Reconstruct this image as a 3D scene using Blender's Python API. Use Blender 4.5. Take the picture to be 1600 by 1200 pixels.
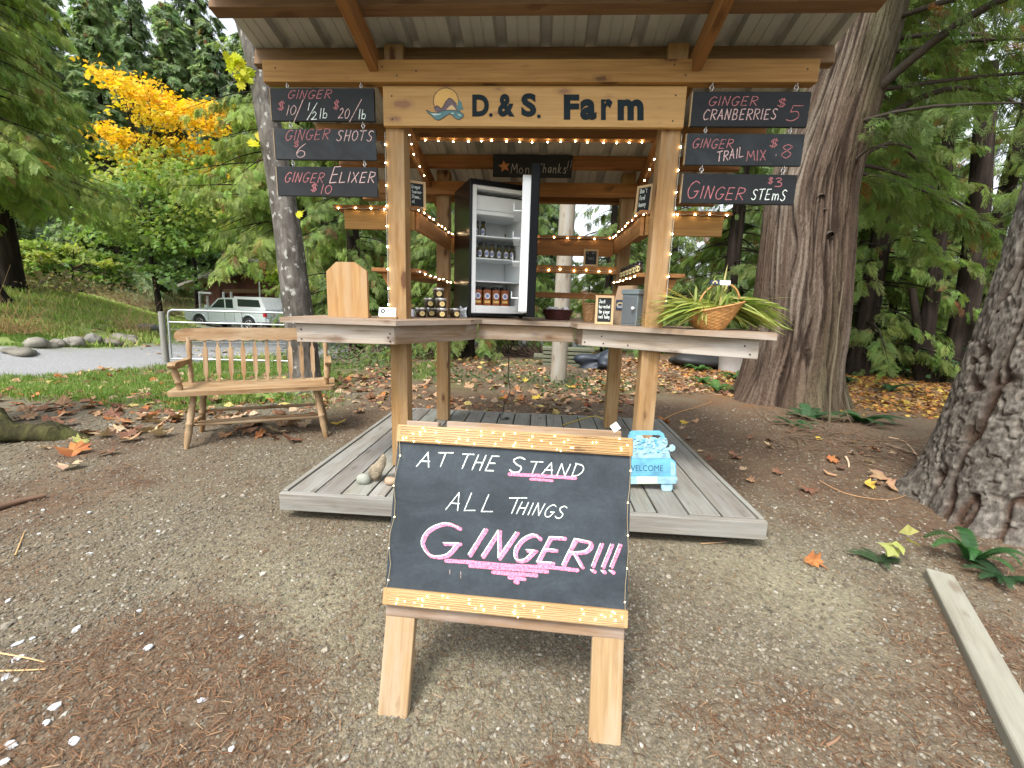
import bpy, math, random
import numpy as np
from mathutils import Vector, Matrix

RAD = math.radians
sc = bpy.context.scene
for o in list(bpy.data.objects):
    bpy.data.objects.remove(o)
random.seed(7)
rng = np.random.default_rng(11)

# ------------------------------------------------------------------ camera
F, YAW, PIT, ROL, EYE = 675.4, -0.0616, 0.1834, 0.0316, 1.15


def cam_axes():
    f0 = np.array([math.sin(YAW), math.cos(YAW), 0.0])
    r0 = np.array([math.cos(YAW), -math.sin(YAW), 0.0])
    u0 = np.array([0, 0, 1.0])
    f = f0 * math.cos(PIT) - u0 * math.sin(PIT)
    u = u0 * math.cos(PIT) + f0 * math.sin(PIT)
    r = r0 * math.cos(ROL) + u * math.sin(ROL)
    return r, u * math.cos(ROL) - r0 * math.sin(ROL), f


CR, CU, CW = cam_axes()
CAM = np.array([0, 0, EYE])
cd = bpy.data.cameras.new('camera')
cam = bpy.data.objects.new('camera', cd)
sc.collection.objects.link(cam)
M = Matrix.Identity(4)
for i in range(3):
    M[i][0], M[i][1], M[i][2], M[i][3] = CR[i], CU[i], -CW[i], CAM[i]
cam.matrix_world = M
cd.sensor_width = 36.0
cd.lens = 36.0 * F / 1600.0
cd.clip_start = 0.05
cd.clip_end = 2000
sc.camera = cam

# ------------------------------------------------------------------ sky, sun, exposure
SUN_EL, SUN_AZ = RAD(56), RAD(205)      # azimuth from +Y clockwise: behind the camera and a little left
wd = bpy.data.worlds.new('World')
sc.world = wd
wd.use_nodes = True
nt = wd.node_tree
bg = nt.nodes['Background']
sky = nt.nodes.new('ShaderNodeTexSky')
sky.sky_type = 'NISHITA'
sky.sun_disc = False
sky.sun_elevation = SUN_EL
sky.sun_rotation = SUN_AZ
sky.air_density = 1.0
sky.dust_density = 3.0
sky.ozone_density = 1.0
hs = nt.nodes.new('ShaderNodeHueSaturation')
hs.inputs['Saturation'].default_value = 0.30
hs.inputs['Value'].default_value = 1.0
nt.links.new(sky.outputs[0], hs.inputs['Color'])
nt.links.new(hs.outputs[0], bg.inputs['Color'])
bg.inputs['Strength'].default_value = 0.15
sl = bpy.data.lights.new('sun', 'SUN')
sl.energy = 1.5
sl.angle = RAD(14)
sl.color = (1.0, 0.965, 0.91)
sun = bpy.data.objects.new('sun', sl)
sc.collection.objects.link(sun)
sd = Vector((math.sin(SUN_AZ) * math.cos(SUN_EL), math.cos(SUN_AZ) * math.cos(SUN_EL), math.sin(SUN_EL)))
sun.rotation_euler = sd.to_track_quat('Z', 'Y').to_euler()
sun.location = (0, 0, 30)
vs = sc.view_settings
vs.view_transform = 'Standard'
vs.look = 'None'
vs.gamma = 1.0
vs.exposure = 1.5
cy = sc.cycles
cy.max_bounces = 6
cy.diffuse_bounces = 4
cy.glossy_bounces = 3
cy.transmission_bounces = 4
cy.transparent_max_bounces = 6
cy.caustics_reflective = False
cy.caustics_refractive = False
cy.sample_clamp_indirect = 6.0


# ------------------------------------------------------------------ pixel helpers (photo pixels -> points in the place)
def ray(px, py):
    return CW + ((px - 800) / F) * CR - ((py - 600) / F) * CU


def atY(px, py, Y):
    d = ray(px, py)
    return CAM + d * (Y / d[1])


def atZ(px, py, z=0.0):
    d = ray(px, py)
    return CAM + d * ((z - EYE) / d[2])


def S(a, b, x):
    t = np.clip((np.asarray(x, float) - a) / (b - a), 0, 1)
    return t * t * (3 - 2 * t)


def _h(ix, iy, s):
    n = (ix.astype(np.int64) * 374761393 + iy.astype(np.int64) * 668265263 + s * 982451653) & 0x7fffffff
    n = ((n ^ (n >> 13)) * 1274126177) & 0x7fffffff
    return ((n ^ (n >> 16)) & 0xffff) / 65535.0


def vnoise(x, y, s=0):
    x = np.asarray(x, float); y = np.asarray(y, float)
    ix, iy = np.floor(x), np.floor(y)
    fx, fy = x - ix, y - iy
    fx = fx * fx * (3 - 2 * fx); fy = fy * fy * (3 - 2 * fy)
    a = _h(ix, iy, s); b = _h(ix + 1, iy, s); c = _h(ix, iy + 1, s); d = _h(ix + 1, iy + 1, s)
    return (a * (1 - fx) + b * fx) * (1 - fy) + (c * (1 - fx) + d * fx) * fy


def fbm(x, y, s=0, o=4):
    t, a, n = 0, 0.5, 0
    for k in range(o):
        t = t + a * vnoise(np.asarray(x) * 2 ** k, np.asarray(y) * 2 ** k, s + k * 17)
        n += a
        a *= 0.5
    return t / n


def gz(x, y):
    """height of the ground"""
    x = np.asarray(x, float); y = np.asarray(y, float)
    z = -0.30 * S(-2.0, -5.0, x) * S(3.8, 6.5, y)
    z = z - 0.03 * np.clip(y - 8, 0, 25)
    a = np.arctan2(-x, np.maximum(y, 0.1))
    z = z + 2.0 * S(0.62, 0.95, a) * S(9, 26, np.hypot(x, y))
    z = z + 5.0 * S(34, 90, np.hypot(x, y))
    m = S(1.2, 2.0, np.abs(x + 0.09) / 1.0) + S(4.2, 4.8, y) + S(1.95, 1.6, y)
    z = z + 0.035 * (fbm(x * 1.3, y * 1.3, 5, 3) - 0.5) * np.clip(m, 0, 1)
    return z


def onground(px, py):
    d = ray(px, py)
    lo, hi = 0.5, 0.5
    t = 0.3
    while t < 120:
        p = CAM + d * t
        if p[2] < float(gz(p[0], p[1])):
            lo, hi = t - max(0.05, t * 0.02), t
            for _ in range(24):
                m = (lo + hi) / 2
                p = CAM + d * m
                if p[2] < float(gz(p[0], p[1])):
                    hi = m
                else:
                    lo = m
            return CAM + d * hi
        t += max(0.05, t * 0.02)
    return CAM + d * t


# ------------------------------------------------------------------ object helpers
MW = {}


def tag(o, label=None, cat=None, group=None, kind=None):
    if label: o['label'] = label
    if cat: o['category'] = cat
    if group: o['group'] = group
    if kind: o['kind'] = kind
    return o


def thing(name, label, cat, loc=(0, 0, 0), rotz=0.0, group=None):
    o = bpy.data.objects.new(name, None)
    sc.collection.objects.link(o)
    o.empty_display_size = 0.1
    o.location = loc
    o.rotation_euler = (0, 0, rotz)
    MW[o.name] = Matrix.Translation(Vector(loc)) @ Matrix.Rotation(rotz, 4, 'Z')
    return tag(o, label, cat, group)


def copy_tree(o, parent=None):
    c = o.copy()
    sc.collection.objects.link(c)
    c.parent = parent
    for ch in list(o.children):
        copy_tree(ch, c)
    return c


def link_mesh(name, me, mat, parent=None, world=True, origin=None, bevel=0.0):
    """mesh vertices given in world space (world=True) or in the parent's space"""
    if parent is not None and world:
        me.transform(MW[parent.name].inverted())
    if parent is None and origin is not None:
        me.transform(Matrix.Translation(-Vector(origin)))
    o = bpy.data.objects.new(name, me)
    sc.collection.objects.link(o)
    if parent is not None:
        o.parent = parent
        MW[o.name] = MW[parent.name]
    else:
        if origin is not None:
            o.location = origin
        MW[o.name] = Matrix.Translation(Vector(origin if origin is not None else (0, 0, 0)))
    for m in (mat if isinstance(mat, (list, tuple)) else [mat]):
        me.materials.append(m)
    if bevel:
        b = o.modifiers.new('bevel', 'BEVEL')
        b.width = bevel
        b.segments = 2
        b.limit_method = 'ANGLE'
        b.angle_limit = RAD(50)
        b.harden_normals = False
    return o


class MB:
    """collects faces and links them as ONE mesh object"""

    def __init__(s):
        s.V, s.F, s.U, s.C, s.S, s.M = [], [], [], [], [], []

    def add(s, verts, faces, uvs=None, col=(1, 1, 1), smooth=False, mi=0):
        n = len(s.V)
        s.V.extend([tuple(map(float, v)) for v in verts])
        for k, f in enumerate(faces):
            s.F.append(tuple(n + i for i in f))
            s.U.append(uvs[k] if uvs else [(verts[i][0], verts[i][2]) for i in f])
            s.C.append(col)
            s.S.append(smooth)
            s.M.append(mi)
        return s

    def obox(s, c, ax, h, tint=0.12, mi=0, col=None):
        c = np.array(c, float); ax = np.array(ax, float); h = np.array(h, float)
        P = [c + ax[0] * h[0] * a + ax[1] * h[1] * b + ax[2] * h[2] * d for a in (-1, 1) for b in (-1, 1) for d in (-1, 1)]
        L = int(np.argmax(h))
        ou, ov = random.uniform(0, 60), random.uniform(0, 60)
        fs = [((0, 1, 3, 2), 0), ((4, 6, 7, 5), 0), ((0, 4, 5, 1), 1), ((2, 3, 7, 6), 1), ((0, 2, 6, 4), 2), ((1, 5, 7, 3), 2)]
        faces, uvs = [], []
        sg = [(a, b, d) for a in (-1, 1) for b in (-1, 1) for d in (-1, 1)]
        for f, k in fs:
            r = [i for i in range(3) if i != k]
            if L in r:
                iu = L; iv = [i for i in r if i != L][0]
                uvs.append([(sg[i][iu] * h[iu] + ou, sg[i][iv] * h[iv] + ov + k * 3.1) for i in f])
            else:
                uvs.append([(sg[i][r[0]] * h[r[0]] * 0.3 + ou, sg[i][r[1]] * h[r[1]] + ov) for i in f])
            faces.append(f)
        t = 1 + random.uniform(-tint, tint)
        s.add(P, faces, uvs, col or (t, t * (1 + random.uniform(-.03, .03)), t), mi=mi)
        return s

    def box(s, x0, x1, y0, y1, z0, z1, tint=0.12, mi=0, col=None):
        return s.obox(((x0 + x1) / 2, (y0 + y1) / 2, (z0 + z1) / 2), np.eye(3), (abs(x1 - x0) / 2, abs(y1 - y0) / 2, abs(z1 - z0) / 2), tint, mi, col)

    def bar(s, a, b, w, t, up=(0, 0, 1), tint=0.12, mi=0, col=None):
        """a squared bar from a to b: w across, t along 'up'"""
        a = np.array(a, float); b = np.array(b, float)
        d = b - a; L = np.linalg.norm(d); d /= L
        u = np.array(up, float); u = u - d * (u @ d); u /= np.linalg.norm(u)
        return s.obox((a + b) / 2, [d, np.cross(u, d), u], (L / 2, w / 2, t / 2), tint, mi, col)

    def tube(s, pts, rad, n=8, cap=True, col=(1, 1, 1), mi=0, closed=False, smooth=True):
        pts = np.array(pts, float)
        m = len(pts)
        rad = np.broadcast_to(np.array(rad, float), (m,))
        tan = np.gradient(pts, axis=0)
        if closed:
            tan = np.roll(pts, -1, 0) - np.roll(pts, 1, 0)
        tan /= np.linalg.norm(tan, axis=1)[:, None] + 1e-12
        u = np.array([0, 0, 1.0]) if abs(tan[0][2]) < 0.9 else np.array([1.0, 0, 0])
        V = []
        ln = 0
        LN = []
        for i in range(m):
            u = u - tan[i] * (u @ tan[i]); u /= np.linalg.norm(u) + 1e-12
            w = np.cross(tan[i], u)
            for k in range(n):
                a = 2 * math.pi * k / n
                V.append(pts[i] + rad[i] * (math.cos(a) * u + math.sin(a) * w))
            if i: ln += np.linalg.norm(pts[i] - pts[i - 1])
            LN.append(ln)
        Fc, U = [], []
        ou = random.uniform(0, 40)
        for i in range(m if closed else m - 1):
            j = (i + 1) % m
            for k in range(n):
                k2 = (k + 1) % n
                Fc.append((i * n + k, i * n + k2, j * n + k2, j * n + k))
                r = float(rad[i]) * 2 * math.pi / n
                l2 = LN[j] if j else ln
                U.append([(LN[i] + ou, k * r), (LN[i] + ou, (k + 1) * r), (l2 + ou, (k + 1) * r), (l2 + ou, k * r)])
        s.add(V, Fc, U, col, smooth, mi)
        if cap and not closed:
            c0 = list(range(n))
            s.add([V[k] for k in c0][::-1], [tuple(range(n))], None, col, False, mi)
            s.add([V[(m - 1) * n + k] for k in c0], [tuple(range(n))], None, col, False, mi)
        return s

    def lathe(s, prof, n=16, o=(0, 0, 0), col=(1, 1, 1), mi=0, smooth=True, ax=None, cap=True):
        o = np.array(o, float)
        ax = np.eye(3) if ax is None else np.array(ax, float)
        V, Fc, U = [], [], []
        for r, z in prof:
            for k in range(n):
                a = 2 * math.pi * k / n
                V.append(o + ax[0] * r * math.cos(a) + ax[1] * r * math.sin(a) + ax[2] * z)
        ou = random.uniform(0, 20)
        for i in range(len(prof) - 1):
            for k in range(n):
                k2 = (k + 1) % n
                Fc.append((i * n + k, i * n + k2, (i + 1) * n + k2, (i + 1) * n + k))
                w = 2 * math.pi / n * max(prof[i][0], 0.01)
                U.append([(prof[i][1] + ou, k * w), (prof[i][1] + ou, (k + 1) * w), (prof[i + 1][1] + ou, (k + 1) * w), (prof[i + 1][1] + ou, k * w)])
        s.add(V, Fc, U, col, smooth, mi)
        if cap:
            if prof[0][0] > 1e-4: s.add(V[:n][::-1], [tuple(range(n))], None, col, False, mi)
            if prof[-1][0] > 1e-4: s.add(V[-n:], [tuple(range(n))], None, col, False, mi)
        return s

    def prism(s, poly, o, ex, ey, depth, col=(1, 1, 1), mi=0, tint=0.0, uvrot=False):
        """a 2-D outline (counter-clockwise in ex, ey) given thickness 'depth' along ex x ey, backwards"""
        o = np.array(o, float); ex = np.array(ex, float); ey = np.array(ey, float)
        nz = np.cross(ex, ey)
        n = len(poly)
        A = [o + ex * p[0] + ey * p[1] for p in poly]
        B = [a - nz * depth for a in A]
        if tint:
            t = 1 + random.uniform(-tint, tint); col = (t, t, t)
        ou, ov = random.uniform(0, 60), random.uniform(0, 60)
        f2 = (lambda p: (p[1] + ou, p[0] + ov)) if uvrot else (lambda p: (p[0] + ou, p[1] + ov))
        s.add(A, [tuple(range(n))], [[f2(p) for p in poly]], col, False, mi)
        s.add(B[::-1], [tuple(range(n))], [[f2(p) for p in poly[::-1]]], col, False, mi)
        V, Fc, U = A + B, [], []
        l = 0
        for i in range(n):
            j = (i + 1) % n
            d = math.hypot(poly[j][0] - poly[i][0], poly[j][1] - poly[i][1])
            Fc.append((i, n + i, n + j, j))
            U.append([(l + ou, ov), (l + ou, ov + depth), (l + d + ou, ov + depth), (l + d + ou, ov)])
            l += d
        s.add(V, Fc, U, col, False, mi)
        return s

    def mesh(s, name):
        me = bpy.data.meshes.new(name)
        me.from_pydata(s.V, [], s.F)
        uv = me.uv_layers.new(name='UVMap')
        flat = [c for u in s.U for p in u for c in p]
        uv.data.foreach_set('uv', flat)
        ca = me.color_attributes.new('Col', 'FLOAT_COLOR', 'CORNER')
        cf = []
        for f, c in zip(s.F, s.C):
            cf.extend((c[0], c[1], c[2], 1.0) * len(f))
        ca.data.foreach_set('color', cf)
        me.polygons.foreach_set('use_smooth', s.S)
        me.polygons.foreach_set('material_index', s.M)
        me.update()
        return me

    def build(s, name, mat, parent=None, world=True, origin=None, bevel=0.0):
        return link_mesh(name, s.mesh(name), mat, parent, world, origin, bevel)


def np_mesh(name, V, Fq, col=None, smooth=False):
    """fast mesh from arrays: V (n,3), Fq (m,k) faces all with k corners, col (n,3) per vertex"""
    V = np.asarray(V, np.float32); Fq = np.asarray(Fq, np.int32)
    me = bpy.data.meshes.new(name)
    m, k = Fq.shape
    me.vertices.add(len(V)); me.vertices.foreach_set('co', V.ravel())
    me.loops.add(m * k); me.loops.foreach_set('vertex_index', Fq.ravel())
    me.polygons.add(m)
    me.polygons.foreach_set('loop_start', np.arange(0, m * k, k, dtype=np.int32))
    me.polygons.foreach_set('loop_total', np.full(m, k, np.int32))
    me.polygons.foreach_set('use_smooth', np.full(m, smooth, bool))
    if col is not None:
        ca = me.color_attributes.new('Col', 'FLOAT_COLOR', 'POINT')
        c4 = np.ones((len(V), 4), np.float32); c4[:, :3] = col
        ca.data.foreach_set('color', c4.ravel())
    me.update(calc_edges=True)
    return me


def scatter(tv, tf, pos, fr, sca, col):
    """copies of a template (tv verts, tf faces) at pos with frames fr (N,3,3: rows = axes), scales, colours"""
    pos = np.asarray(pos, float); N = len(pos)
    sca = np.broadcast_to(np.asarray(sca, float), (N,))
    V = np.einsum('kj,nji->nki', tv, fr) * sca[:, None, None] + pos[:, None, :]
    Fq = tf[None] + (np.arange(N) * len(tv))[:, None, None]
    C = np.repeat(np.asarray(col, float)[:, None, :], len(tv), 1)
    return V.reshape(-1, 3), Fq.reshape(-1, tf.shape[1]), C.reshape(-1, 3)


def frames(fwd, up):
    """rows x=fwd, y=side, z=normal"""
    fwd = fwd / (np.linalg.norm(fwd, axis=1)[:, None] + 1e-9)
    up = up - fwd * np.sum(fwd * up, 1)[:, None]
    up = up / (np.linalg.norm(up, axis=1)[:, None] + 1e-9)
    return np.stack([fwd, np.cross(up, fwd), up], 1)


def join(parts):
    V, Fq, C, n = [], [], [], 0
    for v, f, c in parts:
        V.append(v); Fq.append(f + n); C.append(c); n += len(v)
    return np.concatenate(V), np.concatenate(Fq), np.concatenate(C)


# ------------------------------------------------------------------ materials
def newmat(name):
    m = bpy.data.materials.new(name)
    m.use_nodes = True
    n = m.node_tree
    return m, n, n.nodes['Principled BSDF'], n.links.new


def ramp(n, fac, stops, link):
    r = n.nodes.new('ShaderNodeValToRGB')
    e = r.color_ramp.elements
    while len(e) < len(stops): e.new(0.5)
    for k, (p, c) in enumerate(stops):
        e[k].position = p
        e[k].color = (*c, 1) if len(c) == 3 else c
    link(fac, r.inputs[0])
    return r.outputs[0]


def mixc(n, mode, fac, a, b, link):
    x = n.nodes.new('ShaderNodeMix')
    x.data_type = 'RGBA'
    x.blend_type = mode
    for v, s in ((fac, 0), (a, 6), (b, 7)):
        if hasattr(v, 'links'): link(v, x.inputs[s])
        elif s == 0: x.inputs[0].default_value = v
        else: x.inputs[s].default_value = (*v, 1)
    return x.outputs[2]


def coords(n, link, kind='Object', scale=(1, 1, 1)):
    t = n.nodes.new('ShaderNodeTexCoord')
    mp = n.nodes.new('ShaderNodeMapping')
    mp.inputs['Scale'].default_value = scale
    link(t.outputs[kind], mp.inputs[0])
    return mp.outputs[0]


def noise(n, vec, scale, link, detail=4, rough=0.55, dist=0.0):
    x = n.nodes.new('ShaderNodeTexNoise')
    x.inputs['Scale'].default_value = scale
    x.inputs['Detail'].default_value = detail
    x.inputs['Roughness'].default_value = rough
    x.inputs['Distortion'].default_value = dist
    link(vec, x.inputs['Vector'])
    return x.outputs['Fac']


def bump(n, h, strength, dist, link, bsdf):
    b = n.nodes.new('ShaderNodeBump')
    b.inputs['Strength'].default_value = strength
    b.inputs['Distance'].default_value = dist
    link(h, b.inputs['Height'])
    link(b.outputs[0], bsdf.inputs['Normal'])


def plain(name, c, rough=0.6, metal=0.0, var=0.12, scale=18.0, bmp=0.15, bdist=0.002, spec=0.5, coat=0.0, useCol=False):
    m, n, b, L = newmat(name)
    v = coords(n, L)
    f = noise(n, v, scale, L, 5)
    c1 = tuple(x * (1 - var) for x in c); c2 = tuple(min(1, x * (1 + var)) for x in c)
    col = ramp(n, f, [(0.3, c1), (0.7, c2)], L)
    if useCol:
        a = n.nodes.new('ShaderNodeAttribute'); a.attribute_name = 'Col'
        col = mixc(n, 'MULTIPLY', 1.0, col, a.outputs['Color'], L)
    L(col, b.inputs['Base Color'])
    b.inputs['Roughness'].default_value = rough
    b.inputs['Metallic'].default_value = metal
    b.inputs['Specular IOR Level'].default_value = spec
    b.inputs['Coat Weight'].default_value = coat
    if bmp: bump(n, noise(n, v, scale * 6, L, 3), bmp, bdist, L, b)
    return m


def wood(name, light, dark, knot=(0.10, 0.045, 0.02), knots=1.0, rough=0.7, gscale=26, grey=None, bmp=0.35, coarse=0.5):
    m, n, b, L = newmat(name)
    def uv(sx, sy):
        return coords(n, L, 'UV', (sx, sy, 1))
    g = noise(n, uv(1.3, gscale), 2.2, L, 8, 0.62, 0.6)
    w = n.nodes.new('ShaderNodeTexWave')
    w.wave_type = 'BANDS'; w.bands_direction = 'Y'
    w.inputs['Scale'].default_value = 1.0
    w.inputs['Distortion'].default_value = 9.0
    w.inputs['Detail'].default_value = 3.0
    w.inputs['Detail Scale'].default_value = 0.7
    L(uv(0.55, 13), w.inputs['Vector'])
    col = ramp(n, g, [(0.28, dark), (0.72, light)], L)
    wv = ramp(n, w.outputs['Fac'], [(0.0, (0.78, 0.73, 0.68)), (0.55, (1.03, 1.02, 1.0)), (1, (0.93, 0.9, 0.86))], L)
    col = mixc(n, 'MULTIPLY', 0.35, col, wv, L)
    big = noise(n, uv(1.1, 3.0), 1.6, L, 3)
    col = mixc(n, 'MULTIPLY', coarse, col, ramp(n, big, [(0.3, (0.62, 0.58, 0.55)), (0.65, (1.1, 1.08, 1.05))], L), L)
    if grey:
        gm = noise(n, uv(0.9, 5.0), 2.4, L, 5, 0.65)
        col = mixc(n, 'MIX', ramp(n, gm, [(0.42, (0, 0, 0)), (0.66, (0.8, 0.8, 0.8))], L), col, grey, L)
    if knots:
        vo = n.nodes.new('ShaderNodeTexVoronoi')
        vo.voronoi_dimensions = '2D'
        vo.inputs['Scale'].default_value = 1.0
        nn = n.nodes.new('ShaderNodeVectorMath'); nn.operation = 'ADD'
        no = n.nodes.new('ShaderNodeTexNoise'); no.inputs['Scale'].default_value = 14
        base = uv(3.4, 8.5)
        L(base, no.inputs['Vector'])
        sc2 = n.nodes.new('ShaderNodeVectorMath'); sc2.operation = 'SCALE'; sc2.inputs['Scale'].default_value = 0.16
        L(no.outputs['Color'], sc2.inputs[0]); L(base, nn.inputs[0]); L(sc2.outputs[0], nn.inputs[1])
        L(nn.outputs[0], vo.inputs['Vector'])
        sp = n.nodes.new('ShaderNodeSeparateColor'); L(vo.outputs['Color'], sp.inputs[0])
        # only some cells carry a knot, and knots differ in size
        th = n.nodes.new('ShaderNodeMath'); th.operation = 'MULTIPLY_ADD'
        L(sp.outputs[0], th.inputs[0]); th.inputs[1].default_value = 0.36; th.inputs[2].default_value = -0.175
        df = n.nodes.new('ShaderNodeMath'); df.operation = 'SUBTRACT'
        L(th.outputs[0], df.inputs[0]); L(vo.outputs['Distance'], df.inputs[1])
        mask = ramp(n, df.outputs[0], [(0.0, (0, 0, 0)), (0.045, (knots, knots, knots))], L)
        halo = n.nodes.new('ShaderNodeMath'); halo.operation = 'ADD'; L(df.outputs[0], halo.inputs[0]); halo.inputs[1].default_value = 0.10
        hm = ramp(n, halo.outputs[0], [(0.0, (0, 0, 0)), (0.10, (0.45, 0.45, 0.45))], L)
        col = mixc(n, 'MIX', hm, col, tuple((a + 2 * k) / 3 for a, k in zip(dark, knot)), L)
        col = mixc(n, 'MIX', mask, col, knot, L)
    a = n.nodes.new('ShaderNodeAttribute'); a.attribute_name = 'Col'
    col = mixc(n, 'MULTIPLY', 1.0, col, a.outputs['Color'], L)
    L(col, b.inputs['Base Color'])
    b.inputs['Roughness'].default_value = rough
    b.inputs['Specular IOR Level'].default_value = 0.25
    bump(n, g, bmp, 0.0025, L, b)
    return m


def leafmat(name, trans=0.3, rough=0.55, spec=0.25):
    m, n, b, L = newmat(name)
    a = n.nodes.new('ShaderNodeAttribute'); a.attribute_name = 'Col'
    L(a.outputs['Color'], b.inputs['Base Color'])
    b.inputs['Roughness'].default_value = rough
    b.inputs['Specular IOR Level'].default_value = spec
    if trans:
        t = n.nodes.new('ShaderNodeBsdfTranslucent')
        L(mixc(n, 'MULTIPLY', 1.0, a.outputs['Color'], (1.25, 1.3, 0.8), L), t.inputs[0])
        mx = n.nodes.new('ShaderNodeMixShader'); mx.inputs[0].default_value = trans
        L(b.outputs[0], mx.inputs[1]); L(t.outputs[0], mx.inputs[2])
        L(mx.outputs[0], n.nodes['Material Output'].inputs[0])
    return m


def colmat(name, rough=0.85, spec=0.2, fine=0.0):
    m, n, b, L = newmat(name)
    a = n.nodes.new('ShaderNodeAttribute'); a.attribute_name = 'Col'
    col = a.outputs['Color']
    if fine:
        f = noise(n, coords(n, L), fine, L, 4)
        col = mixc(n, 'MULTIPLY', 1.0, col, ramp(n, f, [(0.3, (0.7, 0.7, 0.7)), (0.7, (1.2, 1.2, 1.2))], L), L)
    L(col, b.inputs['Base Color'])
    b.inputs['Roughness'].default_value = rough
    b.inputs['Specular IOR Level'].default_value = spec
    return m


def bark(name, c1, c2, c3, zs=0.12, scale=9.0, moss=None, bmp=0.8, spots=None, bdist=0.02):
    m, n, b, L = newmat(name)
    v = coords(n, L, 'Object', (1, 1, zs))
    f = noise(n, v, scale, L, 8, 0.62, 0.4)
    col = ramp(n, f, [(0.32, c1), (0.5, c2), (0.72, c3)], L)
    v2 = coords(n, L, 'Object', (1, 1, 0.6))
    g = noise(n, v2, 2.2, L, 5, 0.6)
    col = mixc(n, 'MULTIPLY', 0.7, col, ramp(n, g, [(0.3, (0.6, 0.58, 0.55)), (0.7, (1.25, 1.22, 1.2))], L), L)
    if spots:
        s1 = noise(n, coords(n, L, 'Object', (1, 1, 0.8)), 16, L, 4, 0.5)
        col = mixc(n, 'MIX', ramp(n, s1, [(0.60, (0, 0, 0)), (0.68, (0.75, 0.75, 0.75))], L), col, spots, L)
    if moss:
        mm = noise(n, coords(n, L, 'Object', (1, 1, 0.5)), 2.6, L, 6, 0.65)
        col = mixc(n, 'MIX', ramp(n, mm, [(0.5, (0, 0, 0)), (0.68, (0.8, 0.8, 0.8))], L), col, moss, L)
    L(col, b.inputs['Base Color'])
    b.inputs['Roughness'].default_value = 0.9
    b.inputs['Specular IOR Level'].default_value = 0.15
    bump(n, f, bmp, bdist, L, b)
    return m


def barkcol(name, fine=70, bdist=.01):
    m, n, b, L = newmat(name)
    a = n.nodes.new('ShaderNodeAttribute'); a.attribute_name = 'Col'
    f = noise(n, coords(n, L, 'Object', (1, 1, .35)), fine, L, 6, .65)
    L(mixc(n, 'MULTIPLY', 1.0, a.outputs['Color'], ramp(n, f, [(0.3, (0.55, 0.55, 0.55)), (0.5, (1, 1, 1)), (0.7, (1.4, 1.4, 1.4))], L), L), b.inputs['Base Color'])
    b.inputs['Roughness'].default_value = 0.92
    b.inputs['Specular IOR Level'].default_value = 0.12
    bump(n, f, .8, bdist, L, b)
    return m


def glow(name, c, e):
    m, n, b, L = newmat(name)
    b.inputs['Base Color'].default_value = (*c, 1)
    b.inputs['Emission Color'].default_value = (*c, 1)
    b.inputs['Emission Strength'].default_value = e
    m.cycles.emission_sampling = 'NONE'
    return m


def chalk(name, c, board=(0.03, 0.035, 0.04)):
    m, n, b, L = newmat(name)
    f = noise(n, coords(n, L), 240, L, 3, 0.7)
    L(mixc(n, 'MIX', ramp(n, f, [(0.38, (0.30, 0.30, 0.30)), (0.54, (1, 1, 1))], L), board, c, L), b.inputs['Base Color'])
    b.inputs['Roughness'].default_value = 0.95
    b.inputs['Specular IOR Level'].default_value = 0.1
    return m


def slate(name, c, smear=0.5):
    m, n, b, L = newmat(name)
    v = coords(n, L, 'Object', (1, 1, 1.6))
    f = noise(n, v, 5.0, L, 6, 0.7, 0.8)
    col = ramp(n, f, [(0.35, c), (0.75, tuple(x * (1 + smear) + 0.006 * smear for x in c))], L)
    g = noise(n, v, 90, L, 3)
    col = mixc(n, 'MULTIPLY', 0.5, col, ramp(n, g, [(0.3, (0.75, 0.75, 0.75)), (0.7, (1.15, 1.15, 1.15))], L), L)
    L(col, b.inputs['Base Color'])
    b.inputs['Roughness'].default_value = 0.62
    b.inputs['Specular IOR Level'].default_value = 0.3
    return m


W_GOLD = wood('cedar golden', (0.40, 0.235, 0.080), (0.26, 0.135, 0.038), knots=0.9)
W_SIGN = wood('cedar pale planed', (0.54, 0.345, 0.145), (0.42, 0.245, 0.09), knots=0.6, knot=(0.2, 0.10, 0.07), gscale=18, coarse=0.3, bmp=0.15)
W_POST = wood('post lumber', (0.40, 0.25, 0.105), (0.23, 0.125, 0.045), knots=0.9, grey=(0.38, 0.27, 0.15))
W_DARK = wood('cedar orange', (0.36, 0.185, 0.065), (0.21, 0.09, 0.03), knots=0.6)
W_ROUGH = wood('purlin lumber', (0.22, 0.135, 0.068), (0.13, 0.075, 0.036), knots=0.5)
W_DECK = wood('weathered deck grey', (0.29, 0.28, 0.245), (0.15, 0.142, 0.122), knot=(0.11, 0.09, 0.07), knots=0.5, gscale=34, grey=(0.255, 0.26, 0.24), bmp=0.6)
W_CTR = wood('weathered counter brown', (0.35, 0.245, 0.155), (0.16, 0.10, 0.055), knots=0.6, grey=(0.36, 0.31, 0.265), bmp=0.5)
W_FASC = wood('weathered fascia grey', (0.46, 0.39, 0.31), (0.17, 0.125, 0.09), knots=0.4, grey=(0.40, 0.37, 0.34), bmp=0.8, gscale=20)
W_BENCH = wood('oiled bench oak', (0.32, 0.195, 0.092), (0.20, 0.115, 0.05), knots=0.25, grey=(0.40, 0.31, 0.20), rough=0.5)
W_FRAME = wood('bright sign lumber', (0.46, 0.285, 0.125), (0.31, 0.17, 0.065), knots=0.8, grey=(0.40, 0.28, 0.16), gscale=20, coarse=0.3)
W_PALE = wood('raw lumber', (0.44, 0.315, 0.17), (0.30, 0.195, 0.095), knots=0.9, grey=(0.40, 0.33, 0.24), gscale=22, coarse=0.3)
W_PINE = wood('small pine frames', (0.58, 0.44, 0.26), (0.48, 0.34, 0.18), knots=0.0, coarse=0.2)
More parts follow.
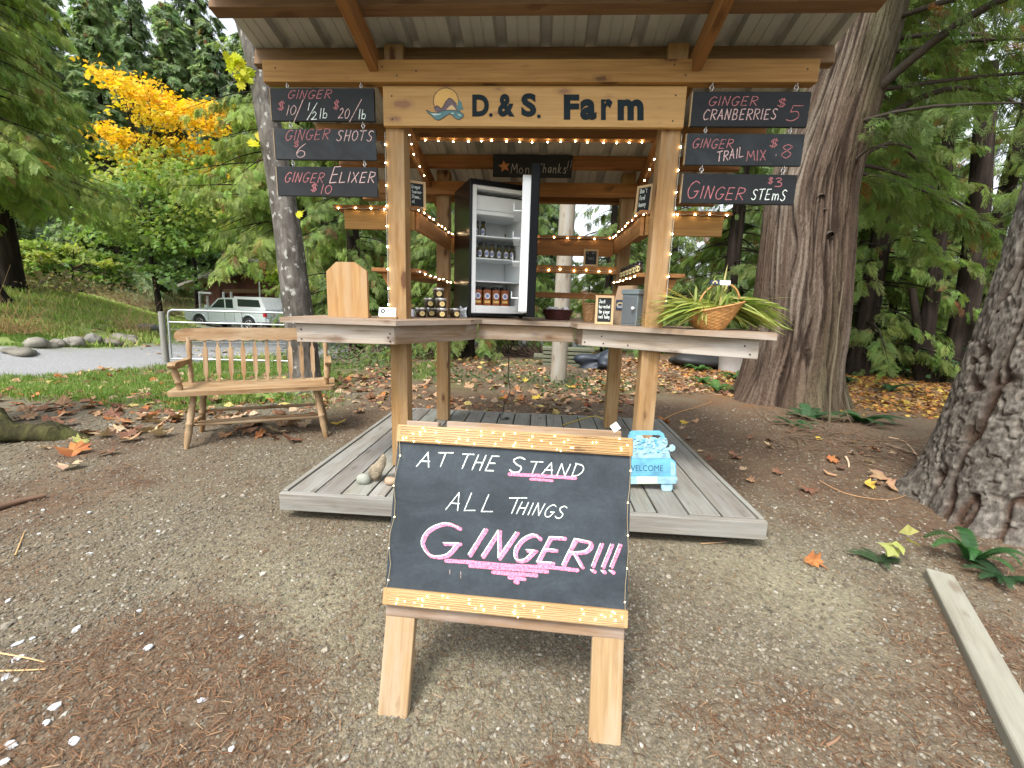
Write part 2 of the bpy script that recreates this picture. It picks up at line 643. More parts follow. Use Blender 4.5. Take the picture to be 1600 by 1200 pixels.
METAL_ROOF = plain('zinc roofing underside', (0.46, 0.47, 0.45), 0.5, 0.15, 0.08, 6, 0.05)
GALV = plain('galvanised tube', (0.46, 0.48, 0.49), 0.4, 0.7, 0.1, 20)
STEEL = plain('bright zinc', (0.62, 0.62, 0.62), 0.3, 0.9, 0.08, 40)
BLACK = plain('black lacquer', (0.008, 0.009, 0.010), 0.25, 0.0, 0.1, 10, 0.0, spec=0.22)
BLACKM = plain('black rubber', (0.018, 0.018, 0.018), 0.6)
BLACK_D = plain('black door edge', (0.006, 0.007, 0.008), 0.4, 0.0, 0.1, 10, 0.0, spec=0.1)
LINER = plain('white plastic liner', (0.90, 0.93, 0.94), 0.35, 0.0, 0.03, 6, 0.02)
CLEAR = plain('frosted tray plastic', (0.80, 0.85, 0.87), 0.25, 0.0, 0.05, 12, 0.02)
SLATE = slate('blackboard slate', (0.022, 0.029, 0.035), 1.0)
SLATE2 = slate('small chalkboard black', (0.006, 0.0075, 0.009), 0.9)
SLATE3 = slate('smeared chalkboard', (0.011, 0.014, 0.016), 1.6)
CH_W = chalk('chalk white', (0.80, 0.88, 0.82))
CH_P = chalk('chalk pink', (0.88, 0.26, 0.40))
CH_R = chalk('chalk dusty red', (0.50, 0.19, 0.20))
CH_K = chalk('chalk pale pink', (0.68, 0.47, 0.45))
BULB = glow('warm bulb', (1.0, 0.74, 0.42), 55.0)
BULB.cycles.emission_sampling = 'AUTO'
BULB_S = glow('tiny warm bulb', (1.0, 0.72, 0.34), 9.0)
WIRE = plain('copper wire', (0.55, 0.42, 0.22), 0.4, 0.5)
WIRE_G = plain('clear light wire', (0.62, 0.60, 0.52), 0.4, 0.0)
INK = plain('dark teal paint', (0.007, 0.016, 0.021), 0.6, var=0.2, spec=0.15)
PAPER = plain('white card', (0.80, 0.82, 0.84), 0.6, bmp=0)
NAVY = plain('navy print', (0.03, 0.045, 0.09), 0.6, bmp=0)
LEAF = leafmat('needle sprays', 0.5)
LEAFB = leafmat('broad leaves', 0.42)
DRYLEAF = leafmat('dry leaves', 0.12, 0.75, 0.15)
STONE = colmat('gravel stones', 0.85, 0.25, 60)
NEEDLE = colmat('dry needles', 0.9, 0.1)
GRASSM = leafmat('grass blades', 0.35)
TWIG = plain('grey twigs', (0.17, 0.13, 0.095), 0.85, useCol=True)
B_CEDAR = bark('cedar bark', (0.035, 0.024, 0.018), (0.115, 0.088, 0.068), (0.25, 0.21, 0.175), 0.07, 11, moss=(0.10, 0.095, 0.045), bmp=0.9, bdist=0.03)
B_FIR = bark('fir bark', (0.045, 0.034, 0.026), (0.19, 0.165, 0.14), (0.37, 0.345, 0.31), 0.4, 8, moss=(0.14, 0.10, 0.065), bmp=1.0, bdist=0.03)
B_SLIM = bark('lichened bark', (0.045, 0.040, 0.034), (0.11, 0.10, 0.088), (0.22, 0.21, 0.19), 0.35, 12, spots=(0.42, 0.42, 0.38), bmp=0.6, bdist=0.012)
B_DARK = bark('dark bark', (0.011, 0.008, 0.006), (0.027, 0.020, 0.016), (0.06, 0.047, 0.037), 0.12, 9)  # one dark brown bark shared by the background trunks
B_MOSS = bark('mossy root', (0.02, 0.017, 0.012), (0.05, 0.048, 0.02), (0.10, 0.10, 0.035), 0.5, 14, moss=(0.06, 0.068, 0.018), bdist=.04)

BARKC = barkcol('stringy bark', 90)
BARKF = barkcol('plated bark', 60, .012)

# ------------------------------------------------------------------ chalk handwriting
GLY = {
 'A': 'l 0,0 .5,1 .85,0;l .15,.38 .8,.38', 'B': 'l .1,0 .15,1;s .15,1 .7,.95 .65,.6 .15,.52 .75,.45 .75,.08 .1,0',
 'C': 's .95,.85 .6,1 .2,.75 .05,.35 .3,.02 .85,.1', 'D': 'l .1,0 .15,1;s .1,1 .75,.85 .9,.45 .6,.08 .08,0',
 'E': 'l .85,1 .2,.97 .08,0 .8,.03;l .15,.5 .7,.52', 'F': 'l .85,1 .2,.97 .08,0;l .15,.5 .7,.52',
 'G': 's .95,.88 .6,1 .2,.78 .05,.38 .28,.02 .7,.05 .93,.38;l .6,.40 1,.42', 'H': 'l .1,0 .18,1;l .8,0 .88,1;l .12,.5 .85,.52',
 'I': 'l .45,0 .55,1', 'L': 'l .15,1 .08,0 .85,.04', 'M': 'l 0,0 .15,1 .5,.35 .85,1 1,0', 'N': 'l .05,0 .15,1 .75,0 .9,1',
 'O': 's .5,1 .12,.75 .1,.3 .45,0 .85,.25 .88,.7 .5,1', 'R': 'l .08,0 .15,1;s .15,1 .85,.92 .8,.6 .15,.48;l .3,.5 .9,0',
 'S': 's .9,.9 .55,1 .2,.8 .4,.55 .75,.35 .65,.05 .3,0 .05,.12', 'T': 'l 0,.96 1,1;l .5,.98 .42,0',
 'X': 'l .08,0 .9,1;l .1,1 .85,0', 'W': 'l 0,1 .22,0 .5,.7 .75,0 1,1', 'J': 's .7,1 .68,.3 .4,0 .1,.2;l .4,1 1,1', 'Y': 'l .1,1 .5,.5;l .95,1 .4,0',
 'a': 's .75,.5 .4,.6 .1,.3 .35,0 .7,.3 .76,.58;l .76,.58 .8,0', 'b': 'l .15,1 .12,0;s .12,.1 .6,0 .8,.3 .55,.55 .13,.4', 'd': 's .7,.5 .3,.55 .1,.25 .4,0 .72,.3;l .78,1 .75,0',
 'e': 's .15,.3 .75,.35 .6,.6 .25,.5 .12,.2 .45,0 .85,.12', 'f': 's .8,.95 .5,1 .4,.7 .38,0;l .1,.55 .7,.57', 'g': 's .7,.5 .35,.6 .12,.3 .4,.05 .72,.4 .7,-.2 .4,-.35 .1,-.25',
 'h': 'l .15,1 .12,0;s .14,.4 .5,.6 .72,.4 .74,0', 'i': 'l .5,.6 .48,0;l .5,.85 .52,.88', 'k': 'l .15,1 .12,0;l .7,.6 .15,.28 .75,0', 'l': 'l .5,1 .45,0', 'm': 'l .08,.6 .08,0;s .08,.4 .3,.6 .45,.4 .46,0;s .46,.4 .7,.6 .88,.4 .9,0',
 'n': 'l .12,.6 .12,0;s .12,.4 .5,.62 .74,.4 .76,0', 'o': 's .45,.6 .12,.4 .2,.05 .6,.02 .8,.3 .45,.6', 'r': 'l .15,.6 .15,0;s .15,.35 .4,.58 .75,.55', 's': 's .75,.55 .35,.58 .3,.38 .65,.25 .6,.02 .15,.05',
 't': 'l .45,.95 .42,.1;s .42,.1 .6,0 .8,.08;l .15,.6 .8,.62', 'u': 's .15,.6 .15,.2 .45,0 .72,.25;l .75,.6 .78,0', 'v': 'l .1,.6 .45,0 .85,.6', 'w': 'l .05,.6 .25,0 .5,.45 .75,0 .95,.6', 'y': 'l .12,.6 .45,.05;l .85,.6 .3,-.35',
 '0': 's .5,1 .12,.75 .1,.3 .45,0 .85,.25 .88,.7 .5,1', '1': 'l .6,1 .42,0', '2': 's .15,.8 .5,1 .8,.75 .5,.35 .05,.02;l .05,.02 .95,.05', '3': 's .15,.9 .6,1 .75,.75 .35,.55 .85,.4 .75,.05 .15,.05',
 '5': 's .25,.58 .7,.6 .85,.25 .5,0 .1,.08;l .25,.58 .3,1 .95,1', '6': 's .8,1 .3,.65 .1,.25 .4,0 .8,.15 .75,.42 .4,.5 .15,.3', '8': 's .85,.85 .5,1 .2,.8 .5,.55 .8,.3 .5,0 .15,.25 .5,.55 .85,.85',
 '$': 's .9,.8 .5,.95 .15,.75 .5,.5 .85,.3 .5,.05 .05,.2;l .35,-.05 .45,1.08;l .6,-.05 .7,1.08', '/': 'l 0,-.1 1,1.1', '!': 'l .3,.25 .75,1;l .25,.02 .3,.06', "'": 'l .5,1 .45,.8', '.': 'l .45,.02 .5,.06', ',': 'l .5,.08 .4,-.12', '-': 'l .1,.4 .8,.42',
}


def smoothpts(p, k=6):
    p = [p[0]] + p + [p[-1]]
    out = []
    for i in range(1, len(p) - 2):
        a, b, c, d = (np.array(q) for q in p[i - 1:i + 3])
        for t in np.linspace(0, 1, k, endpoint=False):
            out.append(tuple(0.5 * (2 * b + (c - a) * t + (2 * a - 5 * b + 4 * c - d) * t * t + (3 * b - a - 3 * c + d) * t ** 3)))
    out.append(tuple(p[-2]))
    return out


class Plane:
    """a flat surface: photo pixel -> point on it"""
    def __init__(s, o, n):
        s.o = np.array(o, float); s.n = np.array(n, float) / np.linalg.norm(n)

    def px(s, x, y):
        d = ray(x, y)
        t = ((s.o - CAM) @ s.n) / (d @ s.n)
        return CAM + d * t


def ribbon(mb, P, n, w, lift=0.0008, mi=0):
    """a chalk line of width w along the points P lying on a surface with normal n"""
    P = [np.array(p) + n * lift for p in P]
    m = len(P)
    T = np.gradient(np.array(P), axis=0)
    V = []
    # round ends
    L = [w * (0.86 + 0.22 * random.random()) / 2 for _ in P]
    for i in range(m):
        t = T[i] / (np.linalg.norm(T[i]) + 1e-9)
        q = np.cross(n, t)
        V += [P[i] + q * L[i], P[i] - q * L[i]]
    mb.add(V, [(2 * i, 2 * i + 1, 2 * i + 3, 2 * i + 2) for i in range(m - 1)], mi=mi)
    for e, sg in ((0, -1), (m - 1, 1)):
        t = T[e] / (np.linalg.norm(T[e]) + 1e-9) * sg
        q = np.cross(n, t)
        mb.add([P[e] + (q * math.cos(a) + t * math.sin(a)) * L[e] for a in np.linspace(0, math.pi, 7)], [tuple(range(7))], mi=mi)


def write(mb, pl, text, p0, p1, h, w, slant=0.22, mi=0, jit=0.04, fill=0.8, off=(0, 0), wid=None, lift=0.0008):
    """text along the baseline p0->p1 (photo pixels) with capital height h pixels; w = stroke width in metres"""
    wid = wid or {}
    W = [wid.get(c, 0.45 if c in "I1l/!'.,i" else (1.25 if c in 'MWm' else 1.0)) if c != ' ' else 0.7 for c in text]
    tot = sum(W)
    x = 0
    d = np.array(p1, float) - np.array(p0, float)
    L = np.linalg.norm(d); d /= L
    q = np.array([d[1], -d[0]])
    for c, cw in zip(text, W):
        aw = cw / tot * L
        if c in GLY:
            hh = h * (1 + random.uniform(-jit, jit)); dy = random.uniform(-jit, jit) * h
            for st in GLY[c].split(';'):
                kind, *pts = st.strip().split(' ')
                pts = [tuple(map(float, a.split(','))) for a in pts]
                if kind == 's': pts = smoothpts(pts)
                else:
                    o2 = []
                    for i in range(len(pts) - 1):
                        for t in np.linspace(0, 1, 5, endpoint=False):
                            o2.append((pts[i][0] + (pts[i + 1][0] - pts[i][0]) * t, pts[i][1] + (pts[i + 1][1] - pts[i][1]) * t))
                    pts = o2 + [pts[-1]]
                # sharp corners are kept by drawing each straight piece on its own
                segs = [pts]
                if kind == 'l' and len(pts) > 6:
                    segs = [pts[i:i + 6] for i in range(0, len(pts) - 1, 5)]
                for sg in segs:
                    P = []
                    for gx, gy in sg:
                        X = x + (gx * fill + 0.1) * aw
                        u = np.array(p0) + d * (X + slant * gy * hh) + q * (gy * hh + dy) + np.array(off)
                        P.append(pl.px(*u))
                    ribbon(mb, P, pl.n, w, mi=mi, lift=lift + random.uniform(0, 2e-4))
        x += aw


def stroke(mb, pl, pts, w, mi=0, lift=0.0008):
    P = []
    for i in range(len(pts) - 1):
        for t in np.linspace(0, 1, 6, endpoint=False):
            P.append(pl.px(pts[i][0] + (pts[i + 1][0] - pts[i][0]) * t, pts[i][1] + (pts[i + 1][1] - pts[i][1]) * t))
    P.append(pl.px(*pts[-1]))
    ribbon(mb, P, pl.n, w, lift, mi)


def flatpoly(mb, pl, pts, lift, mi=0):
    P = [pl.px(*p) + pl.n * lift for p in pts]
    mb.add(P[::-1], [tuple(range(len(P)))], mi=mi)


def text_on(mb, ch, pl, x0, x1, y0, y1, bold=0.045, depth=0.003):
    """printed letters of a font fitted to the pixel box on a plane"""
    cu = bpy.data.curves.new('t', 'FONT')
    cu.body = ch
    cu.offset = bold
    cu.resolution_u = 4
    o = bpy.data.objects.new('t', cu)
    sc.collection.objects.link(o)
    dg = bpy.context.evaluated_depsgraph_get()
    me = o.evaluated_get(dg).to_mesh()
    V = np.array([v.co[:] for v in me.vertices])
    Fc = [tuple(p.vertices) for p in me.polygons]
    lo, hi = V.min(0), V.max(0)
    P = [pl.px(x0 + (v[0] - lo[0]) / (hi[0] - lo[0]) * (x1 - x0), y1 + (v[1] - lo[1]) / (hi[1] - lo[1]) * (y0 - y1)) for v in V]
    P2 = [p + pl.n * depth for p in P]
    mb.add(P2, Fc)
    # sides from the boundary edges
    ed = {}
    for f in Fc:
        for a, b in zip(f, f[1:] + f[:1]):
            ed[(a, b)] = 1
    n = len(P)
    side = [(a, n + a, n + b, b)[::-1] for (a, b) in ed if (b, a) not in ed]
    mb.add([*P, *P2], side)
    o.evaluated_get(dg).to_mesh_clear()
    bpy.data.objects.remove(o)
    bpy.data.curves.remove(cu)


# ------------------------------------------------------------------ ground
def axis(lo, hi, step, far_lo, far_hi, grow=1.09):
    a = list(np.arange(lo, hi + 1e-6, step))
    s = step; x = hi
    while x < far_hi:
        s *= grow; x += s; a.append(x)
    s = step; x = lo; b = []
    while x > far_lo:
        s *= grow; x -= s; b.append(x)
    return np.array(b[::-1] + a)


def blob(x, y, cx, cy, r):
    return np.exp(-((x - cx) ** 2 + (y - cy) ** 2) / (r * r))


def pxblobs(x, y, lst):
    t = 0
    for px, py, r, s in lst:
        p = atZ(px, py, 0)
        t = t + s * blob(x, y, p[0], p[1], r)
    return t


NEED = [(90, 1120, .34, 1.2), (230, 1040, .26, .9), (330, 1190, .3, .8), (880, 1190, .12, .8), (1090, 1120, .12, .7), (1350, 1190, .3, .8), (1500, 1090, .25, .8),
        (1540, 1000, .3, 1.0), (1560, 900, .3, 1), (1200, 700, .8, 1.5), (1330, 730, .8, 1.5), (1120, 660, .9, 1.4), (1250, 660, .9, 1.4), (1420, 760, .7, 1), (60, 790, .45, 1.0), (30, 900, .25, .6),
        (180, 690, .8, .8), (700, 625, 1.2, .9), (900, 640, 1.0, .9), (560, 660, .8, .7), (1150, 905, .14, .4), (420, 1100, .2, .35)]
DUST = [(400, 880, .35, .8), (520, 960, .3, .9), (640, 1060, .2, .5), (1230, 900, .35, .7), (1320, 960, .35, .7), (1100, 880, .25, .5), (740, 1060, .25, .5)]


def ground_layers(x, y):
    n1 = fbm(x * 1.7, y * 1.7, 3, 5)
    n2 = fbm(x * 6, y * 6, 9, 4)
    need = pxblobs(x, y, NEED) + (n1 - 0.5) * 1.5 + (n2 - 0.5) * 0.9
    far = S(3.8, 5.2, y + 0.25 * x)                       # the forest floor behind the stand
    need = np.clip(np.maximum(need, far * (0.75 + (n2 - .5))), 0, 1)
    dust = np.clip(pxblobs(x, y, DUST) + (n1 - 0.55) * 1.3 + (n2 - .5) * 0.6, 0, 1) * (1 - need)
    # driveway on the left and the yard behind the gate
    P = np.array([(-16.0, 4.6), (-11, 6.0), (-9.0, 7.6), (-8.4, 9.6), (-9.5, 13), (-13, 19), (-18, 25)])
    dmin = np.full(np.shape(x), 99.0)
    for a, b in zip(P[:-1], P[1:]):
        ab = b - a
        t = np.clip(((x - a[0]) * ab[0] + (y - a[1]) * ab[1]) / (ab @ ab), 0, 1)
        dmin = np.minimum(dmin, np.hypot(x - a[0] - ab[0] * t, y - a[1] - ab[1] * t))
    road = 1 - S(1.05, 1.5, dmin + (n2 - .5) * 0.6)
    yard = S(10.2, 11.0, y) * (1 - S(30, 34, y)) * S(-23, -19, x) * (1 - S(-4, -2, x)) * (1 - S(.66, .74, np.arctan2(-x, y)))
    yard = np.maximum(yard, S(13, 15, y) * (1 - S(24, 30, y)) * (1 - S(3, 5, np.abs(x + 1))))
    road = np.clip(np.maximum(road, yard), 0, 1)
    grass = S(-1.6, -3.0, x + 0.35 * (y - 4) + (n1 - .5) * 1.6) * S(3.75, 4.7, y + (n1 - .5) * 1.2 + 0.1 * (x + 4))
    hill = S(.60, .70, np.arctan2(-x, np.maximum(y, .1)))
    grass = np.clip(np.maximum(grass * (y < 60), hill * S(5, 7, y)), 0, 1) * (1 - road) * (0.35 + 0.9 * np.clip((n1 - .30) * 2.6, 0, 1))
    grass = np.maximum(grass, 0.5 * S(5.2, 6.2, y) * (1 - S(9, 11, y)) * (1 - S(1.5, 3, np.abs(x + .5))) * np.clip((n1 - .42) * 4, 0, 1))
    return n1, n2, need, dust, road, np.clip(grass, 0, 1)


def build_ground():
    xs = axis(-5, 5, 0.06, -700, 700)
    ys = axis(-1.5, 6.5, 0.06, -60, 900)
    X, Y = np.meshgrid(xs, ys)
    Z = gz(X, Y)
    n1, n2, need, dust, road, grass = ground_layers(X, Y)
    def lay(c, d, w): return c * (1 - w[..., None]) + np.array(d) * w[..., None]
    c = np.ones(X.shape + (3,)) * np.array((0.138, 0.120, 0.084))
    c = lay(c, (0.215, 0.20, 0.135), dust * 0.8)
    c = lay(c, (0.115, 0.078, 0.050), need * 0.85)
    dk = np.clip((n2 - .52) * 3, 0, 1) * need
    c = lay(c, (0.07, 0.045, 0.03), dk * 0.7)
    ora = S(1.5, 3.0, X) * S(4.5, 6.0, Y)
    c = lay(c, (0.24, 0.12, 0.045), ora * np.clip((n2 - .35) * 3, 0, 1) * 0.75)
    c = lay(c, (0.235, 0.24, 0.245), road)
    c = lay(c, (0.10, 0.145, 0.035), grass * 0.85)
    dry = S(.60, .72, np.arctan2(-X, np.maximum(Y, .1))) * S(10, 16, np.hypot(X, Y))
    c = lay(c, (0.27, 0.34, 0.10), dry * (1 - road) * np.clip(n1 * 1.6, 0, 1) * 0.9)
    grav = np.clip(1 - need - grass, 0, 1)
    ny, nx = X.shape
    idx = np.arange(ny * nx).reshape(ny, nx)
    Fq = np.stack([idx[:-1, :-1], idx[:-1, 1:], idx[1:, 1:], idx[1:, :-1]], -1).reshape(-1, 4)
    me = np_mesh('ground', np.stack([X, Y, Z], -1).reshape(-1, 3), Fq, c.reshape(-1, 3), True)
    g = me.attributes.new('Grit', 'FLOAT', 'POINT')
    g.data.foreach_set('value', grav.ravel().astype(np.float32))
    m, n, b, L = newmat('ground')
    a = n.nodes.new('ShaderNodeAttribute'); a.attribute_name = 'Col'
    ga = n.nodes.new('ShaderNodeAttribute'); ga.attribute_name = 'Grit'
    v = coords(n, L)
    vo = n.nodes.new('ShaderNodeTexVoronoi'); vo.inputs['Scale'].default_value = 120
    L(v, vo.inputs['Vector'])
    sp = n.nodes.new('ShaderNodeSeparateColor'); L(vo.outputs['Color'], sp.inputs[0])
    peb = ramp(n, sp.outputs[0], [(0.0, (0.5, 0.48, 0.46)), (0.5, (0.95, 0.95, 0.93)), (0.9, (1.2, 1.18, 1.15)), (1.0, (1.7, 1.65, 1.6))], L)
    f = noise(n, v, 42, L, 8, 0.7)
    fr = ramp(n, f, [(0.3, (0.55, 0.53, 0.5)), (0.5, (1, 1, 1)), (0.7, (1.45, 1.4, 1.35))], L)
    col = mixc(n, 'MULTIPLY', 0.9, a.outputs['Color'], fr, L)
    gm = n.nodes.new('ShaderNodeMath'); gm.operation = 'MULTIPLY'; L(ga.outputs['Fac'], gm.inputs[0]); gm.inputs[1].default_value = 0.5
    col = mixc(n, 'MULTIPLY', gm.outputs[0], col, peb, L)
    L(col, b.inputs['Base Color'])
    b.inputs['Roughness'].default_value = 0.92
    b.inputs['Specular IOR Level'].default_value = 0.2
    h = n.nodes.new('ShaderNodeMath'); h.operation = 'SUBTRACT'; L(f, h.inputs[0]); L(vo.outputs['Distance'], h.inputs[1])
    bump(n, h.outputs[0], 0.55, 0.008, L, b)
    o = link_mesh('ground', me, m)
    tag(o, 'gravel yard and forest floor with needle litter and lawn', 'ground', kind='structure')


build_ground()

# ------------------------------------------------------------------ the farm stand
ZD = 0.15                       # deck top
st = thing('farm_stand', 'open cedar farm stand with metal shed roof, deck and U-shaped counter', 'farm stand', (-0.09, 2.98, 0.0))

b = MB()
ed = [-1.285, -1.14, -1.0, -.86, -.765, -.62, -.48, -.34, -.2, -.055, .085, .225, .37, .51, .62, .775, .935, 1.107]
for x0, x1 in zip(ed[:-1], ed[1:]):
    b.box(x0 + .005, x1 - .005, 2.051, 3.905, ZD - .03 + random.uniform(0, .002), ZD + random.uniform(-.0015, .0015), tint=0.2)
b.build('deck', W_DECK, st, bevel=.003)
b = MB()
b.box(-1.317, 1.139, 2.014, 2.049, .055, ZD - .002)
b.build('deck_trim', W_DECK, st, bevel=.004)
b = MB()
b.box(-1.317, -1.289, 2.051, 3.942, .055, ZD + .004)
b.build('deck_trim', W_DECK, st, bevel=.004)
b = MB()
b.box(1.111, 1.139, 2.051, 3.942, .055, ZD + .004)
b.build('deck_trim', W_DECK, st, bevel=.004)
b = MB()
b.box(-1.287, 1.109, 3.908, 3.940, .055, ZD - .003)
b.build('deck_trim', W_DECK, st, bevel=.004)
for x in (-1.1, -.1, .92):
    b = MB(); b.box(x - .045, x + .045, 2.32, 3.9, -.03, ZD - .032); b.build('skid', W_DECK, st)


def sheet(Y): return 2.48 - .258 * (Y - 2.46)


posts = [(-.871, -.771, 2.464, 2.563, 2.45), (.576, .676, 2.464, 2.563, 2.45), (-.856, -.757, 3.54, 3.638, 2.15), (.57, .669, 3.54, 3.638, 2.15)]
for x0, x1, y0, y1, zt in posts:
    b = MB(); b.box(x0, x1, y0, y1, ZD + .001, zt, tint=.06); b.build('post', W_POST, st, bevel=.004)
b = MB(); b.box(-1.496, 1.281, 2.404, 2.4635, 2.2445, 2.3486, tint=0); b.build('front_beam', W_GOLD, st, bevel=.004)
sl_ = np.array([0, 1, -.258]) / math.hypot(1, .258)
up_ = np.array([0, .258, 1]) / math.hypot(1, .258)
for yc, w_, x0, x1 in ((1.93, .045, -1.6, 1.4), (2.235, .06, -1.6, 1.4), (2.54, .042, -1.6, 1.4), (3.13, .045, -1.58, 1.38), (3.45, .042, -1.57, 1.37), (3.95, .042, -1.6, 1.4)):
    b = MB()
    c = np.array([(x0 + x1) / 2, yc, sheet(yc)]) - up_ * .047
    b.obox(c, [(1, 0, 0), sl_, up_], ((x1 - x0) / 2, w_ / 2, .045))
    b.build('purlin', W_ROUGH if yc < 3 else W_DARK, st, bevel=.003)
for x0 in (-.927, .681):
    b = MB()
    a0 = np.array([x0 + .0225, 1.9, sheet(1.9)]) - up_ * .146
    a1 = np.array([x0 + .0225, 4.0, sheet(4.0)]) - up_ * .146
    b.bar(a0, a1, .045, .1, up_)
    b.build('rafter', W_DARK, st, bevel=.003)
b = MB(); b.box(-1.3, 1.1, 3.498, 3.537, 1.965, 2.06); b.build('rear_header', W_DARK, st, bevel=.003)
# ribbed metal roofing
prof = []
x = -1.60
while x < 1.42:
    for dx, dz in ((0, 0), (.045, 0), (.048, .004), (.054, .004), (.057, 0), (.1, 0), (.103, .004), (.109, .004), (.112, 0), (.160, 0), (.172, .034), (.214, .034), (.226, 0)):
        prof.append((x + dx, dz))
    x += .2285
prof = [(min(px_, 1.40), dz) for px_, dz in prof if px_ < 1.44]
V, Fc = [], []
ysr = [1.82, 2.6, 3.3, 4.08]
for yy in ysr:
    for px_, dz in prof:
        V.append((px_, yy, sheet(yy) + dz))
n_ = len(prof)
for j in range(len(ysr) - 1):
    for i in range(n_ - 1):
        Fc.append((j * n_ + i, j * n_ + i + 1, (j + 1) * n_ + i + 1, (j + 1) * n_ + i))
b = MB(); b.add(V, Fc)
o = b.build('roof_sheet', METAL_ROOF, st)
sm = o.modifiers.new('gauge', 'SOLIDIFY'); sm.thickness = .0015; sm.offset = 1

# name board with painted letters and emblem
b = MB(); b.box(-.871, .676, 2.434, 2.4625, 2.0515, 2.2425, tint=0)
nb = b.build('name_board', W_SIGN, st, bevel=.002)
pl = Plane((0, 2.434, 0), (0, -1, 0))
b = MB()
for ch, x0, x1, y0, y1 in (('D', 738, 764, 148, 182), ('&', 778, 804, 147, 182.5), ('S', 814.5, 838, 146, 182.5), ('F', 881, 905, 148, 187), ('a', 906.5, 932, 155, 187.5), ('r', 939, 957, 155, 187.5), ('m', 965, 1005.5, 155.5, 188)):
    b = MB()
    text_on(b, ch, pl, x0, x1, y0, y1)
    if ch in 'DS':
        cx, cy_ = (767, 180) if ch == 'D' else (842, 182)
        flatpoly(b, pl, [(cx + 3 * math.cos(t), cy_ + 3 * math.sin(t)) for t in np.linspace(0, 6.283, 14)[:-1]], .003)
    b.build('painted_letter', INK, nb)
E6 = lambda pts: [(x_ / 17.14 + 655, y_ / 17.14 + 130) for x_, y_ in pts]
sun_m = plain('emblem sun', (0.60, 0.36, 0.10), .6); mtn = plain('emblem mountain', (0.13, 0.085, 0.10), .6)
wav = plain('emblem wave', (0.07, 0.17, 0.18), .6); hil = plain('emblem highlight', (0.40, 0.52, 0.48), .6)
snow = plain('emblem snow', (0.62, 0.42, 0.20), .6); lin = plain('emblem outline', (0.035, 0.03, 0.025), .6)
b = MB()
circ = [(715 + 335 * math.cos(t), 475 + 345 * math.sin(t)) for t in np.linspace(0, 6.283, 40)[:-1]]
flatpoly(b, pl, E6([(x_, min(y_, 740)) for x_, y_ in circ]), .0006, 0)
flatpoly(b, pl, E6([(400, 660), (480, 605), (540, 640), (590, 690), (640, 640), (710, 500), (800, 400), (880, 430), (1000, 560), (1030, 700), (1000, 750), (500, 800), (420, 740)]), .0010, 1)
flatpoly(b, pl, E6([(715, 725), (790, 640), (870, 580), (930, 630), (1000, 725)]), .0014, 4)
wv_ = [(190, 720), (330, 790), (480, 800), (640, 735), (830, 725), (1000, 735), (1100, 775), (1205, 855), (1150, 930), (1060, 985), (960, 940), (880, 860), (820, 830), (740, 860), (620, 945), (520, 1000), (420, 965), (350, 885), (260, 820)]
flatpoly(b, pl, E6(wv_), .0018, 2)
flatpoly(b, pl, E6([(1080, 450), (1120, 500), (1150, 560), (1135, 570), (1190, 710), (1100, 715), (1090, 770), (1030, 770), (1020, 700), (1000, 630), (1040, 560), (1030, 530)]), .0022, 2)
flatpoly(b, pl, E6([(1020, 825), (1090, 840), (1135, 870), (1080, 880)]), .0024, 3)
flatpoly(b, pl, E6([(300, 810), (600, 825), (640, 800), (560, 850), (400, 870)]), .0024, 3)
flatpoly(b, pl, E6([(850, 800), (930, 790), (920, 830), (870, 830)]), .0024, 3)
stroke(b, pl, E6([q for q in [(715 + 335 * math.cos(t), 475 + 345 * math.sin(t)) for t in np.linspace(2.5, 6.3, 16)]]), .0035, 5, .0014)
stroke(b, pl, E6(wv_ + wv_[:1]), .003, 5, .0026)
stroke(b, pl, E6([(400, 660), (480, 605), (540, 640), (590, 690), (640, 640), (710, 500), (800, 400), (880, 430), (1000, 560)]), .003, 5, .0028)
b.build('emblem', [sun_m, mtn, wav, hil, snow, lin], nb)
SCREW = plain('screw heads', (.05, .045, .04), .4, .6, bmp=0)
scr = None


def screw(p, d, par):
    global scr
    if scr is None:
        bb = MB(); bb.lathe([(.0045, -.001), (.0045, .0007), (.002, .0011)], 10); scr = bb.mesh('screw'); scr.materials.append(SCREW)
    o = bpy.data.objects.new('screw', scr); sc.collection.objects.link(o); o.parent = par
    d = Vector(d).normalized()
    o.matrix_local = MW[par.name].inverted() @ Matrix.LocRotScale(Vector(p), d.to_track_quat('Z', 'Y'), None)


for x_, y_ in ((612, 150), (613, 186), (1056, 149), (1051, 189)):
    screw(pl.px(x_, y_), pl.n, nb)
plb = Plane((0, 2.404, 0), (0, -1, 0))
for x_, y_ in ((597, 104), (650, 111), (1054, 101), (1071, 117), (620, 118), (430, 106), (1262, 108)):
    screw(plb.px(x_, y_), plb.n, st)

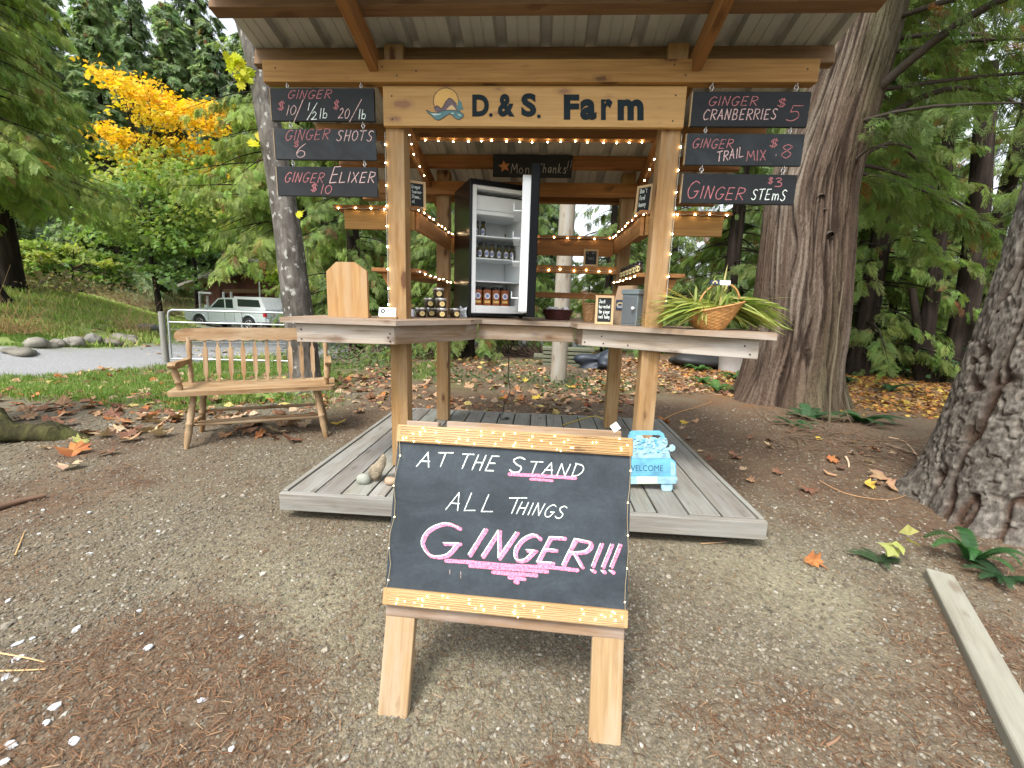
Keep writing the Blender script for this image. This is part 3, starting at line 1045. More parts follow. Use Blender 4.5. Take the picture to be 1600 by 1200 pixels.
# counter: three-sided top and its fascia boards
TOP = 1.046
poly = [(-1.345, 2.165), (-.745, 2.20), (-.425, 2.625), (-.375, 2.768), (.188, 2.768), (.215, 2.575), (1.11, 2.115), (1.20, 2.30), (1.20, 2.62), (.75, 2.80), (.75, 3.66), (-.95, 3.66), (-.95, 2.80), (-1.345, 2.62)]
b = MB()
b.prism(poly[:], (0, 0, TOP), (1, 0, 0), (0, 1, 0), .027)
b.build('counter_top', W_CTR, st, bevel=.003)
fpts = [(-1.275, 2.195), (-.765, 2.24), (-.455, 2.65), (-.405, 2.80), (.218, 2.80), (.248, 2.605), (1.07, 2.185)]
for k, (p, q) in enumerate(zip(fpts[:-1], fpts[1:])):
    p3 = np.array([p[0], p[1], .968]); q3 = np.array([q[0], q[1], .968])
    d = (q3 - p3) / np.linalg.norm(q3 - p3)
    nrm = np.array([-d[1], d[0], 0])
    e = .0 if k in (0, 5) else -.004
    b = MB(); b.bar(p3 + nrm * .018 - d * e * 0 + d * (.002 if k else 0), q3 + nrm * .018 - d * .002, .034, .0995)
    b.build('counter_fascia', [W_FASC, W_CTR, W_CTR, W_CTR, W_CTR, W_FASC][k], st, bevel=.003)

plf = Plane((0, 2.192, 0), (-.088, -1, 0))
for p, n_ in (((-1.25, .935), 0), ((-1.25, .985), 0), ((-.79, .935), 0), ((-.79, .975), 0), ((-.80, .955), 0)):
    u_ = (p[0] + 1.275) / .51
    screw((p[0], 2.195 + .045 * u_ - .0012, p[1]), (-.088, -1, 0), st)
for u_ in (.02, .13, .145, .30, .93, .96):
    screw((.248 + .822 * u_, 2.605 - .42 * u_ - .0012, .94 + .04 * (int(u_ * 100) % 2)), (-.455, -.89, 0), st)
# shelves
SZ = 1.682
b = MB()
b.box(-1.228, -.722, 2.566, 2.80, SZ - .022, SZ); b.build('shelf', W_DARK, st, bevel=.002)
b = MB(); b.box(-.95, -.722, 2.802, 3.66, SZ - .022, SZ - .001); b.build('shelf', W_DARK, st, bevel=.002)
b = MB(); b.box(.518, 1.02, 2.566, 2.80, SZ - .022, SZ); b.build('shelf', W_DARK, st, bevel=.002)
b = MB(); b.box(.518, .75, 2.802, 3.66, SZ - .022, SZ - .001); b.build('shelf', W_DARK, st, bevel=.002)
b = MB(); b.box(-.720, .516, 3.50, 3.66, SZ - .024, SZ - .003); b.build('shelf', W_DARK, st, bevel=.002)
for x0, x1, y0, y1 in ((-1.168, -.757, 2.58, 2.604), (.562, .98, 2.58, 2.604)):
    b = MB(); b.box(x0, x1, y0, y1, SZ - .13, SZ - .024); b.build('shelf_fascia', W_GOLD, st, bevel=.002)
for x0 in (-.755, .536):
    b = MB(); b.box(x0, x0 + .022, 2.606, 3.515, SZ - .13, SZ - .025); b.build('shelf_fascia', W_DARK, st, bevel=.002)
b = MB(); b.box(-.731, .534, 3.518, 3.538, SZ - .15, SZ - .026); b.build('shelf_fascia', W_DARK, st, bevel=.002)
LZ = 1.335
for (x0, x1, y0, y1, dz) in ((-1.01, -.722, 2.566, 2.76, 0), (-.95, -.722, 2.762, 3.52, -.02), (.535, .80, 2.566, 2.76, 0.01), (.535, .75, 2.762, 3.52, .01)):
    b = MB(); b.box(x0, x1, y0, y1, LZ + dz - .022, LZ + dz); b.build('lower_shelf', W_DARK, st, bevel=.002)
for x0, x1 in ((-.97, -.80), (.60, .77)):
    b = MB(); b.prism([(x0, LZ - .13), (x1 - .06, LZ - .13), (x1, LZ - .022), (x0, LZ - .022)] if x0 > 0 else [(x0 + .06, LZ - .13), (x1, LZ - .13), (x1, LZ - .022), (x0, LZ - .022)], (0, 2.6, 0), (1, 0, 0), (0, 0, 1), .03)
    b.build('shelf_bracket', W_DARK, st, bevel=.002)
for z0, z1, x0, x1 in ((1.397, 1.452, -.13, .569), (1.205, 1.248, -.13, .569)):
    b = MB(); b.box(x0, x1, 3.46, 3.514, z0, z1); b.build('back_rail', W_DARK, st, bevel=.002)

# ------------------------------------------------------------------ hanging chalkboards
def ring(mb, c, r, t, ax1, ax2, n=14):
    c = np.array(c, float)
    mb.tube([c + np.array(ax1) * r * math.cos(a) + np.array(ax2) * r * math.sin(a) for a in np.linspace(0, 2 * math.pi, n, endpoint=False)], t, 6, closed=True)


def hangboard(x0, x1, z0, z1, label, lines, ztop, mat=SLATE2):
    yb = 2.406
    t = thing('hanging_chalkboard', label, 'chalkboard', ((x0 + x1) / 2, yb + .009, z0), 0, 'price boards hung in two columns from the beam')
    b = MB(); b.box(x0, x1, yb, yb + .018, z0, z1)
    p = b.build('board', mat, t, bevel=.002)
    b = MB(); b.box(x0 - .003, x0 - .0002, yb - .001, yb + .019, z0 + .002, z1 - .002)
    b.build('edge', W_PALE, t)
    pl = Plane((0, yb, 0), (0, -1, 0))
    for ln in lines:
        b = MB()
        write(b, pl, *ln[:5], slant=ln[5] if len(ln) > 5 else .2)
        b.build('chalk_lettering', [CH_R, CH_K, CH_W][ln[6]], p)
    for x in (x0 + .09, x1 - .07):
        b = MB()
        h = (ztop - z1)
        for k in range(3):
            zc = z1 + h * (k + .5) / 3
            if k % 2: ring(b, (x, yb + .009, zc), h / 4.4, .0016, (1, 0, 0), (0, 0, 1))
            else: ring(b, (x, yb + .009, zc), h / 4.4, .0016, (0, 1, 0), (0, 0, 1))
        b.build('hook', STEEL, t)
    return t


w1 = .006
hangboard(-1.462, -.908, 2.061, 2.217, 'chalkboard reading ginger ten dollars a half pound, top of the column beside the slim tree',
          [('GINGER', (448, 154), (518, 154), 13, .004, .25, 0), ('$', (432, 172), (446, 172), 13, .004, .1, 0), ('10', (446, 180), (463, 179), 15, .0038, .25, 1), ('/', (458, 188), (472, 188), 30, .004, .1, 1), ('1', (479, 173), (485, 172), 11, .004, .3, 2), ('/', (479, 186), (492, 186), 22, .004, .2, 2), ('2', (485, 187), (496, 187), 12, .004, .1, 2), ('lb', (498, 185), (513, 185), 15, .004, .1, 2), ('$', (519, 171), (531, 171), 13, .004, .1, 0), ('20', (527, 185), (546, 185), 15, .0038, .2, 1), ('/', (545, 187), (562, 187), 30, .004, .15, 1), ('lb', (559, 186), (573, 186), 15, .004, .1, 2)], 2.246)
hangboard(-1.456, -.903, 1.872, 2.023, 'smeared chalkboard reading ginger shots six dollars, middle of the column beside the slim tree',
          [('GINGER', (444, 220), (515, 217), 16, .004, .25, 0), ('SHOTS', (524, 220), (583, 220), 16, .0046, .2, 1), ('$', (457, 230), (469, 230), 9, .003, .1, 0), ('6', (459, 246), (481, 246), 21, .004, .1, 1)], 2.061, SLATE3)
hangboard(-1.455, -.901, 1.689, 1.838, 'chalkboard reading ginger elixer ten dollars, lowest of the column beside the slim tree',
          [('GINGER', (443, 285), (506, 285), 15, .004, .25, 0), ('E', (512, 286), (530, 286), 25, .0046, .25, 1), ('LIXER', (528, 285), (586, 285), 16, .0046, .2, 1), ('$', (484, 299), (497, 299), 12, .004, .1, 0), ('10', (499, 303), (519, 303), 14, .004, .2, 0)], 1.872)
hangboard(.699, 1.260, 2.047, 2.205, 'chalkboard reading ginger cranberries five dollars, top of the column beside the big cedar',
          [('GINGER', (1105, 165), (1184, 165), 14, .004, .25, 0), ('CRANBERRIES', (1097, 187), (1214, 186), 16, .0046, .2, 1), ('$', (1212, 167), (1230, 167), 13, .004, .15, 0), ('5', (1222, 188), (1252, 188), 23, .004, .3, 0)], 2.246)
hangboard(.690, 1.258, 1.869, 2.016, 'smeared chalkboard reading ginger trail mix, middle of the column beside the big cedar',
          [('GINGER', (1080, 231), (1145, 232), 14, .004, .25, 0), ('TRAIL', (1119, 253), (1163, 245), 15, .0046, .25, 1), ('MIX', (1165, 252), (1198, 250), 15, .0046, .1, 0), ('$', (1200, 230), (1217, 230), 13, .004, .15, 0), ('8', (1214, 247), (1242, 247), 21, .004, .15, 0), ("'", (1207, 257), (1222, 250), 12, .003, .3, 1)], 2.047, SLATE3)
hangboard(.690, 1.250, 1.686, 1.828, 'chalkboard reading ginger stems three dollars, lowest of the column beside the big cedar',
          [('G', (1070, 309), (1092, 309), 27, .0044, .2, 0), ('INGER', (1091, 309), (1163, 313), 19, .0046, .2, 0), ('STEmS', (1172, 312), (1228, 313), 16, .0046, .2, 2), ('$', (1198, 287), (1209, 287), 10, .003, .1, 0), ('3', (1207, 292), (1224, 292), 14, .004, .15, 0)], 1.869)

t = thing('thanks_chalkboard', 'black chalkboard with orange star and the word Thanks, hung inside under the roof', 'chalkboard', (.01, 3.40, 2.09))
p0, p1 = atY(770, 276, 3.40), atY(895, 242, 3.40)
b = MB(); b.box(p0[0], p1[0], 3.40, 3.416, p0[2], p1[2]); pb = b.build('board', SLATE2, t, bevel=.002)
pl = Plane((0, 3.40, 0), (0, -1, 0))
b = MB()
ORG = chalk('chalk orange', (0.62, 0.27, 0.10)); GRYC = chalk('chalk thin grey', (0.42, 0.42, 0.40))
pts = []
for k in range(10):
    r = 9.5 if k % 2 == 0 else 4.5
    a = math.pi / 2 + k * math.pi / 5 + .15
    pts.append((788 + r * math.cos(a), 260 - r * math.sin(a)))
flatpoly(b, pl, pts, .001, 0)
b.build('chalk_star', ORG, pb)
for a_ in (('Mon', (797, 270), (829, 271), 14, .005, .05), ('Thanks', (839, 269), (886, 271), 14, .005, .1), ('!!', (885, 266), (895, 266), 14, .004, .0)):
    b = MB(); write(b, pl, *a_); b.build('chalk_lettering', GRYC, pb)
b = MB()
for x in (p0[0] + .08, p1[0] - .08):
    ring(b, (x, 3.408, p1[2] + .012), .012, .0018, (1, 0, 0), (0, 0, 1))
b.build('hook', STEEL, t)

# ------------------------------------------------------------------ the A-frame blackboard
LF = np.array([-.417, .982, 0.0]); RF = np.array([.259, .960, 0.0])
ex = (RF - LF) / np.linalg.norm(RF - LF)
nbk = np.array([-ex[1], ex[0], 0])
eu = nbk * .3 + np.array([0, 0, 1.0]); eu /= np.linalg.norm(eu)
en = np.cross(ex, eu)
Wd = .682


def A(s, t_, d=0.0): return LF + ex * s + eu * t_ + en * d


t = thing('a_frame_sign', 'large tilted blackboard on wooden A-frame chalked At the stand all things ginger', 'sandwich board', tuple(LF + ex * .34))
b = MB(); b.obox(A(Wd / 2, .5635, -.012), [ex, eu, en], (Wd / 2, .252, .006)); bd = b.build('blackboard', SLATE, t)
for c, h, nm in ((.796, .0255, 'frame_board'), (.333, .0225, 'frame_board')):
    b = MB(); b.obox(A(Wd / 2, c, -.008), [ex, eu, en], (Wd / 2 + .002, h, .012), tint=.03); b.build(nm, W_FRAME, t, bevel=.003)
b = MB(); b.obox(A(Wd / 2, .291, -.034), [ex, eu, en], (Wd / 2 - .003, .0185, .017)); b.build('cross_rail', W_CTR, t, bevel=.003)
for s0 in (.004, Wd - .089):
    b = MB(); b.obox(A(s0 + .043, .40, -.034) - eu * .002, [ex, eu, en], (.043, .405, .0155), tint=.05)
    b.build('leg', W_PALE, t, bevel=.004)
RL = LF + nbk * .74
for s0 in (.05, Wd - .13):
    b = MB(); b.bar(RL + ex * (s0 + .04) + np.array([0, 0, -.005]), A(s0 + .04, .805, -.085), .08, .03, en); b.build('rear_leg', W_CTR, t, bevel=.004)
b = MB(); b.obox(A(.395, .805, -.103), [ex, eu, en], (.27, .036, .019)); b.build('top_rail', W_CTR, t, bevel=.003)
b = MB(); b.obox(A(.06, .815, -.06), [ex, eu, en], (.05, .02, .02)); b.build('hinge_block', W_CTR, t, bevel=.003)
pl = Plane(A(0, 0, -.006), en)
for wd_, a0, a1, h in (('AT', (648, 728), (704, 730), 23), ('THE', (713, 732), (776, 737), 24)):
    b = MB(); write(b, pl, wd_, a0, a1, h, .0036, .28); b.build('chalk_lettering', CH_W, bd)
b = MB()
write(b, pl, 'S', (792, 737), (822, 739), 23, .0044, .1, 0, wid={'S': 1})
write(b, pl, 'TAND', (822, 739), (912, 745), 19, .0032, .25, 0)
b.build('chalk_lettering', CH_W, bd)
for q, w_ in (([(796, 741), (840, 743), (899, 747)], .0095), ([(829, 748.5), (863, 751)], .008)):
    b = MB(); stroke(b, pl, q, w_); b.build('chalk_underline', CH_P, bd)
b = MB(); write(b, pl, 'ALL', (694, 795), (775, 800), 28, .0030, .3, 0); b.build('chalk_lettering', CH_W, bd)
b = MB(); write(b, pl, 'T', (785, 801), (818, 802), 26, .0030, .3, 0); write(b, pl, 'HINGS', (804, 802), (882, 810), 19, .0030, .3, 0); b.build('chalk_lettering', CH_W, bd)
GL = [('G', (646, 866), (718, 870), 52, .05, .85)]
xs_ = (716, 746, 792, 832, 871, 915)
for k, ch in enumerate('INGER'):
    GL.append((ch, (xs_[k] + (0 if ch != 'I' else 4), 864 + 22 * (xs_[k] - 716) / 204), (xs_[k + 1], 864 + 22 * (xs_[k + 1] - 716) / 204), 42, .42 if ch in 'IN' else .30, .80))
for ch, a0, a1, h, sl2, fl_ in GL:
    b = MB()
    for o_, w_, mi_, lf in (((3.4, 2.4), .0098, 1, .0006), ((0, 0), .0036, 0, .0012)):
        stg = random.getstate(); random.seed(5)
        write(b, pl, ch, a0, a1, h, w_, sl2, mi_, .0, fl_, o_, {ch: 1}, lf)
        random.setstate(stg)
    b.build('chalk_letter', [CH_W, CH_P], bd)
for xx, yy in ((924, 884), (940, 885), (953, 885)):
    b = MB()
    for o_, w_, mi_, lf in (((3.6, 1.6), .0088, 1, .0006), ((0, 0), .0034, 0, .0012)):
        stroke(b, pl, [(xx + o_[0], yy + o_[1]), (xx + 14 + o_[0], yy - 35 + o_[1])], w_ * .85, mi_, lf)
        stroke(b, pl, [(xx - 1 + o_[0], yy + 6 + o_[1]), (xx + 2 + o_[0], yy + 8 + o_[1])], w_ * 1.1, mi_, lf)
    b.build('chalk_letter', [CH_W, CH_P], bd)
for q in ([(697, 876), (730, 878), (800, 884), (860, 886), (902, 891)], [(735, 884), (800, 889), (855, 893)], [(770, 894), (838, 899)], [(796, 902), (820, 905)], [(805, 909), (809, 910)]):
    b = MB(); stroke(b, pl, q, .0105); b.build('chalk_underline', CH_P, bd)

b = MB()
for q in ([(720, 893), (720, 903)], [(703, 890), (703, 897)], [(739, 696), (739, 699)]):
    stroke(b, pl, q, .001, 0)
b.build('chalk_dust', CH_K, bd)


def string_lights(name, label, paths, nb_, r, group=None, wirem=WIRE_G, wr=.0012, cat='fairy lights', bulbs=None, bm=None):
    """wire along the paths with glowing bulbs on it; every bulb is a part"""
    P0 = np.array(paths[0][0], float)
    t = thing(name, label, cat, tuple(P0), 0, group)
    b = MB()
    for p in paths: b.tube(p, wr, 5, cap=False)
    w = b.build('wire', wirem, t)
    proto = None
    pos = bulbs
    if pos is None:
        pos = []
        for p, k in zip(paths, nb_):
            p = np.array(p, float)
            s_ = np.concatenate([[0], np.cumsum(np.linalg.norm(np.diff(p, axis=0), axis=1))])
            for u in (np.arange(k) + .5) / k * s_[-1]:
                u += random.uniform(-.15, .15) * s_[-1] / k
                pos.append([np.interp(u, s_, p[:, i]) for i in range(3)])
    for q in pos:
        q = np.array(q)
        if proto is None:
            b = MB(); b.lathe([(0.0001, -r), (r * .75, -r * .65), (r, 0), (r * .75, r * .65), (.0001, r)], 8, (0, 0, 0), cap=False)
            proto = b.build('bulb', bm or BULB, t, world=False)
            c = proto
        else:
            c = proto.copy(); sc.collection.objects.link(c); c.parent = t
        c.location = tuple(q - P0)
    return t


paths = []
for t0, hw in ((.796, .024), (.333, .02)):
    rows = 7
    p = []
    for k in range(rows):
        tt = t0 - hw + 2 * hw * (k + .5) / rows
        xs_ = np.linspace(.01, Wd - .01, 22)
        if k % 2: xs_ = xs_[::-1]
        p += [A(s_, tt + random.uniform(-.0016, .0016), .0055) for s_ in xs_]
    paths.append(p)
lf_ = [A(.008 + .006 * math.sin(k * 1.7), .775 - k * .044, .004) for k in range(11)]
rt_ = [A(Wd - .006 + .003 * math.sin(k * 1.3), .775 - k * .044, .004) for k in range(11)]
bp = []
for k in range(45):
    bp.append(A(random.uniform(.01, Wd - .01), .796 + random.uniform(-.022, .022), .007))
    if k < 40: bp.append(A(random.uniform(.01, Wd - .01), .333 + random.uniform(-.019, .019), .007))
for k in (1, 3, 5, 7, 9):
    bp.append(np.array(lf_[k])); bp.append(np.array(rt_[k]))
string_lights('fairy_light_wire', 'fine wire of tiny warm lights wound round the tilted blackboard frame', paths + [lf_, rt_], None, .0017, None, WIRE, .0007, 'fairy lights', bp, BULB_S)
b = MB(); c0 = A(.635, .85, -.02)
q1 = ex * .016 + eu * .012; q2 = eu * .016 - ex * .012
b.prism([(-.011, -.011), (.011, -.011), (.011, .011), (-.011, .011)], c0 + en * .01, (ex + eu * .8) / 1.28, (eu - ex * .8) / 1.28, .0012)
tp = thing('price_tag', 'small white paper tag tied to the top of the tilted blackboard', 'tag', tuple(A(.635, .83, -.02)))
b.build('card', PAPER, tp)
b = MB(); b.tube([c0, A(.633, .835, -.03), A(.63, .815, -.045)], .0008, 5); b.build('string', WIRE_G, tp)

# ------------------------------------------------------------------ fairy lights on the stand
def along(pts, k=14, sag=.012):
    out = []
    for a, c in zip(pts[:-1], pts[1:]):
        a = np.array(a, float); c = np.array(c, float)
        for u in np.linspace(0, 1, k, endpoint=False):
            out.append(a + (c - a) * u + np.array([0, 0, -sag * abs(math.sin(u * math.pi * 3))]))
    out.append(np.array(pts[-1], float))
    return out


up1 = along([(-.80, 2.585, 2.17), (-.875, 3.0, 2.09), (-.87, 3.3, 2.02)], 10)
hd = along([(-.86, 3.10, 2.213), (.66, 3.10, 2.213)], 30, .01)
up2 = along([(.62, 2.60, 2.17), (.675, 3.0, 2.09), (.675, 3.3, 2.02)], 10)
string_lights('header_light_string', 'string of warm bulbs along the inner purlin and rafters under the name board', [up1, hd, up2], [6, 17, 6], .0035, 'warm light strings on the stand')
us = along([(-1.226, 2.563, SZ - .012), (-.876, 2.563, SZ - .012)], 10)
us2 = along([(-.765, 2.563, SZ - .012), (-.718, 2.575, SZ - .01), (-.718, 3.49, SZ - .01), (-.45, 3.497, SZ - .01)], 14)
us3 = along([(-.1, 3.497, SZ - .012), (.514, 3.497, SZ - .012), (.514, 2.575, SZ - .01), (.57, 2.562, SZ - .01)], 14)
us4 = along([(.68, 2.563, SZ - .012), (1.02, 2.563, SZ - .012)], 10)
string_lights('shelf_light_string', 'string of warm bulbs edging the upper shelf round three sides', [us, us2, us3, us4], [4, 11, 15, 4], .0035, 'warm light strings on the stand')
ls = along([(-.74, 2.563, LZ - .012), (-.718, 2.575, LZ - .012), (-.718, 3.5, LZ - .03), (-.5, 3.52, LZ + .06)], 12)
ls2 = along([(-.1, 3.456, 1.425), (.56, 3.456, 1.425)], 12)
ls3 = along([(.531, 3.4, LZ + .0), (.531, 2.57, LZ + .0)], 10)
string_lights('rail_light_string', 'string of warm bulbs along the lower shelves and back rail', [ls, ls2, ls3], [10, 7, 7], .0035, 'warm light strings on the stand')
pa = along([(-.874, 2.461, 2.03), (-.874, 2.461, 1.06)], 16, .003)
string_lights('post_light_string', 'string of warm bulbs running down the post beside the clipped board', [pa], [9], .0032, 'warm light strings on the stand')
pa = along([(.679, 2.461, 2.03), (.679, 2.461, 1.15)], 16, .003)
string_lights('post_light_string', 'string of warm bulbs running down the post beside the leaf basket', [pa], [8], .0032, 'warm light strings on the stand')

# ------------------------------------------------------------------ fridge
FX, FY, FZ = -.501, 3.0, TOP + .001
FW, FD, FH = .444, .42, .905
fa = math.atan2(.19, .401)
fr = thing('mini_fridge', 'black glossy fridge with its door open and white shelves of bottles', 'fridge', (FX, FY, FZ), fa)
b = MB()
tk = .018
b.box(0, tk, 0, FD, .012, FH, 0); b.box(FW - tk, FW, 0, FD, .012, FH, 0); b.box(tk + .0003, FW - tk - .0003, 0, FD, FH - .032, FH - .0005, 0); b.box(tk + .0003, FW - tk - .0003, 0, FD, .012, .03, 0); b.box(tk + .0003, FW - tk - .0003, FD - .012, FD - .0005, .0305, FH - .0325, 0)
for x in (.03, FW - .05):
    b.box(x, x + .02, .02, .05, 0, .0115, 0)
b.build('cabinet', BLACK, fr, world=False, bevel=.002)
b = MB()
i0, i1 = tk + .001, FW - tk - .001
b.box(i0, i0 + .03, .004, FD - .014, .031, FH - .034, 0); b.box(i1 - .03, i1, .004, FD - .014, .031, FH - .034, 0)
b.box(i0 + .0302, i1 - .0302, .004, FD - .014, FH - .058, FH - .0345, 0); b.box(i0 + .0302, i1 - .0302, .004, FD - .014, .0315, .085, 0)
b.box(i0 + .0302, i1 - .0302, FD - .05, FD - .0145, .0855, FH - .0585, 0)
b.build('liner', LINER, fr, world=False, bevel=.004)
SH = [.292, .452, .560]
zsh = []
for (px_, py_) in ((770, 371), (770, 405), (770, 440)):
    q = atY(px_, py_, 3.17); zsh.append(q[2] - FZ)
b = MB()
b.box(i0 + .031, i1 - .031, .05, .34, zsh[0] + .165, FH - .085, 0); fz = b.build('freezer_door', LINER, fr, world=False, bevel=.006)
b = MB(); b.box(i0 + .031, i1 - .031, .046, .0495, FH - .086, FH - .078, 0); b.build('gasket', BLACKM, fz, world=False)
b = MB(); b.box(i0 + .031, i1 - .031, .035, .34, zsh[0] + .135, zsh[0] + .160, 0); b.build('drip_tray', LINER, fr, world=False, bevel=.003)
for z in zsh:
    b = MB(); b.box(i0 + .031, i1 - .031, .04, .36, z - .009, z, 0); b.build('shelf', CLEAR, fr, world=False, bevel=.002)
# the open door, swung towards the viewer
H = np.array([-.116, 3.16, 0]); dd = np.array([.055, -.9985, 0]); dd /= np.linalg.norm(dd)
dn = np.array([-dd[1], dd[0], 0])      # outer face looks to +X
DL = .455
zc = FZ + .02
b = MB(); b.obox(H + dd * DL / 2 + dn * .026 + np.array([0, 0, zc + FH / 2]), [dd, dn, (0, 0, 1)], (DL / 2, .0255, FH / 2 - .006), 0)
door = b.build('door', BLACK_D, fr, bevel=.006)
pr_ = []
for a in np.linspace(math.pi / 2, 0, 8): pr_.append((DL - .075 + .065 * math.cos(a), FH - .125 + .065 * math.sin(a)))
outl = [(.02, .03), (DL - .02, .03), (DL - .01, .04)] + pr_[::-1] + [(.02, FH - .06)]
b = MB(); b.prism([(u, v) for u, v in outl][::-1], H + np.array([0, 0, zc]) - dn * .050, dd, (0, 0, 1), .0495)
b.build('door_liner', LINER, door, bevel=.004)
for z0 in (.60, .44, .30, .08):
    b = MB(); c = H + dd * .22 - dn * .075 + np.array([0, 0, zc + z0 + .04])
    b.obox(c, [dd, dn, (0, 0, 1)], (.17, .021, .004), 0); b.obox(c - dn * .023 + np.array([0, 0, .018]), [dd, dn, (0, 0, 1)], (.17, .002, .022), 0)
    b.build('door_tray', CLEAR, door, bevel=.001)
b = MB(); b.obox(H + np.array([0, 0, zc + FH - .004]), [(1, 0, 0), (0, 1, 0), (0, 0, 1)], (.012, .02, .006), 0); b.build('hinge', BLACKM, fr)


def ovalpatch(mb, r, zc_, rx, rz, az=-math.pi / 2, n=18, col=(1, 1, 1), mi=0, lift=.0006):
    P = []
    for a in np.linspace(0, 2 * math.pi, n, endpoint=False):
        x = rx * math.cos(a)
        th = az + x / r
        P.append(((r + lift) * math.cos(th), (r + lift) * math.sin(th), zc_ + rz * math.sin(a)))
    c = ((r + lift) * math.cos(az), (r + lift) * math.sin(az), zc_)
    mb.add([c] + P, [(0, i + 1, (i + 1) % n + 1) for i in range(n)], None, col, True, mi)


GREENB = plain('olive syrup', (0.085, 0.070, 0.018), 0.12, spec=0.6, bmp=0)
AMBER = plain('amber juice', (0.26, 0.062, 0.010), 0.12, spec=0.6, bmp=0)
JAM = plain('dark jam glass', (0.040, 0.022, 0.010), 0.10, spec=0.6, bmp=0)
LBL = plain('white label', (0.72, 0.73, 0.80), 0.6, bmp=0); LBLB = plain('blue label print', (0.22, 0.25, 0.45), 0.6, bmp=0)
LBLY = plain('cream label', (0.72, 0.60, 0.28), 0.6, bmp=0); LBLO = plain('yellow label', (0.70, 0.46, 0.14), .6, bmp=0)


def make_bottle():
    t = thing('juice_bottle', '', 'bottle')
    r = .021
    b = MB(); b.lathe([(r * .9, 0), (r, .004), (r, .062), (r * .9, .072), (r * .55, .084), (r * .55, .094)], 18); b.build('body', GREENB, t, world=False)
    b = MB(); b.lathe([(r * .68, .091), (r * .72, .093), (r * .72, .108), (r * .66, .110)], 16); b.build('cap', BLACKM, t, world=False)
    b = MB(); ovalpatch(b, r, .036, .0165, .023, lift=.0006); ovalpatch(b, r, .038, .009, .014, mi=1, lift=.0009); b.build('label', [LBL, LBLB], t, world=False)
    return t


def fl(x, y, z): return tuple(MW[fr.name] @ Vector((x, y, z)))


proto = make_bottle()
for k, (px_, row) in enumerate([(740, 0), (749.5, 0), (737, 1), (747, 1), (759, 1), (768.5, 1), (780, 1), (790.5, 1), (800, 1)]):
    z = FZ + zsh[row] + .0006
    q = None
    # row of bottles a little behind the shelf front
    best = min(np.linspace(.05, FW - .05, 120), key=lambda x: abs((lambda P: 800 + F * ((P - CAM) @ CR) / ((P - CAM) @ CW) - px_)(np.array(fl(x, .14, z - FZ)))))
    best = max(best, i0 + .031 + .022)
    if k == 0: best = i0 + .072; o = proto
    else: o = copy_tree(proto)
    if k == 1: best = i0 + .122
    if k == 2: best = i0 + .054
    if k == 3: best = max(best, i0 + .10)
    o.location = fl(best, .14 + random.uniform(-.012, .012), z - FZ)
    o.rotation_euler = (0, 0, .1 + random.uniform(-.15, .15))
    tag(o, 'small olive green bottle with white oval label on the upper fridge shelf, first of two' if k == 0 else 'small olive green bottle with white oval label on the upper fridge shelf, nearer the middle' if k == 1 else 'small olive green bottle with white oval label in the row on the middle fridge shelf', 'bottle', 'bottle pair on the upper fridge shelf' if k < 2 else 'row of bottles on the middle fridge shelf')


def make_jug():
    t = thing('juice_jug', '', 'bottle')
    h = .026
    b = MB()
    b.prism([(-h, -h), (h, -h), (h, h), (-h, h)], (0, 0, .098), (1, 0, 0), (0, 1, 0), .098)
    b.build('body', AMBER, t, world=False, bevel=.006)
    b = MB(); b.lathe([(.014, .0985), (.014, .103)], 16); b.build('neck', AMBER, t, world=False)
    b = MB(); b.lathe([(.0175, .1035), (.0185, .105), (.0185, .117), (.017, .119)], 18); b.build('cap', BLACKM, t, world=False)
    b = MB()
    for rr, mi_, lf in ((.0185, 0, .0008), (.011, 1, .0012)):
        P = [(rr * math.cos(a), -h - lf, .060 + rr * 1.05 * math.sin(a)) for a in np.linspace(0, 6.283, 20)[:-1]]
        b.add(P, [tuple(range(len(P)))], mi=mi_)
    b.build('label', [LBL, LBLB], t, world=False)
    b = MB(); b.add([(-.018, -h - .0008, .016), (.018, -h - .0008, .016), (.018, -h - .0008, .031), (-.018, -h - .0008, .031)], [(0, 1, 2, 3)]); b.build('date_strip', LBLO, t, world=False)
    return t


proto = make_jug()
lab = ['square amber juice bottle on the fridge floor nearest the hinge-free side', 'square amber juice bottle on the fridge floor, second in its row', 'square amber juice bottle on the fridge floor, third in its row', 'square amber juice bottle on the fridge floor nearest the open door']
for k in range(8):
    o = proto if k == 0 else copy_tree(proto)
    kk = k % 4
    o.scale = (1.08, 1.08, 1.1)
    o.location = fl(i0 + .075 + kk * .068 + (.006 if k > 3 else 0), .10 if k < 4 else .175, .0862)
    o.rotation_euler = (0, 0, fa - .18 + random.uniform(-.06, .06))
    tag(o, lab[kk] if k < 4 else 'amber juice bottle in the hidden second row on the fridge floor', 'bottle', 'amber bottles on the fridge floor')


# ------------------------------------------------------------------ things on the counter
def make_jar():
    t = thing('jam_jar', '', 'jar')
    r = .0355
    b = MB(); b.lathe([(r * .82, 0), (r * .9, .004), (r, .03), (r, .044), (r * .94, .047)], 24); b.build('body', JAM, t, world=False)
    b = MB(); b.lathe([(r * 1.0, .0475), (r * 1.04, .0485), (r * 1.04, .060), (r * .98, .0625), (.001, .0628)], 24, cap=False); b.build('lid', STEEL, t, world=False)
    b = MB(); ovalpatch(b, r * .985, .025, .0175, .0155, az=-math.pi / 2 + .35, lift=.0012); ovalpatch(b, r * .985, .025, .009, .008, az=-math.pi / 2 + .35, mi=1, lift=.0016); b.build('label', [LBLY, LBLO], t, world=False)
    return t


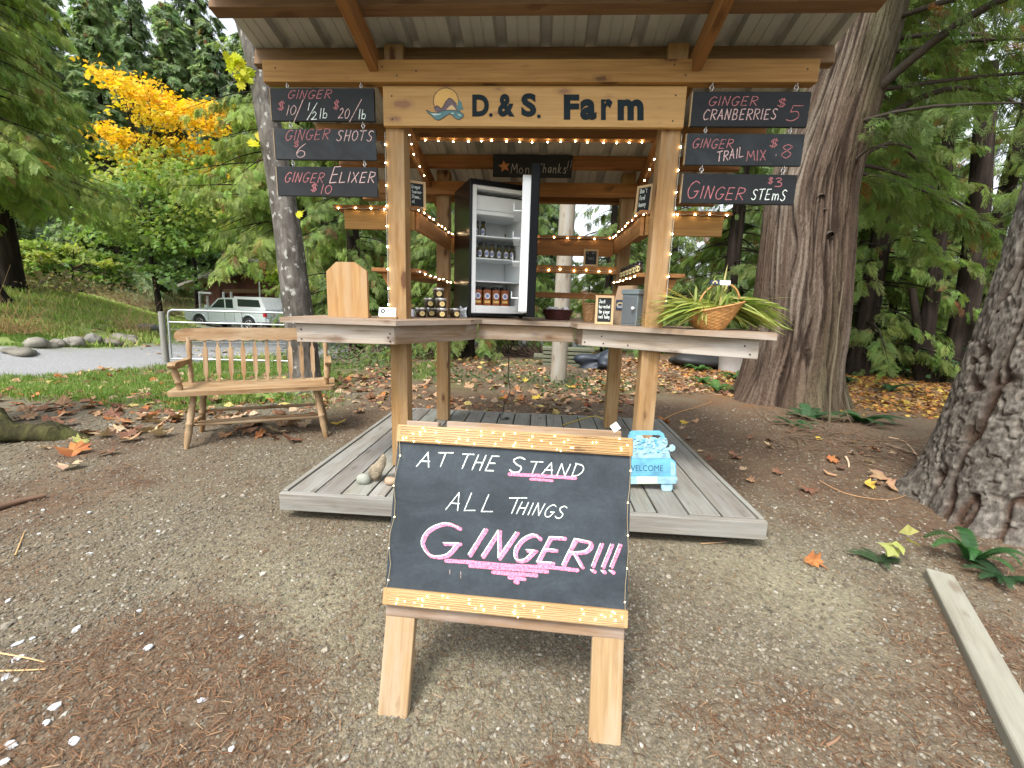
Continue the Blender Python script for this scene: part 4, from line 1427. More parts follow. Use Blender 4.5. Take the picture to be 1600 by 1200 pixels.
proto = make_jar()
jars = [(658, 0, 2.78, 'jam jar with cream label at the post end of the bottom row'), (675, 0, 2.90, 'jam jar with cream label standing second in the bottom row, set back'), (690.5, 0, 2.79, 'jam jar with cream label third in the bottom row under the stack'), (711, 0, 2.92, 'jam jar with cream label alone at the fridge end of the bottom row'),
        (671, 1, 2.84, 'jam jar with cream label on the second tier, nearer the post'), (689, 1, 2.80, 'jam jar with cream label on the second tier, nearer the fridge'), (685, 2, 2.82, 'jam jar with cream label on the very top of the stack')]
for k, (px_, lev, Y, lb) in enumerate(jars):
    o = proto if k == 0 else copy_tree(proto)
    q = atY(px_, 487, Y)
    o.location = (q[0], Y, TOP + .0005 + lev * .0634)
    o.rotation_euler = (0, 0, random.uniform(-.15, .25))
    tag(o, lb, 'jar', 'jam jars stacked in a pyramid')

t = thing('foil_pouch', 'crumpled clear foil pouch between the jam jars and the fridge', 'pouch', tuple(atY(723, 494, 3.02) * np.array([1, 1, 0]) + np.array([0, 0, TOP])))
b = MB(); b.prism([(-.025, 0), (.028, 0), (.024, .035), (.03, .075), (.004, .062), (-.02, .08), (-.017, .03)], (0, 0, 0), (1, 0, 0), (0, 0, 1), .03)
b.build('foil', plain('foil', (.55, .58, .6), .18, .6, bmp=.6, bdist=.01, scale=8), t, world=False, bevel=.008)
t = thing('shaker_bottle', 'tiny white labelled bottle half hidden between the post and the jars', 'bottle', tuple(atY(645.5, 494, 2.9) * np.array([1, 1, 0]) + np.array([0, 0, TOP])))
b = MB(); b.lathe([(.014, 0), (.0145, .04), (.009, .048)], 14); b.build('body', LBL, t, world=False)
b = MB(); b.lathe([(.011, .0485), (.011, .058)], 12); b.build('cap', BLACKM, t, world=False)

# clipped wooden board
Y = 2.40
pp = [atY(x, y, Y) for x, y in ((512.5, 493), (575, 494), (572.5, 424), (553, 409.5), (525, 409), (509.5, 424))]
t = thing('clipped_board', 'plain upright wooden board with two clipped top corners standing on the counter', 'board', (float((pp[0][0] + pp[1][0]) / 2), Y, TOP))
b = MB(); b.prism([(p[0], max(p[2], TOP + .0005) if k > 1 else TOP + .0005) for k, p in enumerate(pp)], (0, Y, 0), (1, 0, 0), (0, 0, 1), .022, uvrot=True)
b.build('panel', W_FRAME, t, bevel=.002)
b = MB(); b.box(float(pp[0][0]) + .02, float(pp[1][0]) - .02, Y + .023, Y + .10, TOP + .0005, TOP + .02); b.build('foot', W_PALE, t, bevel=.002)

# card holder
q = atY(606, 492, 2.36)
t = thing('card_holder', 'white business cards leaning in a small wooden block on the counter', 'card holder', (float(q[0]), 2.36, TOP), .1)
b = MB(); b.box(-.045, .05, -.012, .028, .0005, .014); b.build('block', W_PALE, t, world=False, bevel=.003)
b = MB()
e2 = np.array([0, .35, .94])
b.prism([(-.05, 0), (.042, 0), (.042, .05), (-.05, .05)], (0, -.004, .0145), (1, 0, 0), e2, .004)
cdv = b.build('cards', PAPER, t, world=False)
b = MB(); nn_ = np.cross((1, 0, 0), e2)
b.add([np.array([-.028, -.004, .0145]) + e2 * .03 + nn_ * .0006 + np.array([1, 0, 0]) * .013 * math.cos(a) + e2 * .013 * math.sin(a) for a in np.linspace(0, 6.28, 18)[:-1]], [tuple(range(17))])
b.add([np.array([-.028, -.004, .0145]) + e2 * .03 + nn_ * .001 + np.array([1, 0, 0]) * .005 * math.cos(a) + e2 * .005 * math.sin(a) for a in np.linspace(0, 6.28, 18)[:-1]], [tuple(range(17))], mi=1)
for k in range(3):
    b.add([np.array([-.008, -.004, .0145]) + e2 * (.016 + k * .009) + nn_ * .0006, np.array([.032 - k * .004, -.004, .0145]) + e2 * (.016 + k * .009) + nn_ * .0006, np.array([.032 - k * .004, -.004, .0145]) + e2 * (.02 + k * .009) + nn_ * .0006, np.array([-.008, -.004, .0145]) + e2 * (.02 + k * .009) + nn_ * .0006], [(0, 1, 2, 3)], mi=2)
b.build('print', [BLACKM, LBL, plain('pale blue print', (.45, .55, .72), .6, bmp=0)], cdv, world=False)


def chalk_easel(px0, px1, py0, py1, Y, base, label, lines, yaw=0.0, lean=.18, cat='chalkboard', grp=None, tw=.003):
    """small framed chalkboard leaning back a little; base = height it stands on"""
    a = atY(px0, py0, Y); c = atY(px1, py0, Y)
    w = float(c[0] - a[0]) / max(math.cos(yaw), .35)
    hgt = abs(float(atY(px0, py1, Y)[2] - base)) / 1.0
    mid = (a + c) / 2
    t = thing('framed_chalkboard', label, cat, (float(mid[0]), Y, base), yaw, grp)
    e1 = np.array([1.0, 0, 0]); e2 = np.array([0, lean, 1.0]); e2 /= np.linalg.norm(e2)
    n = np.cross(e1, e2)
    fw = .014 if hgt > .12 else .011
    b = MB(); b.obox(e2 * hgt / 2 - n * .004, [e1, e2, n], (w / 2 - .002, hgt / 2 - .002, .003)); bd_ = b.build('slate', SLATE2, t, world=False)
    b = MB()
    for s_ in (-1, 1):
        b.obox(e2 * hgt / 2 + e1 * s_ * (w / 2 - fw / 2), [e2, e1, n], (hgt / 2, fw / 2, .006))
    for z in (fw / 2 + .0003, hgt - fw / 2 - .0003):
        b.obox(e2 * z, [e1, e2, n], (w / 2 - fw - .0003, fw / 2, .006))
    b.build('frame', W_PINE, t, world=False, bevel=.001)
    b = MB(); b.obox(np.array([0, .05, .035]), [(1, 0, 0), (0, .75, -.66), (0, .66, .75)], (w * .2, .05, .002)); b.build('prop', W_PINE, t, world=False)
    k = len(lines)
    for i, s_ in enumerate(lines):
        b = MB()
        z = hgt * (.80 - .70 * i / max(k, 1)) - hgt * .06
        hh = hgt * .62 / k * .75
        x = -w / 2 + fw + .006
        W_ = w - 2 * fw - .012
        tot = max(len(s_), 7)
        for j, ch in enumerate(s_):
            if ch not in GLY: continue
            for stt in GLY[ch].split(';'):
                kd, *pts = stt.strip().split(' ')
                pts = [tuple(map(float, q_.split(','))) for q_ in pts]
                if kd == 's': pts = smoothpts(pts, 4)
                ribbon(b, [e1 * (x + W_ * (j + .1 + gx * .8) / tot) + e2 * (z + gy * hh) - n * .001 for gx, gy in pts], n, tw, .0008)
        b.build('chalk_lettering', CH_W, bd_, world=False)
    return t


chalk_easel(929, 957.5, 504, 461, 2.62, TOP, 'framed chalkboard reading Just harvested, standing on the counter before the paper bag', ['Just', 'harvested', 'the ginger', 'root today'], .0, .1, tw=.0028)
chalk_easel(911, 934, 416, 389, 3.485, 1.4525, 'framed chalkboard with faint tiny writing on the back rail of the stand', ['no cash', 'please'], 0, .06, tw=.0006)
chalk_easel(994, 1015, 325, 288, 2.68, SZ + .0005, "framed chalkboard reading Don't feed honey, on the upper shelf beside the basket side post", ["Don't", 'feed', 'honey'], -.75, .08, tw=.003)
chalk_easel(640, 664, 320, 282, 2.66, SZ + .0005, 'framed chalkboard reading Ginger leaves stems, on the upper shelf above the jam jars', ['Ginger', 'leaves-', 'Stems,', 'etc'], .45, .08, tw=.003)

# dark red basket with white pouches
RED = plain('dark red wicker', (0.055, 0.012, 0.010), .5, bmp=.8, scale=30)


def weave_basket(mb, rfun, nz, nth, zfun, amp, freq, col=(1, 1, 1)):
    V = []; Fc = []; U = []
    for i in range(nz + 1):
        v = i / nz
        for k in range(nth):
            a = 2 * math.pi * k / nth
            rx, ry = rfun(v, a)
            d = amp * (1 if ((i // 2) + int(freq * k / nth)) % 2 else -1) * (1 if i % 2 else .4)
            V.append(((rx + d) * math.cos(a), (ry + d) * math.sin(a), zfun(v, a)))
    for i in range(nz):
        for k in range(nth):
            k2 = (k + 1) % nth
            Fc.append((i * nth + k, i * nth + k2, (i + 1) * nth + k2, (i + 1) * nth + k))
    mb.add(V, Fc, None, col, True)
    mb.add(V[:nth][::-1], [tuple(range(nth))], None, col)
    return V[-nth:]


q = atY(871, 497, 3.18)
t = thing('red_basket', 'low dark red round basket holding white pouches on the back counter', 'basket', (float(q[0]), 3.18, TOP))
b = MB(); rim = weave_basket(b, lambda v, a: (.085 + .025 * v,) * 2, 14, 72, lambda v, a: .001 + .07 * v, .0015, 18); bk = b.build('bowl', RED, t, world=False)
b = MB(); b.tube(rim, .005, 6, closed=True); b.build('rim', RED, t, world=False)
WHT = plain('white pouch film', (.70, .72, .76), .35, bmp=.4, scale=12)
for k in range(5):
    a = k * 1.26
    tpz = thing('white_pouch', 'small clear white pouch in the dark red basket', 'pouch', (float(q[0]) + .05 * math.cos(a), 3.18 + .05 * math.sin(a), TOP + .03), a, 'white pouches in the red basket')
    b = MB(); b.prism([(-.03, 0), (.03, 0), (.033, .05), (.012, .068), (-.02, .06), (-.034, .05)], (0, 0, 0), (1, 0, 0), (0, .3, .95), .018)
    b.build('film', WHT, tpz, world=False, bevel=.006)

# tall wicker basket with a hoop handle
WICK = plain('brown wicker', (0.27, 0.145, 0.06), .6, bmp=.8, scale=30, var=.3)
q = atY(921, 500, 2.92)
t = thing('wicker_basket', 'tall narrow brown wicker basket with hoop handle behind the small chalkboard', 'basket', (float(q[0]), 2.92, TOP))
b = MB(); rim = weave_basket(b, lambda v, a: (.038 + .018 * v, .038 + .018 * v), 22, 64, lambda v, a: .001 + .12 * v, .0018, 16); b.build('body', WICK, t, world=False)
b = MB(); b.tube(rim, .004, 6, closed=True); b.build('rim', WICK, t, world=False)
b = MB(); b.tube([(-.055 * math.cos(a), 0, .118 + .07 * math.sin(a)) for a in np.linspace(0, math.pi, 16)], .0035, 6); b.build('handle', WICK, t, world=False)

# paper bag with a card on it
KRAFT = plain('kraft paper', (0.40, 0.27, 0.165), .75, bmp=.35, bdist=.006, scale=7)
q = atY(976, 504, 2.74)
t = thing('paper_bag', 'brown kraft paper bag with folded top standing behind the grey cash box', 'bag', (float(q[0]), 2.76, TOP), -.15)
b = MB()
w, d = .068, .04
V = [(-w, -d, .001), (w, -d, .001), (w, d, .001), (-w, d, .001), (-w * 1.02, -d, .14), (w, -d * .9, .14), (w, d * .9, .15), (-w, d, .15), (-w * .75, -.012, .232), (w * .98, -.012, .238), (w * .98, .012, .238), (-w * .75, .012, .232)]
b.add(V, [(3, 2, 1, 0), (0, 1, 5, 4), (1, 2, 6, 5), (2, 3, 7, 6), (3, 0, 4, 7), (4, 5, 9, 8), (5, 6, 10, 9), (6, 7, 11, 10), (7, 4, 8, 11), (8, 9, 10, 11)])
bg_ = b.build('bag', KRAFT, t, world=False, bevel=.004)
b = MB(); b.box(-.058, -.006, -d - .004, -d - .0025, .088, .148, 0); b.box(-.0055, .03, -d - .004, -d - .0025, .084, .146, 0, mi=1)
for k in range(9):
    a = math.pi * k / 8
    b.box(-.034 + .016 * math.cos(a) - .004, -.034 + .016 * math.cos(a) + .004, -d - .0048, -d - .0041, .116 + .014 * math.sin(a) - .004, .116 + .014 * math.sin(a) + .004, 0, mi=2)
for k in range(3): b.box(-.05, -.018, -d - .0048, -d - .0041, .100 + k * .005, .102 + k * .005, 0, mi=1)
for k in range(5): b.box(.0, .024, -d - .0048, -d - .0041, .095 + k * .009, .097 + k * .009, 0, mi=3)
b.build('card', [NAVY, PAPER, LBLY, LBLB], bg_, world=False)

# grey cash box
GREY = plain('grey painted steel', (0.135, 0.165, 0.175), .38, .0, .08, 9, .05)
q = atY(991, 506, 2.60)
t = thing('cash_box', 'dark grey steel honesty box with overhanging lid and small white knob', 'cash box', (float(atY(996, 509, 2.545)[0]), 2.62, TOP), .72)
b = MB(); b.box(-.062, .062, -.055, .055, .0005, .178, 0); b.build('body', GREY, t, world=False, bevel=.003)
b = MB(); b.box(-.068, .068, -.061, .061, .1785, .207, 0); b.build('lid', GREY, t, world=False, bevel=.003)
b = MB(); b.box(-.062 - .003, -.0622, -.047, .047, .012, .168, 0); dr = b.build('door', plain('grey door steel', (0.10, 0.115, 0.125), .4, 0, .08, 9, .05), t, world=False, bevel=.002)
b = MB(); b.lathe([(.004, 0), (.004, .008), (.009, .010), (.009, .018), (.001, .02)], 14, (-.0652, -.036, .10), ax=[(0, 1, 0), (0, 0, 1), (-1, 0, 0)], cap=False); b.build('knob', LINER, dr, world=False)

# basket of ginger leaves
CANE = plain('honey cane weave', (0.42, 0.21, 0.065), .5, bmp=.6, scale=40, var=.3)
BX = atY(1108, 515, 2.42)
BO = np.array([float(BX[0]), 2.42, TOP])
t = thing('harvest_basket', 'honey coloured oval cane basket with raised rim and hoop handle', 'basket', tuple(BO))
b = MB()
zf = lambda v, a: .001 + v * (.118 + .035 * math.cos(a))
rim = weave_basket(b, lambda v, a: (.068 + .072 * v ** .8 + (.02 * v if math.cos(a) > 0 else 0), .06 + .05 * v ** .8), 26, 110, zf, .0016, 27)
b.build('body', CANE, t, world=False)
b = MB(); b.tube(rim, .0055, 6, closed=True); b.build('rim', CANE, t, world=False)
b = MB()
hp = [(.035 - .105 * math.cos(a), .0, .115 + .03 * (1 - math.cos(a)) / 2 + .115 * math.sin(a)) for a in np.linspace(0, math.pi, 22)]
b.tube(hp, .0055, 7); b.build('handle', CANE, t, world=False)
tt_ = thing('basket_tag', 'navy and white paper tag folded over the cane basket handle', 'tag', tuple(BO + np.array([.02, -.01, .225])), 0)
b = MB(); b.box(-.045, .0, -.009, .010, .012, .035, 0, mi=0); b.box(.0003, .055, -.009, .010, .011, .034, 0, mi=1)
for k in range(7):
    a = math.pi * k / 6
    b.box(-.024 + .010 * math.cos(a) - .003, -.024 + .010 * math.cos(a) + .003, -.0097, -.0091, .020 + .009 * math.sin(a) - .003, .020 + .009 * math.sin(a) + .003, 0, mi=2)
b.build('card', [NAVY, PAPER, LBLY], tt_, world=False)


def blade(V, Fc, C, p0, d, L, w, droop, col, n=7, twist=0.0):
    d = np.array(d, float); d /= np.linalg.norm(d)
    s_ = np.cross(d, (0, 0, 1)); s_ /= np.linalg.norm(s_) + 1e-9
    s_ = s_ * math.cos(twist) + np.cross(d, s_) * math.sin(twist)
    base = len(V)
    for i in range(n + 1):
        u = i / n
        p = np.array(p0) + d * L * u + np.array([0, 0, -droop * L * u * u])
        ww = w * (0.55 + 1.2 * u) * (1 - u ** 3) + .0008
        V += [p + s_ * ww / 2, p - s_ * ww / 2]
        C += [col, col]
        if i: Fc.append((base + 2 * i - 2, base + 2 * i - 1, base + 2 * i + 1, base + 2 * i))


V, Fc, C = [], [], []
r_ = random.Random(4)
for k in range(270):
    side = r_.random()
    g = r_.random()
    col = (0.20 + .17 * g, 0.29 + .09 * g, 0.065 + .07 * g * r_.random())
    if side < .42:   # to the left
        p0 = BO + np.array([r_.uniform(-.10, .06), r_.uniform(-.05, .05), r_.uniform(.10, .135)])
        d = (-1, r_.uniform(-.55, .35), r_.uniform(-.25, .42)); L = r_.uniform(.16, .33); dr_ = r_.uniform(.1, .45)
    elif side < .90:  # to the right and down behind the basket
        p0 = BO + np.array([r_.uniform(.03, .13), r_.uniform(-.03, .10), r_.uniform(.11, .17)])
        d = (1, r_.uniform(-.35, .6), r_.uniform(-.5, .35)); L = r_.uniform(.18, .33); dr_ = r_.uniform(.15, .6)
    else:
        p0 = BO + np.array([r_.uniform(-.1, .08), r_.uniform(-.04, .06), r_.uniform(.1, .14)])
        d = (r_.uniform(-.9, .8), r_.uniform(-.3, .3), 1); L = r_.uniform(.10, .20); dr_ = r_.uniform(0, .4)
    # never below the counter top
    if p0[0] < 1.12:
        end = p0[2] + np.array(d)[2] / np.linalg.norm(d) * L - dr_ * L
        if end < TOP + .012: dr_ = max(0, (p0[2] + np.array(d)[2] / np.linalg.norm(d) * L - TOP - .012) / L)
    if g > .86: col = (0.46, 0.40, 0.17)
    blade(V, Fc, C, p0, d, L, r_.uniform(.008, .019), dr_, col, twist=r_.uniform(-.9, .9))
for (x1, y1) in ((1000, 509), (992, 500), (1004, 512), (1012, 478), (990, 506), (1000, 489), (1024, 440), (1040, 452), (1137, 412), (1140, 435)):
    tip = atY(x1, y1, 2.30 if y1 > 470 else 2.5); p0 = BO + np.array([-.06 if x1 < 1080 else .03, -.02, .125])
    d = tip - p0; L = np.linalg.norm(d)
    blade(V, Fc, C, p0, d, L, .009, .02, (0.44, 0.40, 0.14), twist=.5)
for k in range(9):
    p0 = BO + np.array([-.07 + r_.uniform(-.02, .02), -.085, .125])
    blade(V, Fc, C, p0, (-.1 + r_.uniform(-.25, .25), -.12, -1), r_.uniform(.07, .115), .010, .0, (0.38, 0.36, 0.10), twist=1.2)
me = np_mesh('ginger_leaves', np.array(V), np.array(Fc), np.array(C))
o = link_mesh('ginger_leaves', me, leafmat('ginger blades', .3, .4, .4), origin=tuple(BO + np.array([0, 0, .1])))
tag(o, 'long yellow-green ginger leaves spilling both ways out of the cane basket', 'leaves')

# bottles on the lower shelf by the basket side post
t0_ = thing('sauce_jar', '', 'jar')
b = MB(); b.lathe([(.02, 0), (.022, .003), (.022, .05), (.018, .058)], 16); b.build('body', JAM, t0_, world=False)
b = MB(); b.lathe([(.019, .0585), (.02, .06), (.02, .07), (.018, .072)], 14); b.build('lid', BLACKM, t0_, world=False)
b = MB(); ovalpatch(b, .022, .028, .017, .017, az=-2.3); b.build('label', LBLY, t0_, world=False)
for k in range(6):
    o = t0_ if k == 0 else copy_tree(t0_)
    o.location = (.562, 2.66 + k * .105, LZ + .0105)
    tag(o, 'small dark jar with round yellow label in the row on the lower shelf', 'jar', 'jars in a row on the lower shelf')

# ------------------------------------------------------------------ on the deck
def rock_mesh(rx, ry, rz, seed, rough=.18, n=24, m=16, flat=.15):
    r1 = np.random.default_rng(seed)
    k = r1.normal(size=(5, 3)) * 1.6; ph = r1.uniform(0, 6, 5)
    k2 = r1.normal(size=(6, 3)) * 4.5; ph2 = r1.uniform(0, 6, 6)
    V, Fc = [], []
    for i in range(m + 1):
        th = math.pi * i / m
        for j in range(n):
            a = 2 * math.pi * j / n
            d = np.array([math.sin(th) * math.cos(a), math.sin(th) * math.sin(a), math.cos(th)])
            f = 1 + rough * np.mean(np.sin(k @ d * 1.0 + ph)) + rough * .35 * np.mean(np.sin(k2 @ d + ph2))
            p = d * f * np.array([rx, ry, rz])
            p[2] = max(p[2], -rz * (1 - flat))
            V.append(p)
    for i in range(m):
        for j in range(n):
            Fc.append((i * n + j, (i + 1) * n + j, (i + 1) * n + (j + 1) % n, i * n + (j + 1) % n))
    V = np.array(V); V[:, 2] += rz * (1 - flat)
    return V, Fc


for (px_, py_, rx, ry, rz, c, sd_, lb, nm) in ((565.5, 758, .036, .03, .031, (.27, .285, .235), 3, 'smooth pale green rounded stone on the deck', 'deck_stone'), (609, 759, .036, .028, .024, (.35, .245, .165), 8, 'smooth pinkish tan stone on the deck beside the post', 'deck_stone')):
    q = atZ(px_, py_, ZD)
    V, Fc = rock_mesh(rx, ry, rz, sd_, .12)
    b = MB(); b.add(V, Fc, None, smooth=True)
    o = b.build(nm, plain('stone ' + lb[:12], c, .7, var=.22, scale=30, bmp=.3, bdist=.004), None, world=False, origin=None); o.location = tuple(q + np.array([0, .02, 0])); tag(o, lb, 'stone')
q = atZ(584, 752, ZD)
V, Fc = rock_mesh(.05, .04, .05, 21, .7, 30, 22)
V = np.array(V); V[:, 2] *= 1 + .55 * S(-.01, .04, V[:, 0]); V[:, 0] += V[:, 2] * .12
b = MB(); b.add(V, Fc, None, smooth=False)
o = b.build('jagged_stone', plain('stone jagged', (.25, .205, .14), .85, var=.45, scale=22, bmp=.9, bdist=.01), None); o.location = tuple(q + np.array([0, .02, 0])); tag(o, 'jagged brown upright stone between the two smooth stones on the deck', 'stone')

# cords
ORN = plain('yellow cord', (.55, .42, .06), .5)
pts = [atZ(x, y, ZD + .006) for x, y in ((880, 664), (895, 659), (908, 655), (922, 651), (932, 650), (940, 654), (950, 657))]
b = MB(); b.tube(pts, .0045, 7); b.build('cord', ORN, None, origin=tuple(pts[3])); tag(bpy.context.scene.objects['cord'], 'yellow extension cord lying across the back of the deck', 'cord')
t = thing('power_cable', 'thin black cable hanging from the counter with its plug on the deck', 'cable', tuple(atZ(790, 652, ZD)))
pts = [atY(790, 529, 3.3), atY(795, 548, 3.3), atY(794, 585, 3.32), atY(797, 612, 3.3), atY(788, 630, 3.32), atZ(786, 645, ZD + .02), atZ(781, 650, ZD + .006), atZ(784, 655, ZD + .006), atZ(790, 654, ZD + .006)]
pts = smoothpts([tuple(p) for p in pts], 5)
b = MB(); b.tube(pts, .0035, 6); b.build('flex', BLACKM, t)
b = MB(); p = atZ(792, 653.5, ZD + .011); b.obox(p, np.eye(3), (.018, .012, .010), 0); b.build('plug', BLACKM, t, bevel=.004)

# painted wooden truck plaque
BLU = plain('sky blue wash', (0.13, 0.37, 0.52), .6, var=.25, scale=14, bmp=.3, bdist=.003)
BLUL = plain('pale blue wash', (0.28, 0.48, 0.57), .6, var=.35, scale=22, bmp=.4, bdist=.004)
BLUD = plain('deep blue wash', (0.09, 0.31, 0.50), .6, var=.2, scale=20)
CRM = plain('cream plate', (0.55, 0.66, 0.50), .6, var=.15)
tq = atZ(1042, 766, ZD)
t = thing('truck_plaque', 'blue painted plaque shaped like an old pickup truck reading Welcome', 'welcome sign', (float(tq[0]) - .07, float(tq[1]), ZD))
YP = float(tq[1])
pl = Plane((0, YP - .02, 0), (0, -1, 0))
Z11 = lambda pts: [(x_ / 10.91 + 975, y_ / 10.91 + 665) for x_, y_ in pts]


def plate(pts, y0, th, mat, nm, par, bev=.003):
    P = [Plane((0, y0, 0), (0, -1, 0)).px(*p) for p in Z11(pts)]
    b = MB(); b.prism([(p[0], max(p[2], ZD + .0005)) for p in P][::-1], (0, y0, 0), (1, 0, 0), (0, 0, 1), th)
    return b.build(nm, mat, par, bevel=bev)


body = plate([(-40, 560), (800, 560), (885, 630), (890, 850), (880, 870), (-90, 870), (-120, 640)], YP - .012, .024, BLU, 'body', t)
plate([(-60, 590), (730, 590), (745, 840), (-80, 840)], YP - .0145, .0022, BLU, 'tailgate', body, .001)
plate([(-30, 630), (705, 630), (712, 800), (-40, 800)], YP - .0165, .0018, BLU, 'panel', body, .001)
plate([(790, 590), (870, 650), (875, 850), (800, 850)], YP - .0145, .0022, BLUL, 'tail_lamp', body, .001)
plate([(-120, 880), (905, 880), (912, 920), (885, 990), (-110, 995)], YP - .018, .034, BLUL, 'bumper', t)
plate([(215, 870), (570, 870), (572, 990), (225, 993)], YP - .021, .0028, CRM, 'number_plate', t, .001)
plate([(635, 1005), (830, 1000), (825, 1090), (800, 1112), (660, 1112), (640, 1080)], YP - .012, .022, BLUL, 'wheel', t)
plate([(-30, 1005), (90, 1005), (85, 1090), (60, 1112), (-20, 1112)], YP - .012, .022, BLUL, 'wheel', t)
plate([(90, 560), (75, 200), (110, 120), (160, 100), (620, 100), (680, 140), (705, 215), (705, 330), (650, 330), (640, 200), (600, 160), (200, 160), (170, 210), (180, 560)], YP - .008, .018, BLU, 'cab_frame', t)
plate([(770, 420), (720, 420), (720, 395), (780, 380), (790, 345), (840, 330), (875, 360), (870, 410), (830, 440), (790, 440)], YP - .010, .012, BLUL, 'mirror', t)
plate([(130, 555), (160, 430), (150, 330), (175, 250), (170, 200), (230, 160), (310, 170), (335, 210), (350, 245), (390, 230), (430, 245), (460, 205), (530, 210), (590, 230), (620, 205), (680, 210), (740, 250), (745, 320), (715, 350), (720, 420), (765, 440), (800, 555)], YP - .011, .012, BLUL, 'load', t, .003)
r_ = random.Random(2)
b = MB()
for k in range(70):
    x_, y_ = r_.uniform(170, 730), r_.uniform(225, 470)
    if x_ < 330: y_ = r_.uniform(180, 500)
    p = Plane((0, YP - .0115, 0), (0, -1, 0)).px(*Z11([(x_, y_)])[0])
    rr = r_.uniform(.004, .009)
    b.lathe([(.0001, .004), (rr * .6, .003), (rr, 0)], 8, p, ax=[(1, 0, 0), (0, 0, 1), (0, -1, 0)], cap=False, mi=0 if r_.random() < .7 else 1)
b.build('blossom', [BLUL, BLUD], t)
b = MB()
text_on(b, 'WELCOME', Plane((0, YP - .0166, 0), (0, -1, 0)), 975 + 60 / 10.91, 975 + 664 / 10.91, 665 + 675 / 10.91, 665 + 775 / 10.91, .0, .001)
b.build('lettering', plain('dark blue paint', (.03, .09, .15), .6, bmp=0), body)

# ------------------------------------------------------------------ bench
t = thing('bench', 'honey coloured wooden bench with arrow-shaped back spindles beside the stand', 'bench', (-2.29, 3.36, 0.0), RAD(27))
# local: x along the bench, y to the back
def turned(mb, a, c, rs, n=14):
    a = np.array(a, float); c = np.array(c, float)
    d = c - a; L = np.linalg.norm(d); d /= L
    u = np.array([1.0, 0, 0]) if abs(d[0]) < .8 else np.array([0, 1.0, 0]); u = u - d * (u @ d); u /= np.linalg.norm(u)
    mb.lathe([(r, z * L) for z, r in rs], n, a, ax=[u, np.cross(d, u), d])
LEGP = [(0, .015), (.12, .021), (.3, .026), (.42, .022), (.44, .028), (.47, .028), (.49, .021), (.6, .026), (.75, .022), (.77, .027), (.80, .027), (.82, .02), (1, .022)]
SZB = .405
b = MB()
sp = []
for cx, cy_, a0 in ((.52, -.19, -90), (.52, .17, 0), (-.52, .17, 90), (-.52, -.19, 180)):
    for a in np.linspace(a0, a0 + 90, 6): sp.append((cx + .05 * math.cos(RAD(a)) * (1 if True else 1), cy_ + .05 * math.sin(RAD(a))))
b.prism(sp, (0, 0, SZB + .034), (1, 0, 0), (0, 1, 0), .034); b.build('seat', W_BENCH, t, world=False, bevel=.008)
for x, y, x2, y2 in ((-.483, -.235, -.42, -.15), (.483, -.235, .42, -.15), (-.483, .225, -.42, .14), (.483, .225, .42, .14)):
    b = MB(); turned(b, (x, y, 0), (x2, y2, SZB - .0005), LEGP); b.build('leg', W_BENCH, t, world=False)
def legat(sx, sy, z):
    f = z / SZB
    return np.array([sx * (.483 - .063 * f), (-.235 + .085 * f) if sy < 0 else (.225 - .085 * f), z])
for sx in (-1, 1):
    b = MB(); turned(b, legat(sx, -1, .15), legat(sx, 1, .15), [(0, .010), (.5, .017), (1, .010)]); b.build('stretcher', W_BENCH, t, world=False)
for yy, zz in ((-.10, .15), (-.02, .152), (.205, .19)):
    xe = .463 if yy < .2 else .455
    b = MB(); turned(b, (-xe, yy, zz), (xe, yy, zz), [(0, .009), (.1, .012), (.5, .015), (.9, .012), (1, .009)]); b.build('stretcher', W_BENCH, t, world=False)
BK = lambda x, z: np.array([x, .155 + .20 * (z - SZB), z])   # the back leans a little
for x in (-.505, .505):
    b = MB(); turned(b, BK(x, SZB + .03), BK(x * 1.01, .80), [(0, .02), (.1, .017), (.18, .022), (.21, .022), (.23, .016), (.27, .021), (.30, .017), (.6, .016), (.85, .022), (.93, .018), (1, .02)]); b.build('back_post', W_BENCH, t, world=False)
for k in range(10):
    x = -.40 + k * .80 / 9
    e2 = (BK(x, .78) - BK(x, SZB + .03)); L = np.linalg.norm(e2); e2 /= L
    out = []
    prof_ = [(0, .006), (.12, .0075), (.22, .016), (.70, .0175), (.78, .0165), (.86, .0065), (1, .006)]
    for z, w in prof_: out.append((w, z * L))
    for z, w in prof_[::-1]: out.append((-w, z * L))
    b = MB(); e1 = np.array([1.0, 0, 0]); nn_ = np.cross(e1, e2)
    b.prism(out, BK(x, SZB + .03) + nn_ * .006, e1, e2, .012, tint=.12, uvrot=True); b.build('spindle', W_BENCH, t, world=False, bevel=.002)
e2 = np.array([0, .196, .981]); n2 = np.cross((1, 0, 0), e2)
top = [(-.60, .02), (-.585, -.002), (-.54, -.008)]
for k in range(11):
    xa = -.52 + k * .104
    if k < 10: top += [(xa + .012, -.004), (xa + .052, .006), (xa + .092, -.004)]
top += [(.54, -.008), (.585, -.002), (.60, .02), (.60, .055), (.575, .082), (.52, .098), (.3, .106), (-.3, .106), (-.52, .098), (-.575, .082), (-.60, .055)]
b = MB(); b.prism(top, BK(0, .775) + n2 * .014, (1, 0, 0), e2, .028); b.build('crest_rail', W_BENCH, t, world=False, bevel=.005)
